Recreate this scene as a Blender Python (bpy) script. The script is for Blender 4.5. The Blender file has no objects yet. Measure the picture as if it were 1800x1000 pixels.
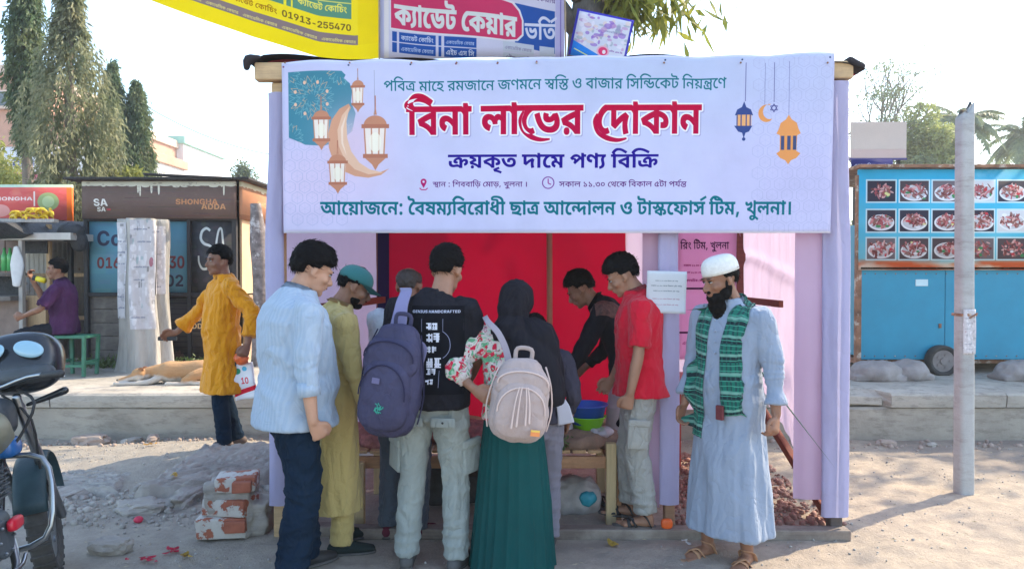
import bpy, bmesh, math, random
import numpy as np
from mathutils import Vector, Matrix, Euler
random.seed(7); RNG = np.random.default_rng(7)
R = math.radians
# ---------------------------------------------------------------- camera, sky, sun, exposure
scn = bpy.context.scene
cam_d = bpy.data.cameras.new('camera'); cam = bpy.data.objects.new('camera', cam_d)
scn.collection.objects.link(cam); scn.camera = cam
cam_d.sensor_width = 36; cam_d.lens = 26; cam_d.clip_start = .05; cam_d.clip_end = 3000
cam.location = (0, 0, 1.6); cam.rotation_euler = (R(90 - .9), 0, 0)
SUN_AZ, SUN_EL = 58, 40
world = bpy.data.worlds.new('World'); scn.world = world; world.use_nodes = True
nt = world.node_tree; bg = nt.nodes['Background']
sky = nt.nodes.new('ShaderNodeTexSky'); sky.sky_type = 'NISHITA'; sky.sun_disc = False
sky.sun_elevation = R(SUN_EL); sky.sun_rotation = R(SUN_AZ); sky.air_density = 1.0; sky.dust_density = .9; sky.ozone_density = 1.6
nt.links.new(sky.outputs[0], bg.inputs[0]); bg.inputs[1].default_value = .15
sun_d = bpy.data.lights.new('sun', 'SUN'); sun = bpy.data.objects.new('sun', sun_d); scn.collection.objects.link(sun)
sun_d.energy = 2.0; sun_d.angle = R(.5); sun_d.color = (1, .87, .68)
_d = Vector((math.sin(R(SUN_AZ)) * math.cos(R(SUN_EL)), math.cos(R(SUN_AZ)) * math.cos(R(SUN_EL)), math.sin(R(SUN_EL))))
sun.rotation_euler = (-_d).to_track_quat('-Z', 'Y').to_euler()
scn.view_settings.view_transform = 'Standard'; scn.view_settings.look = 'None'
scn.view_settings.gamma = 1; scn.view_settings.use_curve_mapping = False
scn.view_settings.exposure = 2.0
scn.view_settings.use_white_balance = True; scn.view_settings.white_balance_temperature = 7000; scn.view_settings.white_balance_tint = 8
scn.cycles.max_bounces = 8; scn.cycles.diffuse_bounces = 4; scn.cycles.transparent_max_bounces = 16
col = scn.collection

def P(px, py, D):
    """photo pixel -> world point at distance D (metres)"""
    return Vector(((px - 900) / 1300 * D, D, 1.6 - (py - 480) / 1300 * D))
def srgb(r, g, b):
    f = lambda c: (c / 255 / 12.92) if c / 255 <= .04045 else ((c / 255 + .055) / 1.055) ** 2.4
    return (f(r), f(g), f(b), 1)

# ---------------------------------------------------------------- materials
def new_mat(name, base=(.5, .5, .5), rough=.8, metal=0., spec=.5):
    m = bpy.data.materials.new(name); m.use_nodes = True
    b = m.node_tree.nodes['Principled BSDF']
    b.inputs['Base Color'].default_value = tuple(base[:3]) + (1,)
    b.inputs['Roughness'].default_value = rough; b.inputs['Metallic'].default_value = metal
    b.inputs['Specular IOR Level'].default_value = spec
    return m
def N(m, t, **kw):
    n = m.node_tree.nodes.new(t)
    for k, v in kw.items(): setattr(n, k, v)
    return n
def L(m, a, b): m.node_tree.links.new(a, b)
def bsdf(m): return m.node_tree.nodes['Principled BSDF']
def texco(m, scale=(1, 1, 1), kind='Object', rot=(0, 0, 0), loc=(0, 0, 0)):
    tc = N(m, 'ShaderNodeTexCoord'); mp = N(m, 'ShaderNodeMapping')
    mp.inputs['Scale'].default_value = scale; mp.inputs['Rotation'].default_value = rot; mp.inputs['Location'].default_value = loc
    L(m, tc.outputs[kind], mp.inputs[0]); return mp.outputs[0]
def noise(m, co, scale, detail=4, rough=.55, dist=0.):
    n = N(m, 'ShaderNodeTexNoise'); n.inputs['Scale'].default_value = scale; n.inputs['Detail'].default_value = detail
    n.inputs['Roughness'].default_value = rough; n.inputs['Distortion'].default_value = dist
    L(m, co, n.inputs['Vector']); return n.outputs['Fac']
def ramp(m, fac, stops, interp='LINEAR'):
    r = N(m, 'ShaderNodeValToRGB'); e = r.color_ramp; e.interpolation = interp
    while len(e.elements) < len(stops): e.elements.new(.5)
    for k, (p, c) in enumerate(stops): e.elements[k].position = p; e.elements[k].color = tuple(c[:3]) + (1,)
    L(m, fac, r.inputs[0]); return r.outputs[0]
def mix(m, fac, a, b, mode='MIX'):
    n = N(m, 'ShaderNodeMix', data_type='RGBA', blend_type=mode)
    for s, v in ((n.inputs[0], fac), (n.inputs[6], a), (n.inputs[7], b)):
        if isinstance(v, (int, float)): s.default_value = v
        elif isinstance(v, tuple): s.default_value = v[:3] + (1,)
        else: L(m, v, s)
    return n.outputs[2]
def bump(m, h, strength=.3, dist=.01, chain=None):
    b = N(m, 'ShaderNodeBump'); b.inputs['Strength'].default_value = strength; b.inputs['Distance'].default_value = dist
    L(m, h, b.inputs['Height'])
    if chain is not None: L(m, chain, b.inputs['Normal'])
    L(m, b.outputs[0], bsdf(m).inputs['Normal']); return b.outputs[0]
def base(m, c): L(m, c, bsdf(m).inputs['Base Color'])
def varied(name, c, var=.18, scale=6, rough=.8, bs=40, bstr=.25, bd=.01, metal=0., co='Object', spots=None, stretch=(1, 1, 1)):
    """a surface colour broken up by two scales of mottling, with fine relief"""
    m = new_mat(name, c, rough, metal); v = texco(m, stretch, co)
    n1 = noise(m, v, scale, 6, .6)
    lo = tuple(x * (1 - var) for x in c[:3]); hi = tuple(min(1, x * (1 + var)) for x in c[:3])
    cc = ramp(m, n1, [(.3, lo), (.7, hi)])
    if spots:
        sc, th, colr = spots
        n3 = noise(m, v, sc, 5, .7)
        f = ramp(m, n3, [(th, (0, 0, 0)), (th + .07, (1, 1, 1))]); cc = mix(m, f, cc, colr)
    base(m, cc); n2 = noise(m, v, bs, 6, .65); bump(m, n2, bstr, bd); return m
def cloth(name, c, rough=.9, weave=900, var=.06, sheen=.15, trans=0., fold=0., wr=0.):
    m = new_mat(name, c, rough, spec=.2); v = texco(m)
    n1 = noise(m, v, 5, 4)
    base(m, ramp(m, n1, [(.25, tuple(x * (1 - var) for x in c[:3])), (.75, tuple(min(1, x * (1 + var)) for x in c[:3]))]))
    bsdf(m).inputs['Sheen Weight'].default_value = sheen if max(c[:3]) > .12 else 0.
    if max(c[:3]) <= .12: bsdf(m).inputs['Specular IOR Level'].default_value = .08
    n2 = noise(m, v, weave * .25, 2); b1 = bump(m, n2, .2, .0012)
    if wr:
        for sc, st, ds, q in ((7, (1, 1, .55), .022 * wr, 1.3), (17, (1, 1, .8), .009 * wr, 1.)):
            a = N(m, 'ShaderNodeMath', operation='SUBTRACT'); L(m, noise(m, texco(m, st, loc=(q, 0, 0)), sc, 2, .45, q), a.inputs[0]); a.inputs[1].default_value = .5
            c_ = N(m, 'ShaderNodeMath', operation='ABSOLUTE'); L(m, a.outputs[0], c_.inputs[0]); d_ = N(m, 'ShaderNodeMath', operation='POWER'); L(m, c_.outputs[0], d_.inputs[0]); d_.inputs[1].default_value = .6; b1 = bump(m, d_.outputs[0], .75, ds, b1)
    if fold:
        n3 = noise(m, texco(m, (1, 1, .35)), fold, 3, .5, .6); bump(m, n3, .5, .012, b1)
    if trans:
        nt_ = m.node_tree; out = nt_.nodes['Material Output']; tr = N(m, 'ShaderNodeBsdfTranslucent'); ms = N(m, 'ShaderNodeMixShader')
        tr.inputs[0].default_value = tuple(c[:3]) + (1,)
        ms.inputs[0].default_value = trans; L(m, bsdf(m).outputs[0], ms.inputs[1]); L(m, tr.outputs[0], ms.inputs[2]); L(m, ms.outputs[0], out.inputs[0])
    return m
def wood(name, c, var=.35, rough=.75, along='x', scale=1., grime=None):
    st = {'x': (1, 14, 14), 'y': (14, 1, 14), 'z': (14, 14, 1)}[along]
    m = new_mat(name, c, rough); v = texco(m, tuple(s * scale for s in st))
    n1 = noise(m, v, 3, 8, .65, .8)
    cc = ramp(m, n1, [(.25, tuple(x * (1 - var) for x in c[:3])), (.75, tuple(min(1, x * (1 + var * .6)) for x in c[:3]))])
    if grime:
        f = ramp(m, noise(m, texco(m), 5, 5, .7), [(.45, (0, 0, 0)), (.7, (1, 1, 1))]); cc = mix(m, f, cc, grime)
    base(m, cc); bump(m, n1, .35, .004); return m
def image_mat(name, canvas, rough=.7, trans=0., bumpy=.1, spec=.06, dim=1.):
    h, w = canvas.a.shape[:2]
    im = bpy.data.images.new(name, w, h); px = np.ones((h, w, 4), np.float32); px[..., :3] = np.clip(canvas.a[::-1], 0, 1)
    im.pixels.foreach_set(px.ravel()); im.update(); im.pack()
    m = new_mat(name, (.8, .8, .8), rough, spec=spec); t = N(m, 'ShaderNodeTexImage'); t.image = im; t.extension = 'EXTEND'
    tc = N(m, 'ShaderNodeTexCoord'); L(m, tc.outputs['UV'], t.inputs[0])
    g = noise(m, texco(m), 3.5, 5, .6)
    base(m, mix(m, 1., t.outputs[0], ramp(m, g, [(.3, (.9 * dim,) * 3), (.7, (dim,) * 3)]), 'MULTIPLY'))
    if bumpy: bump(m, noise(m, texco(m), 9, 4, .55), bumpy, .01)
    if trans:
        out = m.node_tree.nodes['Material Output']; tr = N(m, 'ShaderNodeBsdfTranslucent'); ms = N(m, 'ShaderNodeMixShader')
        L(m, t.outputs[0], tr.inputs[0]); ms.inputs[0].default_value = trans
        L(m, bsdf(m).outputs[0], ms.inputs[1]); L(m, tr.outputs[0], ms.inputs[2]); L(m, ms.outputs[0], out.inputs[0])
    return m

# ---------------------------------------------------------------- objects
def thing(name, label, cat, loc=(0, 0, 0), rz=0., group=None):
    o = bpy.data.objects.new(name, None); col.objects.link(o); o.location = loc; o.rotation_euler = (0, 0, rz)
    o.empty_display_size = .1; return tag(o, label, cat, group)
def tag(o, label=None, cat=None, group=None, kind=None):
    if label: o['label'] = label
    if cat: o['category'] = cat
    if group: o['group'] = group
    if kind: o['kind'] = kind
    return o
def link(name, me, parent=None, mat=None, smooth=False):
    o = bpy.data.objects.new(name, me); col.objects.link(o)
    if parent: o.parent = parent
    if mat is not None: me.materials.clear(); me.materials.append(mat)
    if smooth: me.polygons.foreach_set('use_smooth', [True] * len(me.polygons))
    return o
def obj(name, bm, mat=None, parent=None, smooth=False):
    me = bpy.data.meshes.new(name); bm.normal_update(); bm.to_mesh(me); bm.free()
    return link(name, me, parent, mat, smooth)
def pymesh(name, vs, fs, mat=None, parent=None, smooth=False, uv=None):
    """vs: (n,3) array; fs: list or (m,k) array"""
    me = bpy.data.meshes.new(name)
    vs = np.asarray(vs, np.float32)
    if isinstance(fs, np.ndarray):
        m_, k = fs.shape
        me.vertices.add(len(vs)); me.vertices.foreach_set('co', vs.ravel())
        me.loops.add(m_ * k); me.loops.foreach_set('vertex_index', fs.ravel().astype(np.int32))
        me.polygons.add(m_); me.polygons.foreach_set('loop_start', np.arange(0, m_ * k, k, dtype=np.int32))
        me.update(calc_edges=True); me.validate()
    else: me.from_pydata(vs.tolist(), [], fs)
    if uv is not None:
        l = me.uv_layers.new(name='uv'); idx = np.empty(len(me.loops), np.int32); me.loops.foreach_get('vertex_index', idx)
        l.data.foreach_set('uv', np.asarray(uv, np.float32)[idx].ravel())
    me.update()
    return link(name, me, parent, mat, smooth)
def struct(o): o['kind'] = 'structure'; return o

def nbox(bm, c, s, rot=None, bevel=0., seg=2):
    """box centred at c with size s (optionally rotated by Euler and bevelled)"""
    M = Matrix.Translation(c) @ (Euler(rot).to_matrix().to_4x4() if rot else Matrix()) @ Matrix.Diagonal((s[0], s[1], s[2], 1))
    r = bmesh.ops.create_cube(bm, size=1, matrix=M)
    if bevel:
        es = set(e for v in r['verts'] for e in v.link_edges)
        bmesh.ops.bevel(bm, geom=list(es), offset=bevel, segments=seg, profile=.5, affect='EDGES')
def box(name, c, s, mat, parent=None, rot=None, bevel=.004):
    bm = bmesh.new(); nbox(bm, (0, 0, 0), s, None, min(bevel, min(s) * .3) if bevel else 0)
    o = obj(name, bm, mat, parent); o.location = c
    if rot: o.rotation_euler = rot
    return o
def frames(pts):
    pts = [Vector(p) for p in pts]; T = []
    for i in range(len(pts)):
        a = pts[max(0, i - 1)]; b = pts[min(len(pts) - 1, i + 1)]; T.append((b - a).normalized() if (b - a).length > 1e-9 else Vector((0, 0, 1)))
    u = T[0].orthogonal().normalized()
    if abs(T[0].z) > .5: u = (Vector((1, 0, 0)) - T[0] * T[0].x).normalized()
    out = []
    for t in T:
        u = (u - t * u.dot(t)).normalized(); out.append((t, u, t.cross(u)))
    return pts, out
def smoothpath(pts, rad, n=4):
    """Catmull-Rom through points (and radii, scalars or pairs)"""
    pts = [Vector(p) for p in pts]; rad = [tuple(r) if isinstance(r, (tuple, list)) else (r, r) for r in rad]
    P_, R_ = [], []
    for i in range(len(pts) - 1):
        p0, p1, p2, p3 = pts[max(0, i - 1)], pts[i], pts[i + 1], pts[min(len(pts) - 1, i + 2)]
        for k in range(n):
            t = k / n
            P_.append(.5 * ((2 * p1) + (p2 - p0) * t + (2 * p0 - 5 * p1 + 4 * p2 - p3) * t * t + (3 * p1 - p0 - 3 * p2 + p3) * t ** 3))
            s = t * t * (3 - 2 * t); R_.append(tuple(rad[i][j] * (1 - s) + rad[i + 1][j] * s for j in (0, 1)))
    P_.append(pts[-1]); R_.append(rad[-1]); return P_, R_
def tube(bm, pts, rad, n=12, cap=True, sm=0, dome=True, ref=None):
    """tube along pts; radii scalar or (ru, rv)"""
    if not isinstance(rad, (list, tuple)): rad = [rad] * len(pts)
    elif len(rad) == 2 and len(pts) != 2 and not isinstance(rad[0], (tuple, list)): rad = [tuple(rad)] * len(pts)
    if sm: pts, rad = smoothpath(pts, rad, sm)
    rad = [r if isinstance(r, tuple) else (r, r) for r in rad]
    pts, fr = frames(pts)
    if ref is not None:
        ref = Vector(ref); f2 = []
        for t, u, v in fr:
            w = ref - t * ref.dot(t)
            u = w.normalized() if w.length > 1e-4 else u
            f2.append((t, u, t.cross(u)))
        fr = f2
    rings = []
    def ring(p, u, v, a, b): return [bm.verts.new(p + u * (a * math.cos(2 * math.pi * k / n)) + v * (b * math.sin(2 * math.pi * k / n))) for k in range(n)]
    if dome and cap:
        t, u, v = fr[0]; a, b = rad[0]; e = min(a, b)
        for f in (.95, .6): rings.append(ring(pts[0] - t * e * f, u, v, a * math.sqrt(1 - f * f), b * math.sqrt(1 - f * f)))
    for p, (t, u, v), (a, b) in zip(pts, fr, rad): rings.append(ring(p, u, v, a, b))
    if dome and cap:
        t, u, v = fr[-1]; a, b = rad[-1]; e = min(a, b)
        for f in (.6, .95): rings.append(ring(pts[-1] + t * e * f, u, v, a * math.sqrt(1 - f * f), b * math.sqrt(1 - f * f)))
    for r0, r1 in zip(rings, rings[1:]):
        for k in range(n): bm.faces.new((r0[k], r0[(k + 1) % n], r1[(k + 1) % n], r1[k]))
    if cap: bm.faces.new(rings[0][::-1]); bm.faces.new(rings[-1])
def blob(bm, c, r, rot=None, seg=16):
    M = Matrix.Translation(c) @ (Euler(rot).to_matrix().to_4x4() if rot else Matrix()) @ Matrix.Diagonal((r[0], r[1], r[2], 1))
    bmesh.ops.create_uvsphere(bm, u_segments=seg, v_segments=max(8, seg * 2 // 3), radius=1, matrix=M)
def loft(bm, rings, cap=True):
    vr = [[bm.verts.new(p) for p in r] for r in rings]; n = len(vr[0])
    for a, b in zip(vr, vr[1:]):
        for k in range(n): bm.faces.new((a[k], a[(k + 1) % n], b[(k + 1) % n], b[k]))
    if cap: bm.faces.new(vr[0][::-1]); bm.faces.new(vr[-1])
def prism(name, poly, y0, y1, mat, parent=None, bevel=0., axis='y'):
    """polygon in (x,z) extruded from y0 to y1"""
    bm = bmesh.new(); a = [bm.verts.new((x, y0, z)) for x, z in poly]; b = [bm.verts.new((x, y1, z)) for x, z in poly]; n = len(poly)
    bm.faces.new(a); bm.faces.new(b[::-1])
    for k in range(n): bm.faces.new((a[k], b[k], b[(k + 1) % n], a[(k + 1) % n]))
    bmesh.ops.recalc_face_normals(bm, faces=bm.faces)
    if bevel: bmesh.ops.bevel(bm, geom=list(bm.edges), offset=bevel, segments=2, profile=.5, affect='EDGES')
    return obj(name, bm, mat, parent)

# vectorised value noise
def _h(i, j, k, s=0):
    n = (i * 374761393 + j * 668265263 + k * 2147483647 + s * 1274126177) & 0xffffffff
    n = ((n ^ (n >> 13)) * 1274126177) & 0xffffffff
    return ((n ^ (n >> 16)) & 0xffff) / 65535.
def vnoise(p, s=0):
    p = np.asarray(p, float); i = np.floor(p).astype(np.int64); f = p - i; f = f * f * (3 - 2 * f); r = 0
    for a in (0, 1):
        for b in (0, 1):
            for c in (0, 1):
                w = (f[:, 0] if a else 1 - f[:, 0]) * (f[:, 1] if b else 1 - f[:, 1]) * (f[:, 2] if c else 1 - f[:, 2])
                r = r + w * _h(i[:, 0] + a, i[:, 1] + b, i[:, 2] + c, s)
    return r * 2 - 1
def fbm(p, o=4, s=0):
    r, a, t = 0, 1., 0
    for k in range(o): r = r + a * vnoise(p * 2 ** k + 17.3 * k, s + k); t += a; a *= .5
    return r / t
def fuse(name, bm, voxel, mat, parent=None, smooth=2, disp=None):
    """fuse the closed shapes in bm into one continuous skin, then relax and displace it"""
    me = bpy.data.meshes.new(name); bm.to_mesh(me); bm.free()
    t = bpy.data.objects.new(name, me); col.objects.link(t)
    md = t.modifiers.new('r', 'REMESH'); md.mode = 'VOXEL'; md.voxel_size = voxel
    if smooth: s = t.modifiers.new('s', 'SMOOTH'); s.factor = .5; s.iterations = smooth
    dg = bpy.context.evaluated_depsgraph_get(); m2 = bpy.data.meshes.new_from_object(t.evaluated_get(dg), depsgraph=dg)
    bpy.data.objects.remove(t); bpy.data.meshes.remove(me); m2.name = name
    if disp is not None:
        n = len(m2.vertices); co = np.empty(n * 3, np.float32); m2.vertices.foreach_get('co', co); co = co.reshape(-1, 3)
        no = np.empty(n * 3, np.float32); m2.vertices.foreach_get('normal', no); no = no.reshape(-1, 3)
        d = disp(co.astype(float), no)
        co = co + (no * d[:, None] if d.ndim == 1 else d)
        m2.vertices.foreach_set('co', co.astype(np.float32).ravel()); m2.update()
    return link(name, m2, parent, mat, True)

# ---------------------------------------------------------------- small polygon painter for flat print
def _load_type(numbers):
    gl=[]
    for g in numbers:
        cs=[]
        for a in g:
            x=y=0;p=[]
            for i in range(0,len(a),2):
                x+=a[i];o=a[i+1]&1;y+=(a[i+1]-o)//2;p.append((x,y,o))
            # quadratic flatten
            n=len(p);q=[]
            for i in range(n):
                q.append(p[i]);b=p[(i+1)%n]
                if not p[i][2] and not b[2]: q.append(((p[i][0]+b[0])/2,(p[i][1]+b[1])/2,1))
            while q and not q[0][2]: q=q[1:]+q[:1]
            r=[];i=0;n=len(q)
            while i<n:
                a0=q[i]
                if q[(i+1)%n][2]: r.append(a0[:2]);i+=1
                else:
                    c=q[(i+1)%n];e=q[(i+2)%n]
                    for t in (0,.25,.5,.75): r.append(((1-t)**2*a0[0]+2*t*(1-t)*c[0]+t*t*e[0],(1-t)**2*a0[1]+2*t*(1-t)*c[1]+t*t*e[1]))
                    i+=2
            cs.append(r)
        gl.append(cs)
    return gl
def text_polys(key,x,y,w=None,h=None,skew=0.,yscale=1.):
    """lettering as polygons, baseline left at (x,y), y down, total width w"""
    run,W=RUNS[key]; s=(w/W) if w else h/300.
    out=[]
    for gi,gx in run:
        for c in GLYPHS[gi]:
            out.append([(x+(px+gx+skew*py)*s,y-py*s*yscale) for px,py in c])
    return out
class Canvas:
    SS=3
    def __init__(s,w,h,col=(1,1,1)):
        s.w,s.h=w,h; s.a=np.zeros((h,w,3),np.float32); s.a[:]=col
    def tr(s,polys): return polys
    def cov(s,polys):
        """antialiased coverage of the polygons, only over their bounding box"""
        S=s.SS; P=[np.asarray(p,float) for p in s.tr(polys)]
        if not P: return 0,0,np.zeros((0,0),np.float32)
        A=np.concatenate(P); x0,y0=np.floor(A.min(0)).astype(int); x1,y1=np.ceil(A.max(0)).astype(int)+1
        x0,y0,x1,y1=max(0,x0),max(0,y0),min(s.w,x1),min(s.h,y1)
        if x1<=x0 or y1<=y0: return 0,0,np.zeros((0,0),np.float32)
        H,W=(y1-y0)*S,(x1-x0)*S; wd=np.zeros((H,W+1),np.int32)
        for p in P:
            p=(p-[x0,y0])*S; q=np.roll(p,-1,0)
            for (ax,ay),(bx,by) in zip(p.tolist(),q.tolist()):
                if ay==by: continue
                d=1
                if ay>by: ax,ay,bx,by=bx,by,ax,ay; d=-1
                a=max(0,int(math.ceil(ay-.5))); b=min(H-1,int(math.ceil(by-.5))-1)
                if b<a: continue
                yy=np.arange(a,b+1); xx=ax+(yy+.5-ay)*(bx-ax)/(by-ay)
                wd[yy,np.clip(np.ceil(xx-.5),0,W).astype(int)]+=d
        m=(np.cumsum(wd,1)[:,:W]!=0).astype(np.float32)
        return x0,y0,m.reshape(y1-y0,S,x1-x0,S).mean((1,3))
    def mask(s,polys):
        x,y,m=s.cov(polys); o=np.zeros((s.h,s.w),np.float32); o[y:y+m.shape[0],x:x+m.shape[1]]=m; return o
    def paint(s,m,col):
        col=np.asarray(col,np.float32)
        s.a=s.a*(1-m[...,None])+col*m[...,None]
    def poly(s,polys,col,alpha=1.):
        x,y,m=s.cov(polys)
        if m.size: m=m[...,None]*alpha; v=s.a[y:y+m.shape[0],x:x+m.shape[1]]; v*=1-m; v+=np.asarray(col,np.float32)*m
    def rect(s,x0,y0,x1,y1,col,alpha=1.,sk=0.):
        s.poly([[(x0,y0),(x1,y0+sk*(x1-x0)),(x1,y1+sk*(x1-x0)),(x0,y1)]],col,alpha)
    def ell(s,cx,cy,rx,ry,col,alpha=1.,n=40):
        s.poly([[(cx+rx*math.cos(i*2*math.pi/n),cy+ry*math.sin(i*2*math.pi/n)) for i in range(n)]],col,alpha)
    def line(s,pts,wd,col,alpha=1.):
        P=[]
        for (x0,y0),(x1,y1) in zip(pts,pts[1:]):
            L=math.hypot(x1-x0,y1-y0) or 1; nx,ny=-(y1-y0)/L*wd/2,(x1-x0)/L*wd/2
            P.append([(x0+nx,y0+ny),(x1+nx,y1+ny),(x1-nx,y1-ny),(x0-nx,y0-ny)])
        s.poly(P,col,alpha)
    def text(s,key,x,y,col,w=None,h=None,alpha=1.,**k): s.poly(text_polys(key,x,y,w,h,**k),col,alpha)
def dilate(m,r):
    o=m.copy(); H,W=m.shape
    for a in range(32):
        dx,dy=int(round(r*math.cos(a*math.pi/16))),int(round(r*math.sin(a*math.pi/16)))
        sh=np.zeros_like(m); sh[max(0,dy):H+min(0,dy),max(0,dx):W+min(0,dx)]=m[max(0,-dy):H+min(0,-dy),max(0,-dx):W+min(0,-dx)]
        o=np.maximum(o,sh)
    return o
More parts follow.
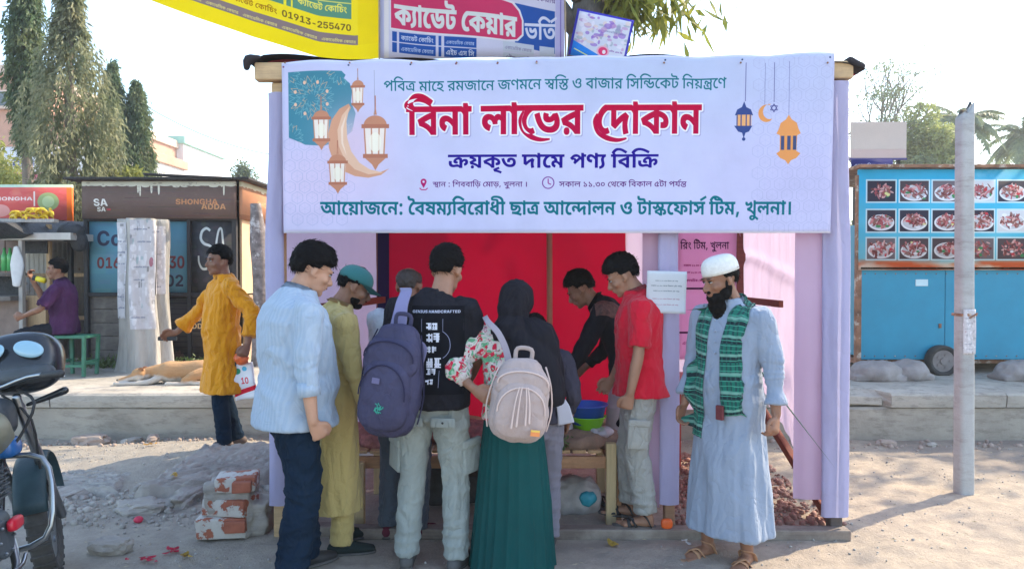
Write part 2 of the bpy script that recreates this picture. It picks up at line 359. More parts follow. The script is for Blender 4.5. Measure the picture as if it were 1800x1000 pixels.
GLYPH_NUMBERS = [
[[224,375,0,-51,-31,1,0,-321,-29,1,0,237,4,-33,-11,30,-20,48,-18,30,-19,14,-10,1,-12,0,-20,-18,-16,-30,-8,-17,-1,5,5,6,11,10,8,1,16,0,15,-36,0,-23,0,-8,0,-14,-1,-3,-7,5,3,8,8,16,8,14,4,9,37,67,18,-37,-87,-159,-21,41,26,49,-11,-25,-11,-15,5,12,6,22,0,13,0,16,-9,16,-7,1,-5,0,-8,-6,-5,-5,-26,49,13,34,26,46,28,28,16,1,16,0,26,-24,25,-44,14,-33,-4,-3,-1,14,0,32,0,19,0,77,22,1,7,-37]],
[[87,375,0,-51,-30,1,0,-321,-30,1,0,323,-30,1,0,53,28,1,-5,10,-10,26,-4,13,12,42,26,56,32,30,21,1,16,0,27,-12,29,-28,31,-40,19,-25,-16,-41,-22,32,-34,42,-29,22,-17,1,-15,0,-23,-24,-17,-36,-7,-23,3,-8,8,-22,5,-9]],
[[186,375,0,-51,-31,1,0,-321,-29,1,-10,34,-32,56,-40,38,-22,9,-13,63,28,34,63,56,32,21,-6,-23,0,39,-129,1,0,53],[126,267,6,-15,-22,-12,-44,-38,-20,-23,14,-6,33,-30,29,-46,9,-31,-4,-1,-1,14,0,28,0,17]],
[[145,311,12,0,16,-8,6,-9,6,-8,7,-32,0,-27,0,-223,-30,1,-4,24,-15,22,-10,1,-10,0,-18,-6,-18,-6,-12,1,-10,0,-22,10,-19,24,-12,46,0,41,0,12,2,30,1,13,29,-7,-1,-10,-1,-20,0,-13,0,-30,11,-28,16,-10,8,1,11,0,16,6,16,4,8,1,11,0,17,-14,6,-17,0,155,0,14,-3,14,-2,5,-2,4,-7,4,-5,1,-7,0,-14,-12,-5,-7,-6,-8,-6,-20,0,-9,0,-8,4,-12,8,1,4,0,6,2,2,1,3,-47,-3,-2,-11,-2,-8,1,-14,0,-21,28,0,35,0,20,11,40,10,19,9,16,25,22],[222,375,0,-51,-225,1,0,53]],
[],
[[192,375,0,-51,-30,1,0,-321,-30,1,0,81,5,-31,-10,32,-21,50,-23,28,-13,1,-9,0,-13,-18,0,-19,0,-18,13,-24,13,-7,-9,-55,-17,12,-21,34,-10,40,0,23,0,30,14,40,23,18,11,1,17,0,26,-22,21,-38,10,-27,-6,-3,0,14,-1,28,0,15,0,149,-135,1,0,53],[92,195,0,-4,0,-8,0,-5,-30,17,0,34,-10,38,-23,20,-20,5,6,51,15,-9,16,-2,23,-20,16,-32,7,-48]],
[[87,375,0,-51,-30,1,0,-321,-30,1,0,277,-3,18,-14,28,-11,1,-2,1,0,53,5,1,7,0,14,-18,5,-19,0,2,-1,22,0,9,0,45,23,1,7,-37]],
[[113,375,0,-51,-10,1,-10,-8,-20,-28,-18,-42,-11,-54,0,-31,0,-40,12,-48,18,-20,9,1,7,0,10,6,7,9,12,-45,-8,-12,-19,-10,-10,1,-20,0,-31,40,-17,70,0,51,0,46,17,76,30,54,19,15,-19,-21,-6,-2,-12,0,-9,1,-37,1,0,53]],
[[75,297,25,0,31,-32,14,-50,0,-23,0,-50,-33,-56,-31,-5,-2,15,15,-6,29,-28,30,-34,14,-21,-16,-41,-17,26,-31,38,-32,28,-36,22,-21,11,5,51,11,-6,19,-6,13,1,20,0,23,18,10,30,0,19,0,26,-21,32,-17,1,-10,0,-12,-8,-5,-14,0,-9,0,-4,1,-10,1,-3,-28,-9,-2,10,-2,20,0,11,0,22,14,32,25,16],[49,271,-2,20,-15,28,-14,7,14,29,14,-7,16,-12,16,-34,1,-25],[167,375,0,-51,-170,1,0,53]],
[[186,375,0,-51,-31,1,0,-321,-29,1,-10,34,-32,56,-40,38,-22,9,-13,63,28,34,63,56,32,21,-6,-23,0,39,-129,1,0,53],[126,267,6,-15,-22,-12,-44,-38,-20,-23,14,-6,33,-30,29,-46,9,-31,-4,-1,-1,14,0,28,0,17],[54,-5,-9,0,-11,22,0,19,0,16,11,24,9,1,8,0,11,-22,0,-17,0,-18,-11,-22]],
[[125,31,-19,0,-35,24,-30,56,-24,92,-10,69,29,17,10,-74,25,-88,33,-40,21,1,22,0,21,36,0,33,0,20,-5,26,-3,11,22,-1,-8,-16,-19,-28,-21,-14,-13,1,-13,0,-19,16,-10,36,0,25,0,26,16,52,20,21,-5,0,-13,0,-7,1,-93,1,0,53,291,1,0,-51,-92,1,-7,0,-16,0,-6,3,-22,-20,-26,-32,-11,-30,0,-13,0,-16,9,-12,5,1,10,0,16,18,10,17,33,-21,3,-12,3,-34,0,-17,0,-30,-14,-54,-32,-34],[252,123,0,-28,5,-54,6,-31,-30,-13,-5,34,-6,64,0,37,0,28,5,48,4,19,-23,2,-32,26,-22,40,-7,29,30,9,4,-14,14,-24,23,-14,17,1,4,0,7,0,5,1,14,-47,-7,-24,-6,-50]],
[[188,375,0,-51,-31,1,0,-321,-29,1,0,139,5,-31,-10,26,-22,42,-24,26,-11,1,-10,0,-13,-20,0,-19,0,-16,11,-22,12,-9,-14,-51,-19,14,-21,54,0,35,0,30,14,40,23,20,12,1,15,0,25,-20,22,-34,11,-23,-5,-3,-1,14,0,30,0,13,0,97,-131,1,0,53]],
[[192,375,0,-51,-31,1,0,-321,-29,1,0,255,6,-35,-12,34,-23,46,-23,26,-12,1,-8,0,-12,-12,-6,-22,0,-15,0,-16,8,-24,19,-14,16,-1,-3,-61,-22,4,-32,30,-17,50,0,37,0,32,14,46,24,24,15,1,15,0,26,-22,22,-38,12,-25,-6,1,-1,12,0,34,0,15,0,61,22,1,7,-37]],
[[151,175,-21,0,-28,40,-8,37,4,3,-2,-20,-10,-36,-16,-24,-12,1,-9,0,-16,12,-16,30,-9,29,23,27,7,-26,11,-14,6,1,7,0,10,16,6,42,0,39,28,1,2,-22,8,-36,10,-28,15,-14,9,1,10,0,10,20,0,21,0,20,-12,40,-9,15,31,11,4,-10,10,-26,6,-34,0,-19,0,-42,-26,-42],[222,375,0,-51,-225,1,0,53],[189,209,0,-217,-30,1,-10,22,-22,28,-25,22,-17,7,-12,57,20,26,45,42,22,13],[159,159,-9,-8,-21,-18,-20,-22,-8,-9,1,7,18,-8,30,-30,10,-19,0,10,-1,26,0,9]],
[[87,375,0,-51,-30,1,0,-321,-30,1,0,323,-30,1,0,53,28,1,-5,10,-10,28,-4,13,14,40,30,56,37,30,25,1,18,0,34,-12,33,-28,37,-38,21,-25,-15,-41,-20,24,-33,36,-28,22,-28,12,-15,1,-19,0,-28,-24,-21,-38,-8,-21,2,-8,8,-22,5,-9]],
[[153,175,-21,0,-30,40,-7,37,4,3,-2,-20,-10,-36,-16,-24,-12,1,-9,0,-17,12,-15,30,-9,29,22,27,8,-26,10,-14,7,1,7,0,10,16,6,42,0,39,28,1,2,-22,8,-36,10,-28,15,-14,9,1,10,0,10,20,0,21,0,20,-13,40,-8,15,30,11,5,-10,10,-26,6,-34,0,-19,0,-40,-25,-44],[224,375,0,-51,-227,1,0,53],[131,-39,-25,0,-44,36,-35,80,-13,67,29,21,10,-52,24,-64,32,-32,21,1,24,0,20,34,0,29,0,18,-7,24,-12,14,-10,1,-6,0,-8,-8,-4,-12,0,-9,0,-4,1,-14,1,-3,-28,-9,-2,10,-2,24,0,9,0,24,12,30,22,16,13,1,20,0,26,-30,14,-48,0,-27,0,-34,-16,-54,-32,-28]],
[[155,379,25,0,28,-48,0,-41,0,-30,-16,-48,-27,-34,-17,-13,-11,53,18,12,22,34,0,27,0,20,-11,20,-11,1,-10,0,-17,-14,-14,-18,-8,-24,0,-7,0,-8,6,-12,9,-3,-7,-53,-19,6,-20,40,0,27,0,24,13,42,23,34,29,22],[210,133,0,-50,-38,-60,-32,1,-23,0,-39,28,-33,64,-28,104,-10,79,29,17,12,-84,29,-104,37,-48,24,1,18,0,24,30,0,33,0,22,-15,30,-12,9,29,27,13,-16,15,-46]],
[[211,375,0,-51,-31,1,0,-321,-29,1,0,203,7,-31,-8,20,-12,22,-6,1,-4,0,-7,-8,-8,-26,-8,-27,-8,-28,-14,-36,-15,-16,-11,1,-8,0,-16,14,-15,30,-8,27,22,29,7,-26,10,-16,6,1,4,0,9,10,10,30,7,27,7,19,8,32,15,24,9,1,9,0,15,-20,10,-17,-6,-1,-1,12,0,26,0,13,0,47,-154,1,0,53],[78,157,-3,40,-6,46,-8,13,-7,14,-25,14,-19,5,7,57,18,-15,17,-6,22,-18,14,-26,6,-40,1,-27]],
[[255,375,0,-51,-108,1,0,-103,0,-14,4,-14,6,1,5,0,11,12,12,28,7,21,25,9,10,-28,10,-58,0,-31,0,-38,-17,-60,-34,-34,-25,1,-20,0,-37,30,-32,68,-13,61,26,25,10,-42,20,-56,27,-28,18,1,22,0,26,44,0,37,0,26,-8,34,-6,13,20,9,-9,-30,-20,-38,-21,-20,-10,1,-8,0,-13,10,-5,9,-5,10,-6,32,0,33,0,7,1,1,0,10,-1,22,0,11,0,47,-120,1,0,53],[56,297,13,0,24,-16,23,-30,10,-21,3,-65,-18,38,-35,42,-17,1,-6,0,-11,-12,0,-13,0,-10,5,-14,7,-7,-17,-43,-13,14,-13,40,0,25,0,26,13,34,21,18]],
[[251,375,0,-51,-97,1,0,-37,0,-15,0,-267,-30,1,-10,34,-31,58,-39,38,-22,7,-13,63,28,34,61,54,33,19,-7,-21,0,41,-127,1,0,53],[124,265,6,-15,-14,-8,-29,-24,-28,-26,-13,-13,15,-6,32,-32,28,-46,8,-27,-4,-3,0,12,-1,28,0,19],[236,167,0,-20,-8,-36,-18,-22,-17,1,-5,0,-9,0,-5,3,2,53,1,0,5,0,4,1,13,0,7,20,0,13,0,28,-28,40,-28,9,0,53,24,-4,39,-38,23,-56]],
[[176,375,0,-51,-119,1,0,-195,0,-24,2,-20,3,-3,5,-12,10,1,10,0,19,20,8,17,7,16,9,36,0,19,0,16,-9,18,-10,1,-3,0,-8,-2,-3,-1,-4,53,6,2,12,4,8,1,13,0,18,-18,10,-36,0,-25,0,-36,-16,-62,-13,-21,-11,-22,-28,-24,-17,1,-13,0,-17,12,-5,11,-6,12,-7,36,0,39,0,201,-30,1,0,53],[117,375,-1,22,-10,18,-12,1,-26,1,-21,0,-24,14,-8,15,-7,12,-7,36,0,25,0,8,1,16,1,11,28,-3,0,-6,-1,-10,0,-5,0,-12,3,-20,3,-5,4,-8,14,-8,13,1,23,1,17,0,20,-10,6,-13,6,-10,5,-34,1,-25]],
[[196,375,0,-51,-31,1,0,-321,-30,1,-12,32,-31,46,-41,32,-27,9,-12,61,9,10,20,22,20,22,11,11,-12,16,-30,24,-19,9,10,45,5,-11,-29,1,0,53],[135,323,-91,1,-2,5,11,-6,23,-24,19,-28,7,-11,2,-41,-10,-8,-21,-20,-19,-20,-9,-9,-2,7,21,-6,36,-30,30,-44,11,-27,-4,-1,-1,14,-1,30,0,15],[53,-7,-8,0,-12,22,0,17,0,18,12,22,8,1,8,0,12,-22,0,-17,0,-16,-12,-22]],
[[144,177,-9,0,-16,6,-15,18,-10,15,-8,14,-9,10,-4,1,-5,0,-7,-12,0,-9,0,-10,6,-16,5,-9,-20,-37,-9,14,-12,38,0,27,0,24,11,30,17,16,8,1,13,0,19,-18,11,-17,11,-16,13,-14,8,1,9,0,10,20,0,21,0,20,-12,40,-9,15,31,11,5,-10,9,-26,7,-34,0,-19,0,-40,-25,-42],[216,375,0,-51,-219,1,0,53],[141,223,11,0,15,-8,6,-9,6,-8,7,-28,0,-29,0,-207,-30,1,-4,24,-14,20,-10,1,-9,0,-17,-4,-18,-6,-11,1,-10,0,-21,10,-19,24,-11,44,0,37,0,12,1,28,2,13,29,-9,-1,-8,-1,-18,0,-11,0,-28,10,-26,16,-10,7,1,9,0,16,6,16,4,8,1,9,0,17,-14,6,-17,0,141,0,12,-2,14,-3,5,-2,4,-6,4,-5,1,-6,0,-13,-10,-10,-16,-7,-18,0,-7,0,-8,5,-8,8,1,3,0,5,0,2,3,3,-47,-3,-2,-10,-4,-7,1,-10,0,-15,14,-10,26,0,21,0,20,11,38,20,32,24,18]],
[[96,375,0,-69,-28,1,0,-303,-43,1,0,305,-28,1,0,71,29,1,-5,10,-11,28,-5,13,16,48,30,56,32,22,20,1,14,0,26,-10,29,-22,35,-38,23,-27,-21,-57,-25,30,-34,40,-28,16,-15,1,-13,0,-21,-20,-15,-32,-6,-15,3,-10,7,-20,4,-7]],
[[192,375,0,-69,-28,1,0,-303,-42,1,-12,32,-30,46,-37,32,-22,9,-16,77,28,30,64,54,31,17,-5,-19,0,31,-126,1,0,71],[122,231,6,-9,-19,-12,-33,-26,-19,-17,12,-4,26,-24,24,-34,10,-23,-6,-3,-1,12,0,30,0,13]],
[[195,375,0,-69,-28,1,0,-303,-43,1,0,123,6,-29,-9,24,-21,38,-22,24,-10,1,-7,0,-9,-14,0,-11,0,-12,10,-18,10,-7,-19,-67,-21,16,-24,58,0,35,0,34,15,42,24,20,13,1,14,0,24,-16,22,-30,11,-21,-6,-5,0,14,-1,32,0,13,0,71,-127,1,0,71]],
[[96,375,0,-69,-28,1,0,-303,-43,1,0,265,-4,18,-12,22,-10,1,-2,1,0,71,6,1,7,0,12,-16,4,-21,0,4,-1,22,0,9,0,45,35,1,7,-39]],
[[237,375,0,-69,-28,1,0,-303,-42,1,0,187,8,-31,-5,16,-12,22,-8,1,-3,0,-7,-6,-4,-16,0,-13,0,-6,0,-10,1,-3,-37,-3,-1,18,-9,28,-12,16,-9,1,-5,0,-8,-8,-4,-12,0,-9,0,-20,16,-22,12,-5,-12,-71,-18,10,-27,34,-15,50,0,31,0,32,15,42,25,24,15,1,18,0,25,-24,12,-25,-6,5,3,20,17,24,10,1,10,0,17,-18,7,-13,-7,-9,-1,14,-1,28,0,13,0,29,-170,1,0,71]],
[[124,375,0,-69,-18,1,-10,-12,-19,-30,-14,-36,-8,-44,0,-23,0,-34,11,-40,15,-16,8,1,6,0,10,4,6,7,15,-61,-10,-12,-19,-8,-11,1,-22,0,-34,36,-18,72,0,53,0,40,15,70,27,52,18,15,-19,-25,-5,-2,-12,0,-10,1,-29,1,0,71]],
[[134,17,-21,0,-39,24,-33,52,-27,92,-9,71,40,23,10,-70,24,-82,32,-34,20,1,13,0,20,16,11,30,0,23,0,14,-4,24,-6,18,-4,9,34,51,11,-30,11,-62,0,-31,0,-38,-19,-60,-36,-34],[124,151,-21,0,-24,40,0,35,0,14,3,26,3,13,38,-17,-1,-4,-1,-10,0,-3,0,-10,5,-10,5,1,6,0,8,8,9,16,6,17,35,13,2,-37,-10,-26,-22,-38,-25,-20],[230,375,0,-69,-233,1,0,71]],
[[192,375,0,-69,-28,1,0,-303,-42,1,-12,32,-30,46,-37,32,-22,9,-16,77,28,30,64,54,31,17,-5,-19,0,31,-126,1,0,71],[122,231,6,-9,-19,-12,-33,-26,-19,-17,12,-4,26,-24,24,-34,10,-23,-6,-3,-1,12,0,30,0,13],[51,-9,-10,0,-13,26,0,21,0,20,13,24,10,1,10,0,12,-24,0,-19,0,-20,-12,-26]],
[[124,375,0,-69,-18,1,-10,-12,-19,-30,-14,-36,-8,-44,0,-23,0,-34,11,-40,15,-16,8,1,6,0,10,4,6,7,15,-61,-10,-12,-19,-8,-11,1,-22,0,-34,36,-18,72,0,53,0,36,12,68,20,56,27,44,16,15]],
[[196,375,0,-69,-132,1,0,-163,-10,13,11,22,28,44,35,40,20,17,30,-47,-4,-14,-6,-36,-3,-38,0,-19,0,-24,5,-54,5,-29,-42,-17,-5,32,-5,58,0,35,0,22,4,40,7,36,5,19,13,-31,-18,-16,-34,-46,-30,-50,-13,-21,-35,45,0,195,-25,1,0,71]],
[[262,375,0,-69,-99,1,0,-37,1,-25,0,-239,-42,1,-12,32,-30,46,-37,32,-22,9,-16,77,28,30,64,54,31,17,-5,-17,0,29,-126,1,0,71],[122,231,6,-9,-13,-8,-23,-16,-23,-20,-12,-11,12,-4,26,-24,24,-34,10,-23,-6,-3,0,10,-1,28,0,15],[249,153,0,-20,-8,-36,-20,-24,-18,1,-6,0,-11,2,-5,3,1,71,2,0,4,-2,4,1,9,0,7,14,0,11,0,18,-24,30,-24,9,0,69,24,-6,41,-36,24,-58]],
[[299,375,0,-69,-302,1,0,71],[152,301,13,0,18,-10,6,-9,7,-8,7,-34,0,-31,0,-5,0,-4,0,-8,0,-3,0,-7,0,-175,-42,1,-5,18,-15,14,-10,1,-10,0,-17,-4,-19,-6,-10,1,-12,0,-23,10,-19,24,-12,50,0,41,0,12,2,30,2,15,41,-9,-1,-8,-2,-22,0,-9,0,-24,8,-26,14,-10,8,1,10,0,15,6,13,4,8,1,11,0,17,-14,6,-17,0,137,0,10,-2,10,-2,5,-2,2,-4,2,-4,1,-5,0,-10,-6,-4,-3,-5,-6,-6,-14,0,-5,0,-6,4,-6,4,1,2,0,5,2,3,1,4,-57,-4,-2,-13,-4,-9,1,-16,0,-21,30,0,33,0,24,14,40,11,17,10,16,26,18],[241,253,22,0,23,-48,0,-37,0,-24,-11,-44,-24,-32,-18,-9,-10,69,12,6,10,20,0,13,0,12,-6,12,-6,1,-8,0,-18,-28,-10,-39,-17,45,14,50,29,40]],
[[203,375,0,-69,-28,1,0,-303,-43,1,-12,28,-32,40,-39,24,-25,9,-15,73,8,10,18,18,19,20,10,11,-13,12,-28,20,-16,7,11,53,12,-15,-33,1,0,71],[132,305,-82,1,5,5,10,-6,18,-18,15,-22,7,-11,3,-55,-8,-6,-17,-16,-17,-16,-7,-7,-1,5,13,-4,31,-22,28,-36,10,-21,-6,-5,-1,16,-1,30,0,19],[51,-17,-10,0,-13,26,0,19,0,20,13,26,10,1,10,0,13,-26,0,-19,0,-18,-13,-26]],
[[-112,-39,11,12,28,26,29,22,13,11,12,-57,-8,-4,-23,-16,-21,-16,-7,-7,2,19,16,0,33,-18,29,-24,11,-13,-17,-51,-15,18,-32,22,-31,14,-16,5]],
[[131,19,-29,0,-48,44,-37,102,-12,91,40,23,9,-64,22,-82,30,-38,19,1,11,0,17,8,11,16,6,26,0,17,0,20,-7,24,-11,14,-7,1,-6,0,-9,-14,0,-13,0,-6,1,-14,2,-3,-41,-11,-3,14,-2,24,0,11,0,30,15,36,25,18,14,1,23,0,32,-36,16,-58,0,-37,0,-36,-17,-62,-36,-36],[225,375,0,-69,-228,1,0,71]],
[],
[[199,375,0,-69,-28,1,0,-303,-43,1,0,77,5,-29,-10,28,-21,42,-20,24,-11,1,-6,0,-10,-14,0,-11,0,-14,11,-16,10,-7,-12,-71,-18,10,-23,36,-11,42,0,25,0,34,15,40,24,18,13,1,14,0,24,-14,22,-32,10,-25,-5,-5,-1,14,0,30,0,15,0,117,-131,1,0,71],[98,191,0,-4,0,-12,-1,-5,-41,23,-1,26,-8,32,-21,16,-19,5,8,63,18,-9,18,-4,24,-20,16,-30,7,-46]],
[[235,375,0,-69,-28,1,0,-303,-43,1,0,235,3,-33,-10,26,-18,40,-19,28,-18,14,-10,1,-12,0,-18,-16,-16,-28,-8,-19,-4,13,6,8,15,12,9,1,15,0,14,-34,0,-19,0,-8,-1,-18,0,-3,-11,7,3,8,8,16,9,18,5,9,35,61,25,-49,-89,-159,-29,55,27,47,-10,-27,-12,-11,6,10,5,22,0,9,0,14,-7,12,-6,1,-4,0,-8,-6,-5,-5,-30,57,14,34,26,50,29,26,17,1,15,0,25,-20,25,-38,13,-27,-2,-11,-1,12,-1,32,0,15,0,77,35,1,7,-39]],
[[199,375,0,-69,-28,1,0,-303,-43,1,0,251,6,-31,-10,24,-20,40,-21,24,-11,1,-6,0,-8,-10,-5,-14,0,-11,0,-12,6,-20,16,-12,15,-1,-5,-81,-27,6,-33,36,-16,52,0,37,0,30,15,48,25,28,16,1,16,0,25,-22,21,-36,9,-17,-7,3,0,14,-1,32,0,13,0,53,35,1,7,-39]],
[[90,375,0,-69,-24,1,17,11,-8,-14,-9,-26,-4,-26,0,-13,0,-20,5,-42,5,-44,0,-21,0,-26,-6,-40,-15,-34,-28,-28,-22,-9,-9,69,16,8,16,20,5,28,0,17,0,22,-5,40,-5,42,0,23,0,16,4,26,9,26,6,13,-3,-9,-38,1,0,71]],
[[96,375,0,-69,-28,1,0,-303,-43,1,0,305,-28,1,0,71,29,1,-5,10,-11,30,-5,13,18,48,34,54,38,22,22,1,17,0,32,-10,35,-22,40,-38,25,-25,-19,-59,-23,24,-34,32,-29,20,-26,10,-14,1,-16,0,-26,-20,-19,-32,-7,-15,3,-10,6,-20,4,-7]],
[[152,177,-21,0,-30,38,-7,37,4,3,-2,-20,-10,-36,-16,-24,-12,1,-9,0,-16,12,-16,30,-9,29,23,27,7,-26,11,-14,6,1,7,0,10,16,6,42,0,39,28,1,2,-22,8,-36,10,-28,15,-14,9,1,10,0,10,20,0,21,0,20,-12,40,-9,15,31,11,4,-10,10,-26,6,-34,0,-19,0,-42,-25,-40],[222,375,0,-51,-225,1,0,53],[136,195,18,0,24,-18,15,-28,6,-32,0,-13,0,-24,-9,-32,-17,-22,-23,-14,-13,-1,5,25,11,-4,26,-18,26,-24,12,-13,-13,-43,-16,20,-30,28,-29,18,-31,16,-17,5,4,51,10,-4,20,-6,11,1,24,0,19,26,0,23,0,22,-16,26,-13,1,-11,0,-10,-16,0,-13,0,-6,1,-8,1,-3,-28,-7,-2,8,-2,20,0,9,0,20,12,28,21,16]],
[[46,243,-9,0,-13,22,0,23,0,26,13,20,9,1,9,0,12,-20,0,-25,0,-22,-12,-22],[46,-7,-9,0,-13,20,0,25,0,26,13,18,9,1,9,0,12,-18,0,-25,0,-24,-12,-20]],
[[211,375,0,-51,-31,1,0,-321,-30,1,0,307,2,13,-1,12,-1,22,0,13,0,49,23,1,7,-37],[106,379,13,0,19,-18,16,-34,5,-21,0,-69,-10,42,-24,48,-16,1,-10,0,-14,-22,0,-23,0,-22,19,-26,20,-1,-3,-55,-20,2,-26,28,-12,48,0,31,0,34,13,42,19,22],[24,379,13,0,23,-22,14,-46,0,-37,0,-26,-12,-46,-25,-28,-21,1,-2,57,14,0,17,16,7,22,0,13,0,22,-15,24,-14,1,-6,0,-10,-2,-7,-3,-3,55,8,4,12,2]],
[[220,375,0,-51,-107,1,0,-95,0,-14,4,-14,5,1,5,0,11,12,13,28,6,21,25,9,10,-28,11,-60,0,-31,0,-38,-18,-60,-33,-34,-25,1,-20,0,-35,26,-30,58,-25,98,-10,75,29,17,10,-78,26,-96,33,-44,20,1,23,0,25,44,0,39,0,24,-8,36,-5,13,20,11,-10,-30,-20,-40,-20,-18,-11,1,-8,0,-13,8,-4,11,-5,10,-6,32,0,35,0,85,-86,1,0,53],[110,-95,-8,0,-12,22,0,17,0,18,12,22,8,1,8,0,11,-22,0,-17,0,-16,-11,-22]],
[[113,375,0,-51,-10,1,-10,-8,-20,-28,-18,-42,-11,-54,0,-31,0,-40,12,-48,18,-20,9,1,7,0,10,6,7,9,12,-45,-8,-12,-19,-10,-10,1,-21,0,-30,40,-17,70,0,51,0,42,13,70,23,56,27,38,14,13]],
[[62,77,2,-7,-3,-20,-8,-48,-9,-48,-5,-23,-25,1,4,36,8,80,2,33]],
[[218,375,0,-51,-30,1,0,-321,-30,1,-9,24,-22,44,-27,34,-31,24,-19,9,-9,61,16,-17,29,-8,38,-34,25,-42,10,-21,-1,14,0,28,0,17,0,285,23,1,7,-37],[138,281,0,-34,-17,-50,-33,-32,-22,-5,-19,9,-6,29,24,6,30,22,14,32,0,23,0,18,-10,28,-8,15,25,41,9,-20,13,-48],[56,257,-19,0,-23,38,0,35,0,14,4,26,3,9,28,-13,-2,-6,-3,-14,0,-7,0,-12,8,-14,6,1,6,0,12,10,12,24,7,25,21,11,2,-27,-8,-28,-17,-42,-23,-22]],
[[-88,-159,-9,0,-21,14,-14,32,0,27,0,32,24,38,22,1,20,0,36,-26,36,-46,21,-33,-17,-37,-19,32,-32,44,-29,22,-14,1,-10,0,-10,-14,0,-11,0,-14,10,-12,7,1,10,0,11,16,7,26,2,28,0,11,0,43,30,1,0,-29,0,-18,-5,-46,-12,-44,-24,-28]],
[[228,375,0,-51,-31,1,0,-321,-29,1,0,197,4,-23,-6,20,-14,24,-9,1,-3,0,-9,-8,-6,-16,0,-17,0,-6,1,-10,0,-3,-26,-3,-1,22,-10,32,-14,18,-10,1,-6,0,-11,-12,-5,-18,0,-11,0,-22,17,-30,15,-9,-9,-53,-16,10,-25,32,-13,46,0,33,0,28,14,40,23,22,14,1,16,0,23,-22,11,-25,-4,1,3,20,17,22,9,1,11,0,16,-16,8,-15,-4,-9,-1,14,0,26,0,13,0,45,-171,1,0,53]],
[[56,1,0,375,31,1,0,-373]],
[[89,1,-27,0,-26,46,0,33,0,28,17,42,18,13,12,-53,-9,-4,-7,-12,0,-9,0,-12,11,-14,11,1,17,0,18,32,0,25,0,18,-8,26,-17,30,-15,19,-19,26,-21,34,-8,32,0,21,0,16,8,34,8,15,26,-27,-4,-8,-5,-16,0,-7,0,-8,2,-12,8,-16,16,-22,13,-17,17,-22,20,-40,9,-42,0,-27,0,-34,-17,-50,-29,-26]],
[[20,37,0,24,12,20,9,1,9,0,13,-20,0,-23,0,-24,-13,-20,-9,1,-9,0,-12,20]],
[[169,177,0,-44,-12,-70,-28,-42,-23,1,-16,0,-29,24,-25,56,-20,106,-7,85,29,15,8,-88,19,-98,24,-42,15,1,14,0,15,26,6,46,0,29,0,34,-8,54,-15,34,-9,1,-7,0,-7,-14,0,-13,0,-8,2,-18,3,-9,-30,-13,-3,14,-3,32,0,15,0,26,13,30,19,14,9,1,22,0,30,-48,14,-78]],
[[89,53,-20,0,-31,30,-18,60,0,49,0,34,15,64,32,40,25,1,25,0,30,-36,14,-62,0,-39,0,-36,-15,-64,-32,-38],[92,277,-12,0,-18,-20,-11,-40,0,-29,0,-22,8,-38,16,-22,14,1,13,0,18,22,10,40,0,29,0,26,-8,38,-17,18]],
[[205,375,0,-51,-30,1,0,-321,-30,1,-12,34,-32,54,-39,36,-25,11,-8,61,16,-17,27,-8,38,-34,26,-42,10,-21,0,14,-1,28,0,17,0,285,23,1,7,-37],[65,377,21,0,26,-28,13,-46,0,-25,0,-48,-38,-62,-34,-7,-16,9,-8,29,24,6,29,22,13,32,0,21,0,24,-15,26,-15,1,-13,0,-11,-20,0,-9,0,-8,5,-14,5,-5,-18,-41,-6,8,-10,18,-6,26,0,19,0,22,13,38,24,22]],
[[96,1,-24,0,-37,34,-21,68,0,47,0,48,27,80,49,70,34,33,15,-39,-3,-6,-2,-16,0,-7,0,-14,13,-20,10,1,1,0,3,0,1,1,12,-39,-18,-20,-21,-30,-10,-32,0,-15,0,-16,12,-26,14,1,3,0,5,2,3,1,11,-59,-15,-16,-40,-20],[98,53,9,0,12,4,12,4,6,5,2,-7,-23,6,-21,44,0,31,0,22,10,40,20,38,16,23,4,-25,-12,2,-16,18,-8,28,0,15,0,8,1,12,2,7,9,-5,-23,-24,-34,-52,-19,-60,0,-33,0,-34,15,-40,25,-18]],
[[196,375,0,-51,-31,1,0,-321,-30,1,-12,32,-31,46,-41,32,-27,9,-12,61,9,10,20,22,20,22,11,11,-12,16,-30,24,-19,9,10,45,5,-11,-29,1,0,53],[135,323,-91,1,-2,5,11,-6,23,-24,19,-28,7,-11,2,-41,-10,-8,-21,-20,-19,-20,-9,-9,-2,7,21,-6,36,-30,30,-44,11,-27,-4,-1,-1,14,-1,30,0,15]],
[[-82,435,100,117,13,-43,-98,-119]],
[[155,175,-11,0,-16,8,-15,18,-10,15,-7,14,-9,10,-5,1,-5,0,-7,-12,0,-9,0,-10,6,-16,5,-9,-19,-37,-9,14,-13,38,0,27,0,24,11,30,17,16,9,1,13,0,18,-18,12,-17,10,-16,14,-14,8,1,9,0,10,20,0,21,0,20,-12,40,-9,15,31,11,4,-10,10,-26,6,-34,0,-19,0,-26,-9,-38,-21,-20],[222,375,0,-51,-225,1,0,53],[129,-39,-26,0,-46,36,-37,82,-14,69,28,21,11,-52,27,-68,34,-32,21,1,24,0,20,34,0,29,0,18,-6,24,-13,14,-9,1,-6,0,-9,-8,-4,-12,0,-9,0,-4,1,-14,1,-3,-28,-9,-2,10,-2,24,0,9,0,24,13,30,21,16,13,1,20,0,27,-30,13,-48,0,-29,0,-34,-16,-52,-32,-28]],
